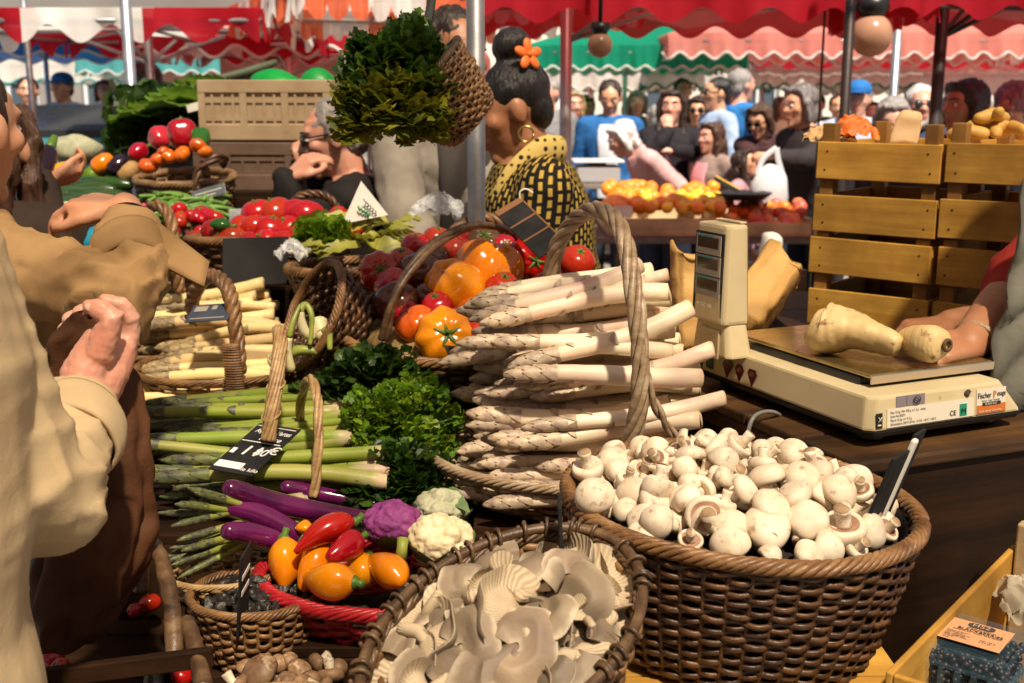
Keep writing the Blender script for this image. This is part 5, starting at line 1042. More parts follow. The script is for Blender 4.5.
def hand_parts(mb, w, d, nrmal, side, curl=.5, k=1.0, fr=.0082):
    d = nrm(d); n = nrm(np.asarray(nrmal) - (np.asarray(nrmal) @ d)*d); a = np.cross(d, n)*side            # a: towards the thumb
    for i, (o, L) in enumerate(((.030, .075), (.010, .080), (-.010, .076), (-.029, .064))):
        kn = w + k*(d*(.085 - .004*abs(i-1)) + a*o); capsule(mb, [w + a*o*.55*k, kn], [.0145*k, .0115*k], 10)
        p = kn; ang = .15; pts = [p]
        for f, c in ((.45, curl*1.0), (.32, curl*1.3), (.23, curl*.9)):
            ang += c; p = p + k*L*f*(d*math.cos(ang) + n*math.sin(ang) + a*o*.25*(1-curl)); pts.append(p)
        capsule(mb, pts, [fr*k*1.1, fr*k*1.02, fr*k*.95, fr*k*.8], 10)
    capsule(mb, [w + k*(d*.018 + a*.018), w + k*(d*.050 + a*.046 + n*.012), w + k*(d*.080 + a*.052 + n*.026), w + k*(d*.102 + a*.044 + n*.034)], [.017*k, .0125*k, .0105*k, .0085*k], 10)
def arm_folds(sh, el, wr, amp=.007, lam=.034, reach=.13):
    def fn(v):
        out = v.copy()
        for a, b, sg in ((sh, el, 1), (wr, el, -1)):
            ax = nrm(b-a); L = np.linalg.norm(b-a); t = (v-a) @ ax; rad = v - a - np.outer(t, ax); d = np.linalg.norm(rad, axis=1); n = rad/(d[:, None] + 1e-9); s = L - t; inner = nrm((sh-el) + (wr-el)); inner = inner - (inner @ ax)*ax; inner = nrm(inner); cz = n @ inner; q = np.cross(ax, inner); sz = n @ q
            w = np.exp(-np.abs(s)/reach)*(d < .12)*(t > -.02)*(t < L + .02)*(.45 + .55*np.clip(cz + .35, 0, 1)); ph = s/lam + .55*sz*sg + .5*np.sin(s*19 + 3*sz) + .4*cz
            out += n*(w*amp*(1 - 2*np.abs(np.sin(ph*PI))**.7))[:, None]
        return out
    return fn
TR = [(.86, .158, .112, -.005), (.95, .165, .118, -.005), (1.06, .146, .106, 0), (1.18, .150, .112, .012), (1.29, .168, .118, .010), (1.37, .165, .100, 0), (1.42, .120, .078, -.008), (1.455, .064, .060, -.012)]
def person(label, x, y, face, H=1.70, lean=0, head=(0, 0), hair='short', hm=H_BRN, top=None, sleeve=1.0, bottom=None, skn=SK1, arms=None, voxel=.012, glasses=None, hem=.86, fat=1.0, over=None, loc_z=0, wr=.006, cap=None, group=None, top_name='jacket', tvox=None, post=None, curl=.5, collar=True, beard=None, face_parts=True, shoe=True):
    k = H/1.70; root = thing('person', label, 'person', (x, y, loc_z), None, group); ca, sa = math.cos(R(face)), math.sin(R(face)); Rz = np.array([[ca, -sa, 0], [sa, ca, 0], [0, 0, 1]]); L_ = R(lean)
    base = np.array([x, y, loc_z])
    def ln(p, amt=1.0):
        p = np.asarray(p, float); q = p.reshape(-1, 3).copy(); zz = np.maximum(q[:, 2] - .95, 0); a = L_*amt
        y2 = q[:, 1]*math.cos(a) + zz*math.sin(a); z2 = np.where(q[:, 2] > .95, .95 + zz*math.cos(a) - q[:, 1]*math.sin(a), q[:, 2]); q[:, 1], q[:, 2] = np.where(q[:, 2] > .95, y2, q[:, 1]), z2; return q.reshape(p.shape)
    toloc = lambda Wp: (Rz.T @ (np.asarray(Wp, float) - base))/k
    tow = lambda p: base + Rz @ (np.asarray(p)*k)
    hc = ln((0, .02, 1.585)); neck0 = ln((0, -.012, 1.43))
    Hm = rotm(0, 0, head[0]) @ rotm(-lean*.55 - head[1], 0, 0); hw = lambda p: np.asarray(p, float) @ Hm.T + hc
    J = {}
    for s_, nm in ((-1, 'L'), (1, 'R')):
        sh = ln((s_*.175*fat, 0, 1.385)); el = ln((s_*.225, -.03, 1.10)); wri = ln((s_*.20, .12, .90)); hd = nrm(wri-el); hn = np.array([-s_, 0, 0.]); cu = curl
        if arms and nm in arms:
            q = arms[nm]
            if len(q) > 5 and q[5] == 'loc': el, wri, hd, hn = [np.asarray(v, float) for v in q[:4]]; cu = q[4]
            else: el, wri = toloc(q[0]), toloc(q[1]); hd = Rz.T @ np.asarray(q[2], float); hn = Rz.T @ np.asarray(q[3], float); cu = q[4]
        J[nm] = (sh, el, wri, hd, hn, cu, s_)
    b = MB(); P = ln([(0, t[3], t[0]) for t in TR]); tube(b, P, (np.array([t[1] for t in TR])*fat, np.array([t[2] for t in TR])*fat), 20, ref=(1, 0, 0))
    for s_ in (-1, 1):
        capsule(b, [(s_*.088, 0, .90), (s_*.092, .015, .50), (s_*.094, -.01, .09)], [.088*fat, .058, .042], 12); capsule(b, [(s_*.094, -.02, .045), (s_*.105, .13, .032)], [.040, .034], 10)
    capsule(b, [neck0, hw((0, -.018, -.055))], [.056, .052], 14); capsule(b, [J['L'][0], ln((0, -.01, 1.40)), J['R'][0]], [.058, .075, .058], 14)
    for nm in 'LR':
        sh, el, wri, hd, hn, cu, s_ = J[nm]; capsule(b, [sh, (sh+el)/2, el, el*.55+wri*.45, wri], [.056, .048, .041, .040, .028], 12); hand_parts(b, wri + hd*.008, hd, hn, s_*1.0, cu)
    ball(b, hw((0, -.012, .026)), (.075, .095, .090), 20, 14, Hm)
    fz = [(.065, .062, .066, .016), (.025, .067, .075, .017), (-.025, .063, .072, .021), (-.065, .052, .060, .029), (-.095, .037, .042, .040), (-.112, .020, .022, .050)]
    tube(b, hw([(0, q[3], q[0]) for q in fz]), ([q[1] for q in fz], [q[2] for q in fz]), 18, ref=Hm[:, 0])
    capsule(b, hw([(0, .086, .026), (0, .103, -.004), (0, .110, -.020)]), [.008, .011, .0135], 10); 
    for s_ in (-1, 1):
        ball(b, hw((s_*.013, .095, -.024)), .010, 8, 6); ball(b, hw((s_*.042, .058, -.012)), (.027, .026, .026), 12, 8); ball(b, hw((s_*.079, -.008, -.004)), (.012, .021, .034), 12, 8, Hm); capsule(b, hw([(s_*.012, .086, .037), (s_*.044, .074, .036)]), [.011, .010], 8)
    capsule(b, hw([(-.02, .082, -.056), (0, .089, -.054), (.02, .082, -.056)]), [.006, .009, .006], 8); capsule(b, hw([(-.017, .080, -.067), (0, .087, -.068), (.017, .080, -.067)]), [.007, .010, .007], 8); ball(b, hw((0, .070, -.098)), .023, 10, 8)
    W_ = lambda mb: mb.map(lambda v: (v*k) @ Rz.T)
    obj('body', W_(baked(b, voxel, 3, .5)), skn, root)
    if face_parts:
        for s_ in (-1, 1):
            e = MB(); ball(e, hw((s_*.031, .0835, .010)), (.0125, .008, .0075), 12, 8, Hm); ball(e, hw((s_*.031, .0895, .010)), (.0055, .0035, .0062), 10, 6, Hm, mi=1); obj('eye', W_(e), [EYEW, EYED], root)
            e = MB(); capsule(e, hw([(s_*.014, .0985, .034), (s_*.032, .092, .039), (s_*.050, .076, .033)]), [.0035, .004, .0025], 7); obj('eyebrow', W_(e), hm, root)
        e = MB(); capsule(e, hw([(-.021, .0875, -.058), (0, .0975, -.056), (.021, .0875, -.058)]), [.002, .0042, .002], 7); capsule(e, hw([(-.018, .0865, -.065), (0, .0965, -.068), (.018, .0865, -.065)]), [.002, .005, .002], 7); obj('lips', W_(e), LIP, root)
    # hair
    h = MB(); big = {'curly': 1.12, 'puffy': 1.08}.get(hair, 1.0)
    if hair not in ('bald',):
        ball(h, hw((0, -.026, .043)), np.array([.084, .094, .083])*big, 22, 14, Hm); ball(h, hw((0, -.060, -.010)), np.array([.069, .050, .066])*big, 16, 12, Hm)
        for s_ in (-1, 1): ball(h, hw((s_*.070, -.016, .045 if hair == 'bun' else .035)), (.014, .040, .030 if hair == 'bun' else .040), 10, 8, Hm)
    if hair in ('bob', 'long', 'puffy'):
        for s_ in (-1, 1): capsule(h, hw([(s_*.060, .030, .088), (s_*.085, .012, .02), (s_*.085, .002, -.075 if hair != 'long' else -.12)]), [.022, .027, .026], 10)
        capsule(h, hw([(-.05, .052, .098), (0, .068, .096), (.05, .052, .098)]), [.018, .018, .018], 10); ball(h, hw((0, -.062, -.05)), (.082, .048, .085), 16, 12, Hm)
    if hair == 'long':
        for s_ in (-1, 1): capsule(h, [hw((s_*.080, 0, -.08)), hw((s_*.088, .012, -.20)), hw((s_*.080, .03, -.29))], [.030, .030, .015], 10)
        capsule(h, [hw((0, -.08, -.05)), hw((0, -.095, -.20)), hw((0, -.09, -.30))], [.07, .065, .03], 14)
    if hair == 'bun': ball(h, hw((0, -.055, .152)), (.052, .052, .046), 18, 12, Hm); ball(h, hw((0, -.040, .115)), (.040, .040, .03), 14, 8, Hm)
    if hair == 'bald':
        for s_ in (-1, 1): ball(h, hw((s_*.068, -.035, .01)), (.018, .05, .045), 12, 8, Hm)
        ball(h, hw((0, -.075, -.005)), (.065, .038, .06), 14, 10, Hm)
    if h.n:
        hb_ = baked(h, max(voxel*.8, .006), 3); amp = {'curly': .018, 'puffy': .009, 'bun': .003}.get(hair, .009); hb_.map(lambda v: wrinkle(wrinkle(v, amp, 30, x*7, (1, 1, .5)), amp*.7, 85, y, (1, 1, .35))); obj('hair', W_(hb_), hm, root)
    if beard is not None:
        h = MB(); capsule(h, hw([(-.055, .035, -.055), (-.03, .068, -.092), (0, .080, -.100), (.03, .068, -.092), (.055, .035, -.055)]), [.014, .020, .024, .020, .014], 10); obj('beard', W_(h.map(lambda v: wrinkle(v, .004, 60))), beard, root)
    if cap is not None:
        h = MB(); ball(h, hw((0, -.014, .068)), (.089, .104, .070), 20, 12, Hm); obj('cap', W_(h), cap, root); h = MB(); ball(h, hw((0, .105, .052)), (.068, .065, .008), 16, 8, Hm); obj('peak', W_(h), cap, root)
    if glasses is not None:
        h = MB()
        for s_ in (-1, 1): ball(h, hw((s_*.032, .098, .010)), (.025, .007, .020), 14, 8, Hm); capsule(h, hw([(s_*.056, .092, .016), (s_*.080, .0, .016)]), [.003, .003], 6)
        capsule(h, hw([(-.012, .103, .014), (.012, .103, .014)]), [.003, .003], 6); obj('glasses', W_(h), glasses, root)
    # clothes
    if top is not None:
        c = MB(); rows = [t for t in TR if t[0] >= hem] if hem >= .86 else [(hem, .19, .15, 0), (hem+.2, .18, .14, 0)] + TR
        rows = rows[:-1] + [(1.445, .078, .072, -.012)]; tube(c, ln([(0, t[3], t[0]) for t in rows]), (np.array([t[1] for t in rows])*fat + .018, np.array([t[2] for t in rows])*fat + .018), 22, ref=(1, 0, 0))
        capsule(c, [J['L'][0], ln((0, -.01, 1.395)), J['R'][0]], [.072, .086, .072], 14)
        for nm in 'LR':
            sh, el, wri, *_ = J[nm]
            if sleeve > .6: e = el + (wri-el)*max(0, (sleeve-.5)*2*.97); capsule(c, [sh, (sh+el)/2, el, (el+e)/2, e], [.072, .067, .064, .058, .047], 14)
            elif sleeve > 0: e = sh + (el-sh)*sleeve*1.4; capsule(c, [sh, e], [.072, .062], 14)
        cb_ = baked(c, tvox or max(voxel, .010), 4); cb_.map(lambda v: wrinkle(wrinkle(v, wr, 11, x*3), wr*.6, 30, y*5)); W_(cb_); (cb_.map(lambda v: post(v + base) - base) if post else None); obj(top_name, cb_, top, root)
        if over is not None:                                        # open panel of a second garment down the front
            c = MB(); g = np.linspace(-1, 1, 9); zs = np.linspace(hem+.02, 1.40, 14)
            rx = np.interp(zs, [t[0] for t in TR], [t[1] for t in TR])*fat + .024; ry = np.interp(zs, [t[0] for t in TR], [t[2] for t in TR])*fat + .030; cy = np.interp(zs, [t[0] for t in TR], [t[3] for t in TR])
            Pn = np.array([[(rx[i]*math.sin(u*.42), cy[i] + ry[i]*math.cos(u*.42), zs[i]) for u in g] for i in range(14)]); Pn = ln(Pn.reshape(-1, 3)).reshape(14, 9, 3)
            grid(c, np.concatenate([Pn, Pn[:, ::-1]*1.0 - np.array([0, .012, 0])], 1), False, True); obj('shirt_front', W_(c), over, root)
    c = MB(); bt_ = bottom or cloth('navy', (.02, .025, .04)); tube(c, [(0, 0, .99), (0, 0, .93), (0, 0, .85)], ([.165*fat + .008, .176*fat, .17*fat], [.12*fat + .008, .13*fat, .12*fat]), 20, ref=(1, 0, 0))
    for s_ in (-1, 1): capsule(c, [(s_*.088, 0, .88), (s_*.094, .015, .50), (s_*.096, -.005, .13)], [.104*fat, .078, .066], 12)
    obj('trousers', W_(baked(c, .014, 3)), bt_, root)
    if shoe:
        for s_ in (-1, 1): c = MB(); capsule(c, [(s_*.094, -.03, .050), (s_*.105, .14, .042)], [.048, .041], 10); obj('shoe', W_(c), flat('shoe_dark', (.03, .025, .022), .5), root)
    root['_hw'] = 0; del root['_hw']
    return root, (lambda p: tow(hw(p))), (lambda p: tow(ln(p))), J, W_
# ------------------------------------------------------------------ woman with the bun
t = NT('cardigan'); oc = t.n('ShaderNodeTexCoord').outputs['Object']; sp = t.n('ShaderNodeSeparateXYZ', i0=oc)
an = t.math('ARCTAN2', sp.outputs[0], sp.outputs[1]); cv = t.n('ShaderNodeCombineXYZ', X=t.math('MULTIPLY', sp.outputs[2], 1.0), Y=t.math('MULTIPLY', an, .19), Z=0.0)
nz = t.n('ShaderNodeTexNoise', Vector=oc, Scale=9.0); cv2 = t.n('ShaderNodeVectorMath', _operation='ADD', i0=cv.outputs[0], i1=t.n('ShaderNodeVectorMath', _operation='SCALE', i0=nz.outputs[1], Scale=.012).outputs[0])
bk = t.n('ShaderNodeTexBrick', Vector=cv2.outputs[0], Color1=(.50, .34, .07), Color2=(.44, .29, .055), Mortar=(.012, .009, .008), Scale=1.0); bk.inputs['Brick Width'].default_value = .027; bk.inputs['Row Height'].default_value = .0155; bk.inputs['Mortar Size'].default_value = .0046; bk.inputs['Mortar Smooth'].default_value = .1; bk.offset = .5
CARD = t.bsdf(bk.outputs[0], .85, t.bump(t.noise(oc, 330, 3), .6, .002, ), .15)
t = NT('cardigan_collar'); oc = t.n('ShaderNodeTexCoord').outputs['Object']; vr = t.n('ShaderNodeTexVoronoi', Vector=oc, Scale=46.0); vr.inputs['Randomness'].default_value = .25
COLL = t.bsdf(t.mix(t.ramp(vr.outputs[0], [(.26, 1), (.33, 0)]), (.58, .42, .13), (.02, .014, .01)), .85, t.bump(t.noise(oc, 240, 3), .6, .002), .15)
wx, wy = .126, 3.0
wp_, hwF, bw, J, W_ = person('woman with dark hair in a bun and black and yellow checked cardigan', wx, wy, 98, 1.70, 10, (0, 14), 'bun', H_BLK, CARD, 1.0, cloth('black', (.012, .011, .012)), SK2,
    {'L': (np.array([-.0, 2.76, 1.12]), np.array([-.22, 2.74, 1.16]), (-1, 0, -.1), (0, .2, -1), .4), 'R': (np.array([-.06, 3.25, 1.10]), np.array([-.26, 3.16, 1.13]), (-1, 0, -.1), (0, 0, -1), .4)}, .0075, wr=.005, top_name='cardigan', fat=1.2, tvox=.009)
a = MB(); pth = smoothpath([bw((-.035, .150, 1.10)), bw((-.075, .135, 1.25)), bw((-.100, .075, 1.40)), bw((-.088, -.02, 1.475)), bw((-.04, -.082, 1.468)), bw((.04, -.082, 1.468)), bw((.088, -.02, 1.475)), bw((.100, .075, 1.40)), bw((.075, .135, 1.25)), bw((.035, .150, 1.10))], 8)
tube(a, pth, (.034, .017), 18, ref=(0, 0, 1)); obj('collar', a, COLL, wp_, True, True)
a = MB(); c0 = hwF((-.058, -.078, .118)); n_ = nrm(hwF((-.2, -.16, .13)) - c0); q = lie(n_)
FL = MB()
for k in range(5):
    an_ = 2*PI*k/5 + .3; d = q[:, 0]*math.cos(an_) + q[:, 1]*math.sin(an_); ball(FL, c0 + d*.023 + n_*.004, (.020, .013, .007), 12, 8, np.stack([d, np.cross(n_, d), n_], 1))
ball(FL, c0 + n_*.008, .008, 10, 8); obj('hair_flower', FL, flat('flower_orange', (.75, .16, .025), .5), wp_, True, True)
a = MB(); c0 = hwF((-.086, -.006, -.062)); tube(a, [c0 + (.019*math.cos(u), 0, .019*math.sin(u)) for u in np.linspace(0, 6.28, 28)], .0032, 8); obj('earring', a, flat('gold', (.55, .36, .12), .25, .9), wp_, True, True)
# ------------------------------------------------------------------ old man with hand at his mouth
om, omh, omb, J, W_ = person('grey-haired person in black coat holding a hand to the mouth', W(390, 200, 3.5)[0], 3.5, 92, 1.62, 14, (5, 4), 'short', H_GRY, cloth('black_coat', (.016, .013, .013)), 1.0, None, SK3,
    {'L': (W(296, 226, 3.30), W(288, 180, 3.30), (.62, .12, .62), (.55, .5, -.5), .42), 'R': (W(335, 235, 3.66), W(318, 172, 3.6), (-.1, -.5, .75), (-.4, 0, .3), .7)}, .0065, flat('thin_glasses', (.03, .03, .03), .2), wr=.010, top_name='coat', fat=1.15, tvox=.010)
# ------------------------------------------------------------------ man behind the hanging basket
mb_, _, _, _, _ = person('tall man with short brown hair in beige jacket behind the hanging basket', W(448, 120, 3.5)[0], 3.55, 200, 1.86, 4, (12, 14), 'short', H_DBR, cloth('beige_grey', (.26, .23, .19), (.20, .17, .14)), 1.0, None, SK2,
    {'R': (W(405, 215, 3.25), W(425, 250, 3.10), (.5, -.6, -.3), (.3, 0, -1), .5), 'L': (W(480, 215, 3.35), W(470, 250, 3.15), (-.2, -.8, -.3), (-.3, 0, -1), .5)}, .009, over=cloth('dark_grey_zip', (.06, .05, .045)), wr=.008)
# ------------------------------------------------------------------ customer in tan coat
TAN = cloth('tan_coat', (.34, .205, .090), (.28, .165, .068), .8, .3, 420)
tcx, tcy = -.925, 1.83
el_, wr_ = W(139, 302, 1.66), W(125, 209, 1.80)
tcp, th_, tb_, J, W_ = person('customer in tan coat at left edge reaching over the vegetables', tcx, tcy, -52, 1.665, 3, (34, 4), 'short', H_DBR, TAN, .86, None, SK1,
    {'R': (el_, wr_, W(84, 203, 1.82) - wr_, np.array([-.35, .3, -1]), .42), 'L': (np.array([-1.2, 2.08, 1.10]), np.array([-1.12, 2.28, 1.18]), (.3, .9, 0), (0, 0, -1), .4)}, .006, wr=.010, hem=.62, top_name='coat', fat=1.12, tvox=.0065, post=arm_folds(W(-10, 262, 1.70), el_, wr_, .0075))
ax = nrm(wr_ - el_); a = MB(); f = np.linspace(0, 1, 6); tube(a, np.array([wr_ - ax*(.128 - .056*q) for q in f]), np.array([.056, .058, .059, .060, .060, .057]), 28, cap=False); c_ = obj('cuff', a.map(lambda v: wrinkle(v, .004, 24)), TAN, tcp, True, True); s_ = c_.modifiers.new('t', 'SOLIDIFY'); s_.thickness = .005
a = MB(); p0 = wr_ - ax*.098; fl = np.array([[p0 + np.array([.040 + .075*u, -.012 + .02*v, .020 - .052*u + .030*v - .012*u*v]) for v in np.linspace(-.9, .9, 6)] for u in np.linspace(0, 1, 8)]); grid(a, fl); c_ = obj('cuff_flap', a, TAN, tcp, True, True); s_ = c_.modifiers.new('t', 'SOLIDIFY'); s_.thickness = .006
a = MB(); hd_ = nrm(W(84, 203, 1.82) - wr_); tube(a, [wr_ - ax*.074, wr_ - ax*.022], (.0365, .0350), 24, cap=True); obj('wrist_band', a, cloth('black_knit', (.012, .012, .012)), tcp, True, True)
# ------------------------------------------------------------------ shopper with long brown hair behind, holding an aubergine and a squash
sw, _, _, _, _ = person('shopper with long brown hair in dark coat holding an aubergine', -1.165, 2.52, -5, 1.60, 4, (8, 8), 'long', H_BRN, cloth('dark_brown_coat', (.035, .022, .016)), 1.0, None, SK1,
    {'R': (np.array([-1.0, 2.48, 1.16]), W(42, 184, 2.72), (.75, .5, .2), (-.3, .3, .9), .6), 'L': (np.array([-1.38, 2.6, 1.12]), np.array([-1.15, 2.85, 1.25]), (.8, .4, 0), (0, 0, 1), .6)}, .009, wr=.008)
def veg(name, label, cat, pts, rad, m, group=None, stalk=None):
    P = smoothpath(pts, 8); s = np.linspace(0, 1, len(P)); root = thing(name, label, cat, P[0], None, group); a = MB(); tube(a, P, np.interp(s, np.linspace(0, 1, len(rad)), rad), 16); obj('flesh', a, m, root, True, True)
    if stalk: a = MB(); d = nrm(P[-1]-P[-2]); tube(a, [P[-1] - d*.012, P[-1] + d*.008, P[-1] + d*.035], [rad[-1]*1.2, rad[-1]*.8, .008], 10); obj('stalk', a, STEMG, root, True, True)
    return root
veg('aubergine', 'dark plump aubergine held by the long-haired shopper', 'aubergine', [W(36, 190, 2.74), W(40, 172, 2.76), W(50, 148, 2.80)], [.012, .034, .040, .036, .026, .016], EGG_D, None, True)
veg('squash', 'yellow squash beside the shopper\'s hand', 'squash', [W(50, 178, 2.78), W(64, 172, 2.78), W(77, 165, 2.80)], [.008, .022, .026, .024, .018, .008], fruit_mat('squash_yellow', (.72, .40, .02), (.66, .34, .015), .3))
# ------------------------------------------------------------------ customer in cream coat, close on the left, with a bundled brown jacket
CRM = cloth('cream_coat', (.52, .39, .225), (.46, .335, .19), .8, .3, 420)
el_, wr_ = W(40, 505, 1.045), W(86, 398, 1.245)
# fine hand gripping cloth
fh = MB(); hp = lambda px, py, Y: W(px, py, Y)
capsule(fh, [el_*.3 + wr_*.7, hp(80, 418, 1.235), hp(84, 396, 1.25)], [.034, .031, .029], 20)
capsule(fh, [hp(82, 400, 1.25), hp(84, 376, 1.262), hp(100, 345, 1.275)], [.0275, .0275, .022], 20); capsule(fh, [hp(92, 398, 1.262), hp(108, 372, 1.285), hp(120, 352, 1.30)], [.0265, .026, .019], 20)
capsule(fh, [hp(94, 392, 1.27), hp(112, 362, 1.30), hp(122, 350, 1.32)], [.024, .024, .018], 18); capsule(fh, [hp(84, 390, 1.275), hp(96, 366, 1.31), hp(108, 346, 1.335)], [.020, .021, .018], 18)
capsule(fh, [hp(100, 352, 1.262), hp(108, 330, 1.262), hp(113, 317, 1.262), hp(101, 310, 1.262), hp(91, 306.5, 1.265)], [.0185, .0155, .0142, .0128, .0095], 18)           # thumb
capsule(fh, [hp(122, 352, 1.305), hp(130, 335, 1.312), hp(131, 318, 1.31), hp(121, 304, 1.306), hp(105, 300, 1.304)], [.0140, .0115, .0108, .0102, .0086], 16)                # index
capsule(fh, [hp(120, 350, 1.335), hp(127, 332, 1.345), hp(122, 316, 1.35), hp(102, 306, 1.345), hp(80, 312, 1.325)], [.0140, .0122, .0115, .0108, .0090], 16)
capsule(fh, [hp(112, 348, 1.355), hp(118, 330, 1.37), hp(110, 315, 1.375), hp(90, 310, 1.365), hp(69, 319, 1.338)], [.0132, .0115, .011, .0105, .0088], 16)
capsule(fh, [hp(104, 350, 1.365), hp(106, 333, 1.385), hp(96, 320, 1.39), hp(78, 318, 1.38), hp(63, 330, 1.36)], [.012, .010, .0098, .0092, .008], 16)
fhb = baked(fh, .0021, 3, .5); fhb.map(lambda v: wrinkle(wrinkle(v, .0018, 55, 2), .0009, 150, 5))
ccx, ccy = -.61, 1.0
ccp, ch_, cb2, J, W_ = person('customer in cream coat, nearest at the left edge', ccx, ccy, -38, 1.80, 0, (0, 0), 'short', H_GRY, None, 1.0, cloth('cream_trousers', (.40, .28, .15)), SK3, {'R': (el_, wr_ - nrm(wr_-el_)*.05, wr_-el_, (-1, .2, .2), 1.2), 'L': (np.array([-.95, 1.25, 1.10]), np.array([-.78, 1.42, 1.05]), (.6, .6, 0), (0, 0, -1), .5)}, .010, shoe=True)
body = [c for c in ccp.children if c.name.startswith('body')][0]
me = body.data; V = np.empty(len(me.vertices)*3); me.vertices.foreach_get('co', V); V = V.reshape(-1, 3); F = [tuple(p.vertices) for p in me.polygons]
wl = wr_ - np.array(ccp.location); el_l = el_ - np.array(ccp.location); axl = nrm(wl - el_l); cut = (V - el_l) @ axl; near = np.linalg.norm(V - el_l - np.outer(cut, axl), axis=1) < .25; kill0 = (np.linalg.norm(V - el_l, axis=1) < .17) | ((V[:, 0]*math.cos(R(-38)) + V[:, 1]*math.sin(R(-38)) > -.06) & (V[:, 2] > .90) & (V[:, 2] < 1.52))
kill = near & (cut > np.linalg.norm(wl-el_l)*.72) & (cut < .55) | kill0; F = [f for f in F if not any(kill[i] for i in f)]
nb_ = MB(); nb_.add(V, F); fhb.move(-np.array(ccp.location)); nb_.add(fhb.verts(), fhb.F); body.data = nb_.mesh('body', SK3)
for px, py, Y, d in ((91.5, 307, 1.2575, (-.75, -.6, .45)), ):
    a = MB(); ball(a, W(px, py, Y), (.0080, .0028, .0062), 14, 10, basis((-.9, 0, .25), (-.3, -.8, .6))); obj('thumbnail', a, flat('nail', (.60, .36, .28), .25), ccp, True, True)
c = MB(); sh = J['R'][0]*1.80/1.70; ca, sa = math.cos(R(-38)), math.sin(R(-38)); Rz = np.array([[ca, -sa, 0], [sa, ca, 0], [0, 0, 1]]); shw = np.array([ccx, ccy, 0]) + Rz @ sh
shw = W(-112, 205, 1.0)
capsule(c, [shw, shw*.55 + el_*.45 + (-.004, 0, 0), el_ + (-.006, .0, .02), el_ + (.004, .012, -.004), el_*.5 + wr_*.5, el_*.22 + wr_*.78], [.080, .070, .060, .060, .056, .050], 24)
capsule(c, [shw, np.array([ccx, ccy, 1.50])], [.085, .10], 18)
k_ = 1.8/1.7; tube(c, [(ccx + Rz[0, 1]*t_[3], ccy + Rz[1, 1]*t_[3], t_[0]*k_) for t_ in [(.55, .20, .16, 0), (.75, .19, .155, 0)] + TR], (np.array([.20, .19] + [t_[1] for t_ in TR])*k_*1.03 + .02, np.array([.16, .155] + [t_[2] for t_ in TR])*k_ + .02), 26, ref=Rz[:, 0])
cc = baked(c, .006, 5)
def folds(v):
    out = v.copy(); axu = nrm(el_-shw)
    for i, p in enumerate(v):
        s1 = .6 - 2.0*abs(mnoise.noise(Vector((p[0]*3+9, p[1]*3, p[2]*6.5 + p[0]*7)))); s2 = mnoise.noise(Vector((p[0]*20, p[1]*20, p[2]*26))); e = math.exp(-(np.linalg.norm(p-el_)/.16)**2)
        out[i] += np.array([1, -.6, .1])*(s1*(.005 + .013*e) + s2*.0012)
    return out
cc.map(folds); cc.map(arm_folds(shw, el_, wr_, .0052, .036, .15)); obj('coat', cc, CRM, ccp, True, True)
axc = nrm(wr_ - el_); a = MB(); f = np.linspace(0, 1, 9); c0 = el_*.28 + wr_*.72; tube(a, np.array([c0 + axc*(-.045 + .055*q) for q in f]), np.array([.0535, .055, .056, .056, .0555, .055, .0545, .0535, .051]), 36, cap=False); a.map(lambda v: wrinkle(v, .0035, 22, 3)); o = obj('cuff', a, CRM, ccp, True, True); s_ = o.modifiers.new('t', 'SOLIDIFY'); s_.thickness = .004
# brown jacket bundle hanging from the fist
BR = mat('brown_leather', (.085, .032, .012), (.050, .020, .009), 7, .72, .5, 90, .003, spec=.2); a = MB()
secs = [(95, 306, 1.318, .012, .012), (92, 322, 1.325, .026, .020), (84, 345, 1.335, .036, .026), (88, 380, 1.34, .045, .030), (108, 420, 1.33, .043, .034), (114, 470, 1.32, .047, .040), (105, 520, 1.31, .056, .042), (88, 570, 1.30, .060, .042), (68, 615, 1.29, .052, .038), (58, 645, 1.285, .030, .030)]
P = np.array([W(*q[:3]) for q in secs]); Ps = smoothpath(P, 8); si = np.linspace(0, 1, len(Ps)); s0 = np.linspace(0, 1, len(secs)); th = np.linspace(0, 2*PI, 64, endpoint=False)
rx, ry = np.interp(si, s0, [q[3] for q in secs]), np.interp(si, s0, [q[4] for q in secs]); T, N, B = frames(Ps, (1, 0, 0))
fold = 1 + .10*np.sin(5*th + 5*si[:, None]) + .06*np.sin(9*th - 9*si[:, None] + 1)
grid(a, Ps[:, None] + (rx[:, None]*np.cos(th)*fold)[..., None]*N[:, None] + (ry[:, None]*np.sin(th)*fold)[..., None]*B[:, None], False, True); a.map(lambda v: wrinkle(wrinkle(v, .016, 13, 4), .007, 36, 9)); solo('brown_jacket', 'dark brown jacket bundled in the fist of the cream-coated customer', 'jacket', a, BR, P[0])
a = MB(); g = np.array([[W(40 + 60*u, 352 - 34*u + (50 + 40*u)*v, 1.36 + .03*v) + np.array([0, .012*math.sin(u*9+v*4), .0]) for v in np.linspace(0, 1, 10)] for u in np.linspace(0, 1, 14)]); grid(a, g); a.map(lambda v: wrinkle(v, .006, 22, 1)); 
o = solo('brown_cloth', 'dark brown cloth gripped between the fingers of the fist', 'cloth', a, BR, W(60, 360, 1.36)); s_ = o.modifiers.new('t', 'SOLIDIFY'); s_.thickness = .004
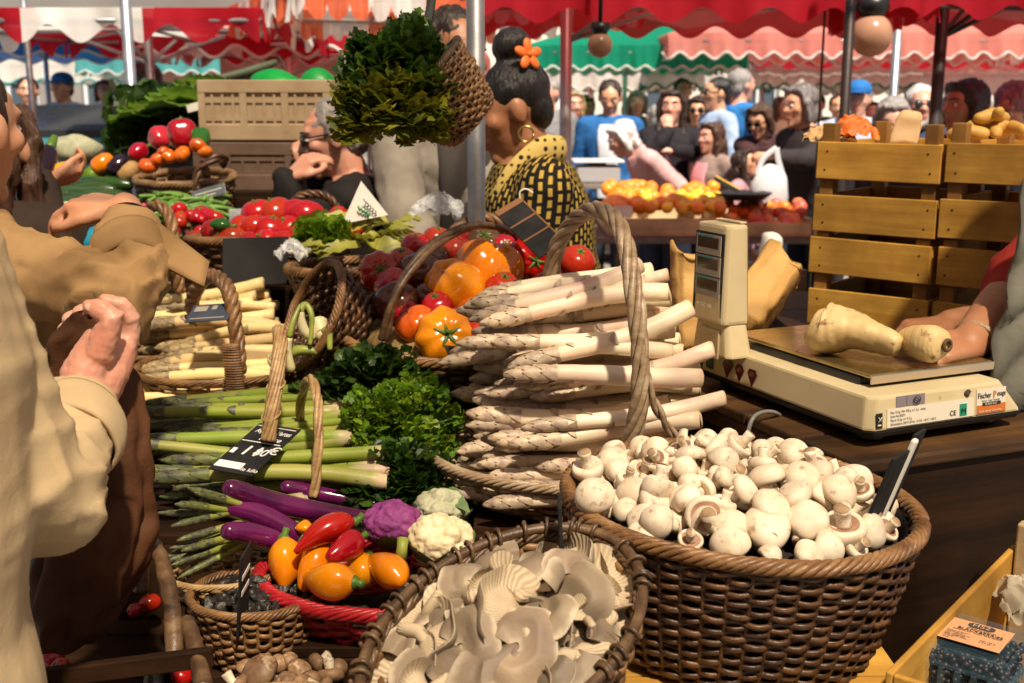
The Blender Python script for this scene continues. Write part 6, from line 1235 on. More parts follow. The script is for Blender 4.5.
# ------------------------------------------------------------------ vendor at the right edge, arm on the scale
vd, _, _, _, _ = person('vendor at right edge in red shirt and grey vest, forearm on the scale', 1.10, 1.99, 62, 1.74, 6, (0, 10), 'short', H_DBR, cloth('red_shirt', (.34, .03, .02), (.26, .02, .015)), .62, cloth('denim', (.05, .07, .11)), SK2,
    {'L': (W(1022, 285, 1.86), W(968, 345, 1.70), W(930, 348, 1.66) - W(968, 345, 1.70), (-.3, .2, -1), .55), 'R': (np.array([1.0, 2.28, 1.15]), np.array([.84, 2.14, 1.18]), (-.8, -.4, 0), (0, 0, -1), .5)}, .006, wr=.008, fat=1.05)
w_, ad = W(972, 346, 1.708), nrm(W(968, 345, 1.70) - W(1022, 285, 1.86)); q = lie(ad); a = MB(); an_ = np.linspace(0, 2*PI, 40)
for k in range(2): tube(a, w_ - ad*.012 + (.034*np.cos(an_))[:, None]*q[:, 0] + (.034*np.sin(an_))[:, None]*q[:, 1] + (.003*np.sin(an_*9 + k*PI))[:, None]*ad, .0032, 6)
solo('bracelet', 'pale plaited bracelet on the vendor\'s wrist', 'bracelet', a, WK_GREY, w_)
GV = cloth('grey_vest', (.15, .145, .115), (.11, .105, .085)); a = MB(); ed = [(1026, 175, 1.72), (1012, 250, 1.70), (1005, 300, 1.68), (992, 345, 1.665), (986, 392, 1.66), (1010, 410, 1.70)]
P = np.array([W(*q_) for q_ in ed]); g = np.array([[p + np.array([.14*u, .06*u + .012*math.sin(u*8 + i), 0]) for u in np.linspace(0, 1, 10)] for i, p in enumerate(smoothpath(P, 5))]); grid(a, g); a.map(lambda v: wrinkle(v, .006, 20, 7)); o = obj('open_vest', a, GV, vd, True, True); s_ = o.modifiers.new('t', 'SOLIDIFY'); s_.thickness = .008
# ------------------------------------------------------------------ people of the crowd
def crowd(label, hx, hy, Y, face, hair, hm, top, **kw):
    p = W(hx, hy, Y); lean = kw.get('lean', 0); fd = np.array([-math.sin(R(face)), math.cos(R(face))]); H = kw.pop('H', None)
    off = math.sin(R(lean))*.63; zz = .95 + .635*math.cos(R(lean)); H = H or p[2]/zz*1.70 if H is None else H
    k = H/1.7; return person(label, p[0] - fd[0]*(off+.02)*k, p[1] - fd[1]*(off+.02)*k, face, H, hair=hair, hm=hm, top=top, voxel=.014, group=None, **kw)
crowd('man in blue jacket over white shirt looking down', 610, 98, 8.5, 172, 'short', H_DBR, cloth('blue_jacket', (.02, .11, .30)), over=cloth('white_shirt', (.62, .64, .68)), head=(0, 22))
crowd('white-haired person in pale pink bending over the stall', 622, 140, 7.7, 100, 'puffy', H_WHT, cloth('pale_pink', (.60, .36, .34), (.50, .27, .26)), lean=42, head=(0, 5), skn=SK3, fat=1.1, H=1.62)
crowd('woman in black vest with patterned sleeves, hand over mouth', 672, 108, 7.9, 165, 'long', H_DBR, cloth('black_vest', (.018, .014, .018)), skn=SK3, head=(0, -4), sleeve=1.0, arms={'R': (W(655, 152, 7.60), W(668, 132, 7.62), (.1, .2, .9), (0, .9, .1), .5), 'L': (W(700, 155, 7.75), W(676, 150, 7.6), (-.9, 0, .1), (0, .5, -.6), .5)})
a = None
crowd('girl with long brown hair in pink top and grey cardigan', 711, 138, 7.6, 120, 'long', H_BRN, cloth('taupe', (.26, .18, .15)), over=cloth('pink_top', (.68, .28, .30)), skn=SK3)
crowd('small child with dark hair in patterned pink, looking up', 745, 164, 7.3, 245, 'long', H_DBR, cloth('child_pink', (.42, .22, .24), (.28, .14, .16)), head=(0, -14))
crowd('woman in yellow cardigan and sunglasses', 697, 112, 9.3, 170, 'puffy', H_DBR, cloth('yellow', (.72, .42, .03)), glasses=GLS, over=cloth('white_top', (.66, .62, .58)))
crowd('man in pale blue shirt and sunglasses seen from the side', 716, 94, 8.9, 105, 'short', H_BLK, cloth('pale_blue', (.36, .44, .58), (.24, .32, .46)), glasses=GLS)
crowd('grey-haired man turned away in blue and white', 742, 86, 9.3, -60, 'short', H_GRY, cloth('bright_blue', (.03, .18, .46)), skn=SK3)
crowd('woman in brown with bobbed hair and sunglasses leaning forward', 760, 120, 7.8, 140, 'bob', H_BRN, cloth('maroon_brown', (.06, .025, .025)), lean=20, glasses=GLS, head=(0, 8), arms={'R': (W(752, 160, 7.5), W(770, 152, 7.3), (.8, -.3, 0), (0, 0, -1), .5), 'L': (W(790, 150, 7.6), W(785, 152, 7.3), (.5, -.7, 0), (0, 0, -1), .5)})
crowd('grey-streaked shopper in dark jacket reaching with a carrier bag', 800, 105, 6.6, 115, 'bob', hairm('streaked', (.24, .21, .20), (.05, .035, .03)), cloth('dark_jacket', (.03, .024, .024)), lean=12, arms={'L': (W(806, 160, 6.35), W(778, 158, 6.3), (-.9, 0, .1), (0, 0, -1), .7), 'R': (W(790, 165, 6.7), W(772, 155, 6.6), (-.9, 0, .1), (0, 0, -1), .7)})
crowd('man in a bright blue cap in the crowd', 858, 100, 8.0, 160, 'short', H_GRY, cloth('light_check', (.40, .46, .56)), cap=cloth('cap_blue', (.02, .14, .40)), skn=SK3)
crowd('grey-haired woman with glasses behind the crate stack', 893, 112, 6.0, 165, 'puffy', H_GRY, cloth('dark_top', (.035, .03, .04)), glasses=flat('thin_glasses', (.03, .03, .03)), skn=SK3, head=(0, 15), H=1.60)
crowd('grey man with beard and glasses behind the crate stack', 921, 106, 6.6, 172, 'short', H_WHT, cloth('navy_top', (.03, .04, .09)), glasses=flat('thin_glasses', (.03, .03, .03)), skn=SK3, beard=H_GRY)
crowd('woman with short dark brown hair seen in profile behind the crates', 964, 104, 5.3, 112, 'puffy', H_DBR, cloth('black_top', (.015, .012, .012)), skn=SK2, H=1.68)
crowd('person with pinkish dyed hair and blue scarf at right edge', 1013, 108, 5.4, 130, 'curly', H_PNK, cloth('blue_scarf_top', (.08, .14, .22)), head=(0, 18), H=1.66)
crowd('person in turquoise shirt with back turned', 655, 118, 9.8, 20, 'short', H_GRY, cloth('turquoise', (.06, .36, .50)))
crowd('tanned man in grey behind the woman with bun', 548, 94, 9.4, 150, 'short', H_GRY, cloth('grey2', (.20, .19, .19)), skn=SK3)
crowd('blonde person in white top among the crowd', 573, 106, 9.6, 200, 'bob', hairm('blonde', (.42, .28, .12)), cloth('white3', (.66, .62, .60)), skn=SK3)
crowd('grey-haired person far back between the blue and black figures', 637, 104, 11.0, 175, 'puffy', hairm('ash', (.28, .26, .2)), cloth('green_top', (.07, .12, .08)))
crowd('dark-haired man far back behind the woman in black', 683, 92, 11.2, 185, 'short', H_BLK, cloth('rose_top', (.44, .24, .22)))
crowd('man in white with dark hair at the far right of the crowd', 838, 108, 10.5, 170, 'short', H_BLK, cloth('white4', (.58, .58, .60)))
crowd('woman in teal far back behind the crates', 945, 112, 10.0, 190, 'long', H_BRN, cloth('teal_top', (.05, .30, .26)))
crowd('person in dark clothes walking far left', 28, 92, 10.0, 200, 'short', H_BLK, cloth('dark2', (.03, .028, .03)))
crowd('person in blue cap far left beyond the stall', 62, 88, 10.8, 160, 'short', H_DBR, cloth('sky_top', (.30, .42, .52)), cap=cloth('cap_blue', (.02, .14, .40)))
crowd('dark silhouette of a shopper beyond the left pole', 146, 84, 7.4, 30, 'puffy', H_BLK, cloth('dark3', (.022, .02, .022)))
crowd('shopper in pale grey far left', 105, 92, 12.5, 190, 'bob', H_BRN, cloth('pale_grey', (.40, .40, .42)))
for lab, hx, hy, Y, f_, hs, hm_, cl in (
    ('woman in orange top far back beside the green parasol', 586, 108, 11.6, 190, 'bob', H_BRN, ('c_orange', (.60, .22, .06))), ('man in pale shirt far back by the green parasol', 628, 112, 13.0, 170, 'short', H_DBR, ('c_pale', (.60, .60, .58))),
    ('person in red far back above the fruit stall', 664, 112, 12.4, 200, 'short', H_BLK, ('c_red', (.42, .04, .04))), ('grey-haired person in lilac far back', 704, 104, 12.8, 160, 'puffy', H_WHT, ('c_lilac', (.40, .32, .52))),
    ('tall man in navy far back behind the pale blue shirt', 729, 96, 12.2, 185, 'short', H_DBR, ('c_navy', (.04, .06, .14))), ('woman in cream far back left of the crates', 782, 108, 12.0, 205, 'long', H_BRN, ('c_cream', (.62, .54, .40))),
    ('man in green shirt far back left of the crates', 818, 106, 13.2, 170, 'short', H_BLK, ('c_green', (.08, .20, .07))), ('person in pink far back behind the blue cap', 872, 112, 12.6, 190, 'bob', H_DBR, ('c_pink', (.60, .28, .32))),
    ('man in grey far back behind the crates', 985, 110, 12.2, 165, 'short', H_GRY, ('c_grey', (.30, .30, .31))), ('woman in white far back behind the right crates', 936, 108, 13.0, 200, 'puffy', H_BRN, ('c_white', (.66, .64, .60)))):
    crowd(lab, hx, hy, Y, f_, hs, hm_, cloth(*cl), skn=(SK1, SK2, SK3)[int(hx) % 3], head=(RND.uniform(-30, 30), RND.uniform(-5, 15)), shoe=False)
# white carrier bag held by the grey-streaked shopper
c0 = W(770, 172, 6.25); a = MB(); ball(a, (0, 0, -.12), (.10, .06, .17), 24, 18); a.map(lambda v: wrinkle(v, .02, 9, 5)); CB = mat('carrier_white', (.72, .74, .74), (.62, .64, .66), 8, .4, .3, 30, transl=.3)
cbg = thing('carrier_bag', 'white plastic carrier bag held over the fruit stall', 'bag', c0); obj('bag_body', a, CB, cbg); a = MB()
for s_ in (-1, 1): tube(a, smoothpath([(s_*.07, 0, -.02), (s_*.04, 0, .07), (.03, 0, .13)], 6), (.016, .004), 8)
obj('handle', a, CB, cbg)
# ================================================================== counters and produce further back
trestle('raised counter of the vegetable stall at the back left', -2.3, -.78, 3.05, 4.1, 1.18, W_OLD, 5)
rnd = random.Random(101)
CUC = fruit_mat('cucumber', (.03, .085, .012), (.018, .05, .008), .3, coat=.1)
for k in range(30):
    px, py = rnd.uniform(58, 118), rnd.uniform(172, 208); Y = 3.75 - (py-172)*.016; p = W(px, py, Y); a_ = rnd.uniform(-.4, .4); d = np.array([math.cos(a_), math.sin(a_), .05])*rnd.uniform(.06, .08)
    veg('cucumber', 'dark green cucumber in the heap beyond the pointing hand', 'cucumber', [p - d, p + (0, 0, .004), p + d], [.008, .020, .022, .021, .010], CUC, 'cucumbers at the back left')
RAD = mat('radish', (.50, .02, .07), (.62, .10, .14), 20, .3, .05, coat=.3); RADW = mat('radish_tip', (.75, .62, .58), (.66, .48, .46), 20, .4, .05); q = thing('radish', 'radish', 'radish'); a = MB(); ball(a, (0, 0, 0), (.8, .8, 1), 14, 10); obj('root', a, RAD, q); a = MB(); tube(a, [(0, 0, -.75), (0, 0, -1.1), (.05, 0, -1.7)], [.50, .22, .03], 10); obj('tip', a, RADW, q); rp = Proto(q)
for k in range(70):
    L_ = k % 2; px, py = (rnd.uniform(58, 100) if L_ else rnd.uniform(96, 152)), rnd.uniform(205, 238); Y = 3.05 - (py-205)*.012; p = W(px, py, Y); rp.put(p, rndrot(rnd, 100), rnd.uniform(.010, .014), 'small pink and white radish in the heap behind the tan coat', 'radishes behind the tan coat')
plinth('dark box under the radishes and beans', -1.30, -.80, 2.66, 3.04, .801, 1.20)
lf = MB(); foliage(lf, [W(rnd.uniform(60, 150), rnd.uniform(218, 250), 2.85) for _ in range(250)], [np.array([0, -.3, 1])]*250, .045, 'flat', rnd); solo('radish_leaves', 'green radish leaves under the pink radishes', 'leaves', lf, LEAF_L, W(100, 235, 2.85), smooth=False)
a = MB(); ball(a, (0, 0, 0), (.10, .05, .035), 30, 18); a.map(lambda v: wrinkle(wrinkle(v, .02, 14, 3), .008, 40, 2)); solo('blue_bag', 'crumpled turquoise plastic bag behind the tan sleeve', 'bag', a.move(W(98, 240, 2.55)), mat('turquoise_plastic', (.01, .24, .34), (.01, .16, .26), 12, .35, .3, 40), W(98, 240, 2.55))
BEAN = mat('green_bean', (.16, .30, .05), (.09, .20, .03), 20, .4, .1, vary=.2)
for k in range(70):
    px, py = rnd.uniform(150, 218), rnd.uniform(196, 220); p = W(px, py, 3.25 - (py-196)*.01); a_ = rnd.uniform(0, 6.28); d = np.array([math.cos(a_), math.sin(a_), rnd.uniform(-.2, .3)])*.05; a = MB(); tube(a, smoothpath([p-d, p + (0, 0, .008), p+d], 4), .0055, 7); solo('green_bean', 'green bean in the loose heap below the pepper basket', 'bean', a, BEAN, p, 'green beans below the pepper basket')
plinth('dark box under the green beans', -.97, -.70, 2.70, 3.04, 1.171, 1.24)
# basket with big peppers and orange tomatoes
pbk = basket('wicker_basket', 'brown handled basket of red peppers and orange tomatoes', W(188, 185, 3.45)*(1, 1, 0) + (0, 0, 1.20), .145, .13, .17, wick('wicker_tan', (.14, .07, .03), (.28, .16, .07), (.42, .26, .12)), .7, -10, (6, 0), 30, .011, .006, .012, 16, seed=61)
handle(pbk, [W(222, 165, 3.40), W(226, 158, 3.36), W(216, 158, 3.30), W(198, 172, 3.28), W(196, 190, 3.27)], 2, .005, .008, 2, WK_DARK)
bell = [.010, .034, .042, .042, .038, .034, .020]
for lab, a_, b_, m, s_ in (('glossy red bell pepper standing highest in the basket', (180, 121, 3.5), (181, 147, 3.45), PEP_R, 1.1), ('rose red bell pepper at the back of the basket', (155, 130, 3.6), (162, 146, 3.55), mat('pepper_rose', (.56, .03, .05), (.46, .015, .03), 10, .15, .03, coat=.5), .85), ('green pepper at the right rim of the basket', (200, 131, 3.5), (198, 148, 3.42), PEP_G, .75), ('crimson pepper at the left of the basket', (146, 147, 3.5), (130, 156, 3.45), PEP_R, .6)):
    p0, p1 = W(*a_), W(*b_); P_ = pepper(lab, np.linalg.norm(p1-p0), [q*s_ for q in bell], m, .004, 4, .08, 3); P_.put(p0, lie(p1-p0), 1, lab, 'bell peppers in the handled basket')
for px, py, r in ((148, 166, 10), (158, 160, 9), (168, 156, 9), (182, 154, 9), (198, 146, 9), (163, 152, 7), (205, 152, 8)): smO.put(W(px, py, 3.40), rndrot(rnd, 60), r*mpp(px, py, 3.4), 'orange tomato at the front of the pepper basket', 'orange tomatoes in the pepper basket')
O = W(193, 203, 3.2); sign('grey slate tag hanging on the pepper basket', O, W(228, 193, 3.2) - O, W(190, 190, 3.22) - O, .098, .036, [('bar', .1, .55, .8, .05), ('bar', .1, .25, .6, .05)], mat('slate_grey', (.10, .11, .12), (.07, .075, .08), 20, .4, .05))
# greens, crates, squashes
def cabbage(label, c, r, m, seed):
    root = thing('lettuce', label, 'lettuce', c); a = MB(); rn = random.Random(seed)
    for k in range(26):
        an_, el = k*2.4, 1.45 - k*.05; f = np.linspace(0, 1, 8); L = r*(.7 + .5*k/26); d = np.array([math.cos(an_), math.sin(an_), 0]); up = np.array([0, 0, 1.]); ctr = np.array([d*L*q*math.cos(el)*1.2 + up*(L*q*math.sin(el) - .25*L*q*q) for q in f]); sd = np.array([-d[1], d[0], 0]); w = L*.55*np.sin(f*PI*.8+.2)
        grid(a, np.stack([ctr + sd*(w*g)[:, None] + (up*.12*L*abs(g)**2) + (.03*L*np.sin(f*17+g*9+k))[:, None]*up for g in np.linspace(-1, 1, 7)], 1))
    obj('leaves', a, m, root); return root
LET = mat('lettuce_green', (.16, .30, .03), (.08, .19, .02), 16, .5, .3, 50, transl=.3, tcol=(.3, .45, .05))
cabbage('bright green lettuce head behind the white price card', W(186, 108, 4.0), .12, LET, 1); cabbage('second lettuce head further left in the greens', W(150, 118, 4.1), .10, LET, 2); cabbage('lettuce half hidden by the pepper basket', W(205, 92, 4.25), .10, LET, 3)
lf = MB(); foliage(lf, [W(rnd.uniform(118, 215), 120 + rnd.uniform(-22, 34), 4.3 + rnd.uniform(-.2, .2)) for _ in range(900)], [np.array([0, -.4, 1])]*900, .07, 'curly', rnd); solo('leafy_greens', 'bank of dark leafy greens at the back of the stall', 'greens', lf, LEAF_D, W(170, 125, 4.3), smooth=False)
for k in range(14):
    p = W(150 + 5*k + rnd.uniform(-6, 6), 104 - 1.6*k + rnd.uniform(-4, 4), 4.5); veg('leek', 'dark leek top in the row leading up to the beige crate', 'leek', [p, p + (.10, .10, .03), p + (.20, .2, .07)], [.012, .016, .018, .012], mat('leek_dark', (.05, .045, .02), (.03, .05, .015), 20, .5), 'leek tops at the back left')
O = W(188, 113, 3.85); sign('white price strip standing in the lettuces', O, W(218, 105, 3.85) - O, np.array([0, .05, 1.]), .10, .026, [], PAPERW, 'price_card', 'price card')
for k, (px, py) in enumerate(((92, 176), (102, 164), (118, 166), (128, 172))): veg('squash', ('pale green squash lying behind the yellow one', 'long yellow squash standing among the squashes', 'dark squash at the back of the counter', 'small brown squash at the back of the counter')[k], 'squash', [W(px-9, py+6, 3.6), W(px, py, 3.6), W(px+9, py-8, 3.62)], [.012, .028, .030, .026, .012], (LEAF_L, PEP_Y, EGG_D, POT)[k], 'squashes at the back left')
cw = MB(); ball(cw, (0, 0, 0), (.09, .07, .055), 24, 14); solo('cauliflower', 'pale green cauliflower wrapped in leaves at the back', 'cauliflower', cw.map(lambda v: wrinkle(v, .012, 18)).move(W(76, 150, 3.9)), CAUL_G, W(76, 150, 3.9))
pcz = W(275, 190, 3.75)[2] - .02
plinth('dark base below the plastic crates', -1.15, -.50, 3.55, 4.05, 1.181, W(270, 188, 3.7)[2])
c = W(262, 188, 3.72); plastic_crate('dark brown plastic crate beneath the beige one', (c[0] + .03, c[1] + .04, c[2]), -6, .42, .30, .150, PL_DARK, 8); c2 = (c[0] + .05, c[1] + .05, c[2] + .156); plastic_crate('beige plastic crate stacked on the dark one', c2, -4, .42, .30, .185, PL_BEIGE, 12)
for k, (px, s_) in enumerate(((276, .09), (318, .07))): a = MB(); ball(a, (0, 0, 0), (s_, s_*.8, .045), 24, 14); a.map(lambda v: wrinkle(v, .025, 10, k*4)); solo('green_bag', ('bright green plastic bag, larger one on the beige crate', 'bright green plastic bag, smaller one on the beige crate')[k], 'bag', a.move(W(px, 82, 3.80)), mat('green_plastic', (.01, .42, .07), (.01, .30, .05), 8, .4, .2, transl=.3, tcol=(.05, .8, .15)), W(px, 82, 3.8))
cl = board_box('clear plastic tub of green beans by the dark coat', W(258, 196, 3.02)*(1, 1, 0) + (0, 0, 1.24), 30, .13, .11, .075, CLRM, .004, 'plastic_tub', 'tub')
# ------------------------------------------------------------------ fruit stall behind
trestle('fruit stall table with a grey front behind the woman', .15, 2.6, 5.6, 6.7, .93, W_GREYW, 5)
FR = 'oranges on the fruit stall'
q = thing('orange', 'orange', 'orange'); a = MB(); ball(a, (0, 0, 0), (1, 1, .95), 18, 12); obj('peel', a, ORG, q); a = MB(); ball(a, (0, 0, .93), (.10, .10, .06), 8, 6); obj('stalk_end', a, STEMG, q); orp = Proto(q)
q = thing('lemon', 'lemon', 'lemon'); a = MB(); ball(a, (0, 0, 0), (.85, .85, 1.15), 18, 12); obj('peel', a, LEM, q); a = MB(); ball(a, (0, 0, 1.13), (.18, .18, .14), 8, 6); obj('nipple', a, LEM, q); lmp = Proto(q)
q = thing('peach', 'peach', 'peach'); a = MB(); ball(a, (0, 0, 0), (1, 1, .92), 18, 12, fn=lambda T, Q: 1 - .07*np.exp(-(np.sin(Q/2)/.12)**2)); obj('flesh', a, PEACH, q); a = MB(); ball(a, (0, 0, .86), (.08, .08, .05), 8, 6); obj('stalk_end', a, W_OLD, q); pcp = Proto(q)
def bx(label, x0, x1, y0, y1, z, h, m): return board_box(label, ((x0+x1)/2, (y0+y1)/2, z), 0, x1-x0, y1-y0, h, m, .012, 'fruit_tray', 'tray')
bx('shallow wooden tray of oranges and lemons', W(603, 205, 6)[0], W(722, 205, 6)[0], 5.66, 6.5, .932, .09, W_PALE); bx('shallow tray of peaches and apricots on the fruit stall', W(726, 215, 6)[0], W(806, 215, 6)[0], 5.64, 6.4, .932, .07, W_PALE)
for k in range(110):
    px, py = rnd.uniform(606, 720), rnd.uniform(186, 209); Y = 6.45 - (py-186)*.032; p = W(px, py, Y); p[2] = max(p[2], .975)
    if (px-600)/120 > .3 and rnd.random() < .55 and py > 193: lmp.put(p, rndrot(rnd), rnd.uniform(.030, .037), 'yellow lemon in the tray of oranges on the fruit stall', 'lemons on the fruit stall')
    else: orp.put(p, rndrot(rnd), rnd.uniform(.032, .042), 'orange in the wooden tray on the fruit stall', FR)
for k in range(80):
    px, py = rnd.uniform(716, 802), rnd.uniform(203, 236); Y = 6.2 - (py-203)*.016; p = W(px, py, Y); red = px > 742 and rnd.random() < .6
    (pcp if red else orp).put(p, rndrot(rnd), rnd.uniform(.028, .038), 'red peach on the right side of the fruit stall' if red else 'orange coloured fruit between the peaches on the stall', 'peaches on the fruit stall' if red else 'orange fruit among the peaches')
a = MB(); lathe(a, [(.0002, 0), (.12, 0), (.16, .035), (.155, .037), (.115, .006), (.0002, .006)], 28); c0 = W(742, 199, 6.1); solo('metal_bowl', 'dark shallow bowl among the fruit', 'bowl', a.move(c0), DARKSTEEL, c0)
O = W(713, 180, 6.15); sign('dark leaning price board with yellow edge on the fruit stall', O, W(738, 194, 6.1) - O, np.array([.3, .2, 1.]), .15, .03, [('bar', 0, .8, 1, .2)], SLATE, tcol=flat('edge_yellow', (.7, .45, .05)))
O = W(614, 217, 5.58); sign('small white price card on the front of the fruit stall', O, (1, 0, 0), (0, 0, 1), .09, .055, [], PAPERW, 'price_card', 'price card')
bs = thing('shop_scale', 'grey boxy scale at the back of the fruit stall', 'scale', W(597, 182, 6.9)); a = MB(); box(a, (0, 0, .05), (.26, .24, .10), None, 0, .012); obj('housing', a, flat('grey_housing', (.30, .29, .29)), bs, False); a = MB(); box(a, (0, 0, .128), (.30, .28, .015), None, 0, .005); obj('platter', a, flat('pale_platter', (.62, .62, .60), .3), bs, False); a = MB(); box(a, (0, 0, .111), (.10, .10, .02)); obj('platter_post', a, DARKSTEEL, bs, False)
trestle('small table under the grey scale at the fruit stall', .30, .75, 6.72, 7.15, W(597, 182, 6.9)[2] - .001, W_GREYW, 3)
plastic_crate('grey plastic crate standing below the fruit stall', W(640, 272, 4.4)*(1, 1, 0) + (0, 0, .66), 4, .30, .30, .185, PL_GREY, 6)
trestle('low dark table under the grey crate', .25, .80, 4.2, 4.7, .658, W_OLD, 4)
a = MB(); ball(a, (0, 0, 0), (.09, .07, .13), 24, 16); a.map(lambda v: wrinkle(v, .03, 10, 8)*(.4, .4, .5)); solo('white_bag', 'small crumpled white bag between scale display and crates', 'bag', a.move(W(770, 250, 3.6)), PAPERW, W(770, 250, 3.6))
# ------------------------------------------------------------------ poles, lamps
def post(label, px, Y, r, z1, m, name='steel_pole', z0=0.002):
    p = W(px, 100, Y); root = thing(name, label, 'pole', (p[0], p[1], 0)); a = MB(); tube(a, [(p[0], p[1], z0), (p[0], p[1], z1)], r, 16); obj('tube', a, m, root, True, True); a = MB(); lathe(a, [(.0002, 0), (r*2.6, 0), (r*2.6, .012), (r*1.3, .016), (r*1.3, .06), (r*1.02, .062)], 20, (p[0], p[1], z0)); obj('base_plate', a, m, root, True, True); return root
post('bare grey steel pole in front of the woman with the bun', 476, 2.36, .0185, 2.5, STEEL)
def lamp(label, px, py, Y, r, top):
    c = W(px, py, Y); root = thing('globe_lamp', label, 'lamp', c); a = MB(); ball(a, (0, 0, 0), (r, r, r*1.02), 32, 20); obj('globe', a, mat('lamp_globe', (.50, .28, .18), (.46, .25, .155), 5, .22, 0, transl=.35, tcol=(.7, .40, .25), spec=.5), root)
    a = MB(); lathe(a, [(.0002, r*1.75), (r*.75, r*1.75), (r*.80, r*1.2), (r*.62, r*1.05), (r*.55, r*.80), (.0002, r*.8)], 24); obj('socket', a, BLKP, root); a = MB(); tube(a, [(0, 0, r*1.7), (0, 0, top - c[2])], .008, 8); obj('cable', a, BLKP, root); return root
lamp('smaller round peach lamp hanging left under the red canopy', 600, 45, 4.2, .044, 2.30); lamp('larger round peach lamp hanging right under the red canopy', 871, 35, 4.3, .076, 2.32)
# ------------------------------------------------------------------ market parasols
RED = fabric('canvas_red', (.36, .006, .018), (.28, .004, .012), .40, (.62, .02, .03)); WHT = fabric('canvas_white', (.74, .71, .66), None, .40, (.85, .80, .72)); PINK = fabric('canvas_pink', (.70, .27, .22), (.62, .21, .18), .45, (.85, .36, .28)); GRN = fabric('canvas_green', (.006, .25, .15), (.004, .19, .11), .40, (.02, .48, .28)); BLU = fabric('canvas_blue', (.02, .12, .42), (.015, .09, .34), .40, (.05, .25, .7)); TEALC = fabric('canvas_teal', (.10, .38, .38), None, .4, (.2, .6, .6)); ORNG = fabric('canvas_orange', (.70, .16, .07), (.62, .12, .05), .45, (.9, .25, .1)); GREYC = fabric('canvas_grey', (.24, .22, .20), (.20, .18, .165), .12, (.3, .28, .25)); CRE = fabric('canvas_cream', (.72, .52, .26), (.66, .46, .22), .5, (.90, .66, .34))
TUBE = flat('frame_tube', (.42, .38, .36), .4, .6); TUBED = flat('frame_dark', (.045, .035, .032), .5, .4)
def parasol(label, cx, cy, w, d, zb, drop, rise, cols, rot=0, scal=.26, amp=.055, trim=None, pole=True, stripes=1, tube_m=TUBE, val=None, zp=None, poleoff=(0, 0), tongue=False):
    """square market parasol: four-sided roof, valance with a scalloped hem whose lowest point is at height zb"""
    root = thing('market_parasol', label, 'parasol', (cx, cy, 0), (0, 0, R(rot))); ze = zb + drop; ap = np.array([0, 0, ze + rise]); cor = [np.array([sx*w/2, sy*d/2, ze]) for sx, sy in ((-1, -1), (1, -1), (1, 1), (-1, 1))]
    ms = cols if isinstance(cols, (list, tuple)) else [cols]; rf, vl, trm = MB(), MB(), MB()
    for i in range(4):
        A, B_ = cor[i], cor[(i+1) % 4]; L = np.linalg.norm(B_-A); out = nrm(np.cross(B_-A, (0, 0, 1))); n = 24; us = np.linspace(0, 1, n+1)
        rows = []
        for v in np.linspace(0, 1, 9): rows.append([A*(1-u)*(1-v) + B_*u*(1-v) + ap*v - np.array([0, 0, .10*math.sin(PI*v)*math.sin(PI*u)*(1-v)]) for u in us])
        V = np.array(rows); off = rf.n; rf.add(V.reshape(-1, 3), [], 0)
        for a_ in range(8):
            for b_ in range(n):
                rf.F.append((off + a_*(n+1)+b_, off + a_*(n+1)+b_+1, off + (a_+1)*(n+1)+b_+1, off + (a_+1)*(n+1)+b_)); rf.M.append(int(us[b_]*stripes*.999) % len(ms))
        m = max(8, int(L/scal))*10; us = np.linspace(0, 1, m+1); ns = int(max(3, round(L/scal)))
        hem = drop - amp*(1 - np.abs(np.sin(us*PI*ns))**(.5 if tongue else 1.0)) if tongue else drop - amp*(.5 - .5*np.cos(us*2*PI*ns))
        flut = .022*np.sin(us*2*PI*ns*.5 + i) + .012*np.sin(us*2*PI*ns*1.7)
        def vrow(f): return A*(1-us)[:, None] + B_*us[:, None] + out*(.004 + flut*f)[:, None] - np.array([0, 0, 1.])*(hem*f)[:, None] - np.array([0, 0, .002])
        V = np.array([vrow(f) for f in np.linspace(0, 1, 6)]); off = vl.n; vl.add(V.reshape(-1, 3), [], 0)
        for a_ in range(5):
            for b_ in range(m): vl.F.append((off + a_*(m+1)+b_, off + (a_+1)*(m+1)+b_, off + (a_+1)*(m+1)+b_+1, off + a_*(m+1)+b_+1)); vl.M.append(int(us[b_]*stripes*.999) % len(ms))
        if trim is not None: tube(trm, V[-1], (.012, .012), 6)
    obj('canopy', rf, ms, root); obj('valance', vl, val or ms, root)
    if trim is not None: obj('hem_trim', trm, trim, root)
    fr = MB()
    for c in cor: tube(fr, [c*.98 + (0, 0, -.02), ap + (0, 0, -.06)], .013, 8)
    for i in range(4): tube(fr, [cor[i]*.985 + (0, 0, -.03), cor[(i+1) % 4]*.985 + (0, 0, -.03)], .013, 8); mid = (cor[i]+cor[(i+1) % 4])/2; tube(fr, [mid*.985 + (0, 0, -.03), ap + (0, 0, -.08)], .010, 8); tube(fr, [(poleoff[0], poleoff[1], ze - .25), mid*.5 + ap*.5 - (0, 0, .1)], .010, 8)
    obj('frame', fr, tube_m, root)
    if pole: a = MB(); tube(a, [(poleoff[0], poleoff[1], .003), (poleoff[0], poleoff[1], ze + rise - .03)], .024, 12); obj('pole', a, tube_m, root); a = MB(); lathe(a, [(.0002, .002), (.25, .002), (.25, .05), (.05, .07), (.05, .16), (.03, .17)], 20, (poleoff[0], poleoff[1], 0)); obj('foot', a, TUBED, root)
    return root
X = lambda px, Y: (px - 512)/FPX*Y
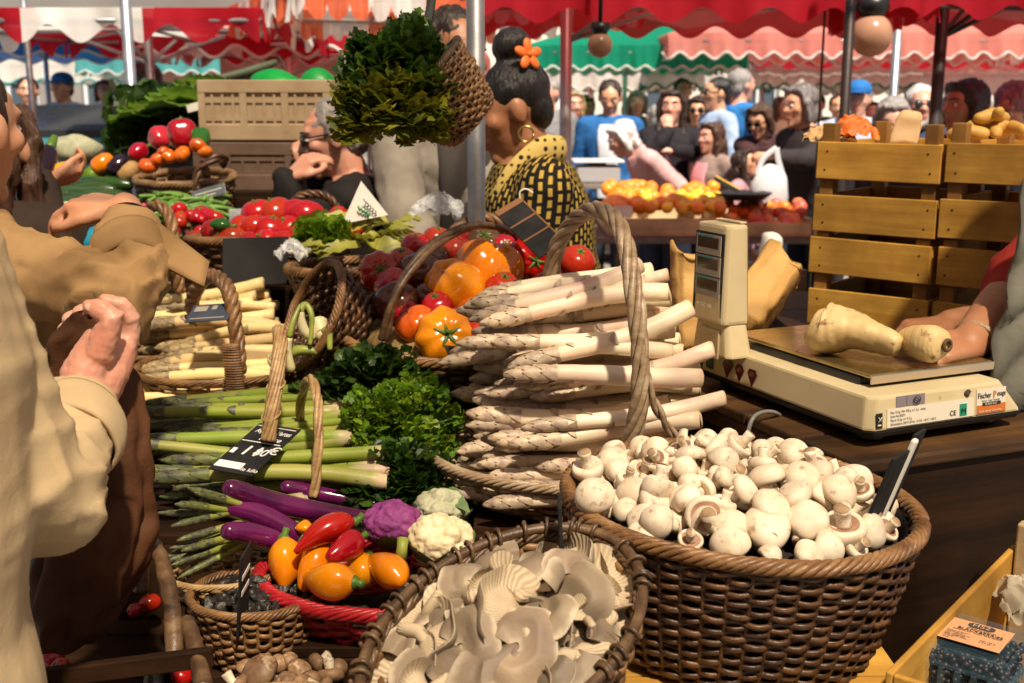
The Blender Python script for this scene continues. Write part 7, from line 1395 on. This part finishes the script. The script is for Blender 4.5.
# unseen canopy added to soften the sun on the produce, then the visible ones
t = NT('sun_filter_canvas'); v = t.coord(); c = t.mix(t.noise(v, 3, 4), (.66, .44, .20), (.60, .38, .16)); b_ = t.n('ShaderNodeBsdfPrincipled', Base__Color=c, Roughness=.85); tl = t.n('ShaderNodeBsdfTranslucent', Color=(.86, .60, .28, 1)); tp = t.n('ShaderNodeBsdfTransparent', Color=(1, .94, .84, 1))
m1 = t.n('ShaderNodeMixShader', i0=.16, i1=b_.outputs[0], i2=tl.outputs[0]); m2 = t.n('ShaderNodeMixShader', i0=.55, i1=m1.outputs[0], i2=tp.outputs[0]); t.set(t.out.inputs[0], m2.outputs[0]); CRE = t.m
plinth('narrow dark stand behind the kraft bags', X(770, 3.6)-.1, X(770, 3.6)+.1, 3.5, 3.7, .003, W(770, 250, 3.6)[2]-.05)
parasol('unseen cream canopy added over the near stall to soften the sun', .15, 1.2, 4.8, 5.2, 2.32, .16, .5, CRE, pole=False, tube_m=TUBE)
parasol('big red parasol seen from below at top right', X(675, 4.85), 4.85, 1.68, 1.1, 1.875, .20, .32, RED, tube_m=TUBE, poleoff=(-.48, -.2), scal=.24)
parasol('second red parasol at the upper right corner', X(1000, 4.85), 4.85, 1.25, 1.1, 1.885, .20, .32, RED, poleoff=(-.42, -.3), tube_m=TUBED)
parasol('red and white striped parasol at upper left', X(95, 5.9), 7.0, 1.8, 2.2, 1.88, .17, .04, [RED, WHT, RED], stripes=3, scal=.30, amp=.09, val=[RED, WHT, RED], poleoff=(.12, -.4), tube_m=STEEL)
parasol('red parasol with white hem left of the hanging basket', X(295, 9.0), 9.0, 1.9, 2.0, 1.88, .15, .05, RED, scal=.34, amp=.08, val=[RED], trim=WHT)
parasol('red parasol with pink scallops behind the beige crate', X(370, 11.5), 11.6, 2.4, 2.0, 1.80, .22, .4, RED, scal=.5, val=[PINK], trim=WHT)
parasol('orange and white tongue-edged parasol above the hanging basket', X(430, 7.0), 6.4, 1.7, 1.8, 1.95, .18, .35, [ORNG, WHT]*3, rot=24, stripes=6, scal=.10, tongue=True, amp=.07, val=[ORNG, WHT]*3)
parasol('wide grey canvas tent roof above the left parasols', X(180, 9.5), 11.2, 3.5, 2.4, 2.13, .42, .3, GREYC, scal=1.2, amp=.0)
parasol('blue parasol at the far left', X(55, 11.5), 11.6, 1.9, 2.0, 1.98, .26, .35, BLU, scal=.4, trim=WHT)
parasol('green parasol with pale hem behind the red one', X(625, 11.3), 11.6, 2.0, 2.0, 1.86, .22, .35, GRN, scal=.16, amp=.04, trim=WHT)
parasol('peach pink parasol with white scallops at right', X(845, 11.0), 11.3, 3.7, 2.0, 1.95, .22, .40, PINK, scal=.2, amp=.06, trim=WHT)
parasol('dark red parasol behind the peach one', X(900, 13.4), 13.5, 3.9, 1.9, 1.92, .18, .3, RED, scal=.35)
parasol('pale parasol with green hem in the far background', X(760, 13.6), 13.8, 3.0, 2.2, 1.72, .24, .45, WHT, scal=.2, trim=GRN)
parasol('cream far parasol behind the green one', X(590, 14.0), 14.2, 2.4, 2.2, 1.70, .22, .5, PINK, scal=.2, trim=WHT, val=[WHT])
parasol('white far parasol behind the crate stack', X(960, 14.0), 14.2, 3.2, 2.2, 1.66, .26, .5, WHT, scal=.22, trim=WHT)
parasol('teal far parasol left of the beige crate', X(200, 14.5), 14.6, 2.2, 2.0, 1.88, .24, .35, TEALC, scal=.25, trim=WHT)
parasol('white far parasol behind the blue one', X(60, 15.5), 15.6, 3.2, 2.0, 1.80, .28, .35, WHT, scal=.3, trim=TEALC)
parasol('pink far parasol beyond the beige crate', X(330, 15.5), 15.6, 4.2, 2.0, 1.76, .28, .35, PINK, scal=.3, trim=WHT)
parasol('red far parasol at the left beyond the blue one', X(190, 18.5), 18.6, 4.2, 2.0, 1.92, .30, .35, [ORNG], scal=.3, trim=WHT)
for lab, px, Y, r, m in (('dark pole left of the pepper basket', 132, 4.6, .022, STEEL), ('thin steel pole at the far left', 32, 7.2, .02, STEEL), ('slim dark pole right of the woman with bun', 563, 5.0, .013, TUBED), ('dark pole above the crate stack', 845, 4.1, .018, TUBED), ('thin rod left of the crate stack', 820, 4.6, .005, TUBED), ('pale far pole behind the crate stack', 893, 8.2, .030, STEEL)): post(lab, px, Y, r, 2.25, m, 'pole')
a = MB(); tube(a, [W(850, 4, 4.3), W(1040, 10, 4.5)], .007, 8); solo('cable', 'black cable running right from the larger lamp', 'cable', a, TUBED, W(850, 4, 4.3))
# van at the left
vn = thing('van', 'dark van with teal windows parked behind the left stall', 'van', (X(62, 8.2), 8.7, 0)); a = MB(); sec = [(-.95, .45), (-.98, 1.0), (-.86, 1.35), (-.70, 1.56), (.70, 1.56), (.86, 1.35), (.98, 1.0), (.95, .45)]
ys = [-.35, .3, 1.8, 2.0]; grid(a, np.array([[(x_*(.82 if j in (0,) else 1)*.62, ys[j], .3 + (z_-.3)*(.86 if j == 0 else 1)) for x_, z_ in sec] for j in range(4)])); a.add([(x_*.82*.62, -.35, .3 + (z_-.3)*.86) for x_, z_ in sec], [tuple(range(8))]); a.add([(x_*.62, 2.0, z_) for x_, z_ in sec], [tuple(range(8))[::-1]]); obj('car_body', a, flat('van_dark', (.02, .022, .024), .25), vn)
a = MB(); a.add([(-.42, -.365, .98), (.42, -.365, .98), (.36, -.362, 1.33), (-.36, -.362, 1.33)], [(0, 1, 2, 3)]); obj('window', a, flat('van_glass', (.05, .22, .26), .08), vn, False); a = MB(); box(a, (0, -.37, .66), (.80, .02, .12), None, 0, .005); obj('bumper', a, flat('van_teal', (.05, .30, .36), .4), vn, False)
for sx in (-1, 1):
    for y_ in (.1, 1.5): a = MB(); a_ = np.linspace(0, 2*PI, 28); tube(a, [(sx*.52, y_, .30), (sx*.64, y_, .30)], .30, 28, ref=(0, 0, 1)); obj('wheel', a, BLKP, vn)
# ------------------------------------------------------------------ ground, houses round the square, sky and light
a = MB(); a.add([(-120, -60, 0), (120, -60, 0), (120, 200, 0), (-120, 200, 0)], [(0, 1, 2, 3)])
t = NT('paving'); oc = t.n('ShaderNodeTexCoord').outputs['Object']; bk = t.n('ShaderNodeTexBrick', Vector=oc, Color1=(.27, .24, .21), Color2=(.22, .195, .17), Mortar=(.10, .09, .08), Scale=2.2); c = t.mix(t.math('MULTIPLY', t.noise(oc, 1.3, 5), .6), bk.outputs[0], (.17, .15, .13)); o = obj('ground', a, t.bsdf(c, .8, t.bump(bk.outputs[1], -.3, .01), .3), None, False); o['kind'] = 'structure'
def house(label, x0, x1, y, h, wallm, floors, bays, roofm, frm, depth=9):
    root = thing('town_house', label, 'house', ((x0+x1)/2, y, 0)); w = x1 - x0; fh = h/floors; bw_ = w/bays; a = MB(); t_ = .35; xs, zs = [x0], [0]
    for b_ in range(bays): xs += [x0 + bw_*(b_+.28), x0 + bw_*(b_+.72)]
    for f in range(floors): zs += [fh*(f+.22), fh*(f+.80)]
    xs.append(x1); zs.append(h)
    for i in range(len(xs)-1):
        for j in range(len(zs)-1):
            if i % 2 == 1 and j % 2 == 1: continue
            box(a, ((xs[i]+xs[i+1])/2, y + t_/2, (zs[j]+zs[j+1])/2), (xs[i+1]-xs[i], t_, zs[j+1]-zs[j]))
    box(a, ((x0+x1)/2, y + t_ + depth/2, h/2), (w, depth, h-.01)); obj('wall', a, wallm, root, False, True)
    for b_ in range(bays):
        for f in range(floors):
            xa, xb, za, zb_ = xs[1+2*b_], xs[2+2*b_], zs[1+2*f], zs[2+2*f]; fr = MB(); m_ = (xa+xb)/2
            for q, s_ in (((xa+.05, za/2+zb_/2), (.09, zb_-za)), ((xb-.05, za/2+zb_/2), (.09, zb_-za)), ((m_, za/2+zb_/2), (.07, zb_-za-.2)), ((m_, za+.05), (xb-xa-.2, .09)), ((m_, zb_-.05), (xb-xa-.2, .09)), ((m_, za*.35+zb_*.65), (xb-xa-.3, .06))): box(fr, (q[0], y+.2, q[1]), (s_[0], .08, s_[1]))
            w_ = obj('window', fr, frm, root, False, True); pn = MB(); pn.add([(xa+.03, y+.25, za+.03), (xb-.03, y+.25, za+.03), (xb-.03, y+.25, zb_-.03), (xa+.03, y+.25, zb_-.03)], [(0, 1, 2, 3)]); pn.move(-np.array(root.location)); obj('pane', pn, flat('window_glass', (.06, .08, .10), .08), w_, False)
    a = MB(); box(a, ((x0+x1)/2, y-.02, h+.12), (w-.02, .7, .26), None, 0, .03); obj('cornice', a, frm, root, False, True)
    a = MB(); a.add([(x0, y+.1, h+.25), (x1, y+.1, h+.25), (x1, y+t_+depth, h+.25), (x0, y+t_+depth, h+.25), (x0, y+depth/2, h+3.2), (x1, y+depth/2, h+3.2)], [(0, 1, 5, 4), (2, 3, 4, 5), (0, 4, 3), (1, 2, 5), (0, 3, 2, 1)]); obj('roof', a, roofm, root, False, True); return root
SLT = mat('roof_slate', (.09, .095, .11), (.06, .065, .075), 3, .6, .2, 8); st1 = mat('stone_pale', (.62, .57, .48), (.54, .49, .41), 1.2, .8, .2, 6); st2 = mat('stone_grey', (.22, .20, .18), (.17, .155, .14), 1.2, .8, .2, 6); st3 = mat('render_cream', (.66, .60, .50), (.58, .52, .42), 1.0, .8, .2, 6); WFR = flat('window_frame_white', (.62, .62, .62))
for k, (lab, xa, w) in enumerate((('shaded stone house behind the viewer', -16, 15.9), ('second shaded stone house behind the viewer', 0, 15.9))): house(lab, xa, xa+w, -26, 13, st2, 4, 6, SLT, WFR)
x_ = -24.0
for k, (lab, w, h, m) in enumerate((('grey stone house at the far left of the square', 9, 13, st2), ('wide dark grey stone house behind the left parasols', 11, 14, st2), ('pale stone house behind the hanging basket', 7, 12, st1), ('cream rendered house behind the crowd', 8, 13, st3), ('tall pale stone house right of the cream one', 8, 15, st1), ('cream house at the right edge of the square', 9, 12.5, st3), ('pale stone house at the far right', 10, 14, st1))):
    house(lab, x_, x_ + w - .02, 33, h, m, 4, max(3, int(w/2.2)), SLT, WFR); x_ += w
# sky, sun, camera
wd = bpy.data.worlds.new('World'); SC.world = wd; wd.use_nodes = True; nt = wd.node_tree; nt.nodes.clear(); sk = nt.nodes.new('ShaderNodeTexSky'); sk.sky_type = 'NISHITA'; sk.sun_disc = False
SUN_EL, SUN_AZ = R(56), R(160)        # azimuth from +Y clockwise: the sun stands high behind the camera, slightly to the right
sk.sun_elevation = SUN_EL; sk.sun_rotation = SUN_AZ; sk.air_density = 1.0; sk.dust_density = 2.0
bg = nt.nodes.new('ShaderNodeBackground'); bg.inputs[1].default_value = .055; ow = nt.nodes.new('ShaderNodeOutputWorld'); nt.links.new(sk.outputs[0], bg.inputs[0]); nt.links.new(bg.outputs[0], ow.inputs[0])
sd = bpy.data.lights.new('sun', 'SUN'); sd.energy = 5.0; sd.angle = R(2.5); sd.color = (1, .90, .76); so = bpy.data.objects.new('sun', sd); COL.objects.link(so)
to = Vector((math.sin(SUN_AZ)*math.cos(SUN_EL), math.cos(SUN_AZ)*math.cos(SUN_EL), math.sin(SUN_EL))); so.rotation_mode = 'QUATERNION'; so.rotation_quaternion = to.to_track_quat('Z', 'Y'); so.location = to*20
cm = bpy.data.cameras.new('camera'); cm.sensor_width = 36; cm.lens = FPX*36/1024; cm.clip_start = .05; cm.clip_end = 600; cm.dof.use_dof = True; cm.dof.focus_distance = 1.5; cm.dof.aperture_fstop = 7.5
co = bpy.data.objects.new('camera', cm); COL.objects.link(co); co.location = (0, 0, CAM_Z); co.rotation_euler = (R(90) - PITCH, 0, 0); SC.camera = co
SC.view_settings.view_transform = 'Standard'; SC.view_settings.look = 'None'; SC.view_settings.exposure = 1.02; SC.view_settings.gamma = 1
SC.cycles.use_denoising = True; SC.cycles.max_bounces = 8; SC.cycles.diffuse_bounces = 4; SC.cycles.transmission_bounces = 6; SC.cycles.transparent_max_bounces = 8; SC.cycles.sample_clamp_indirect = 6; SC.cycles.caustics_reflective = False; SC.cycles.caustics_refractive = False
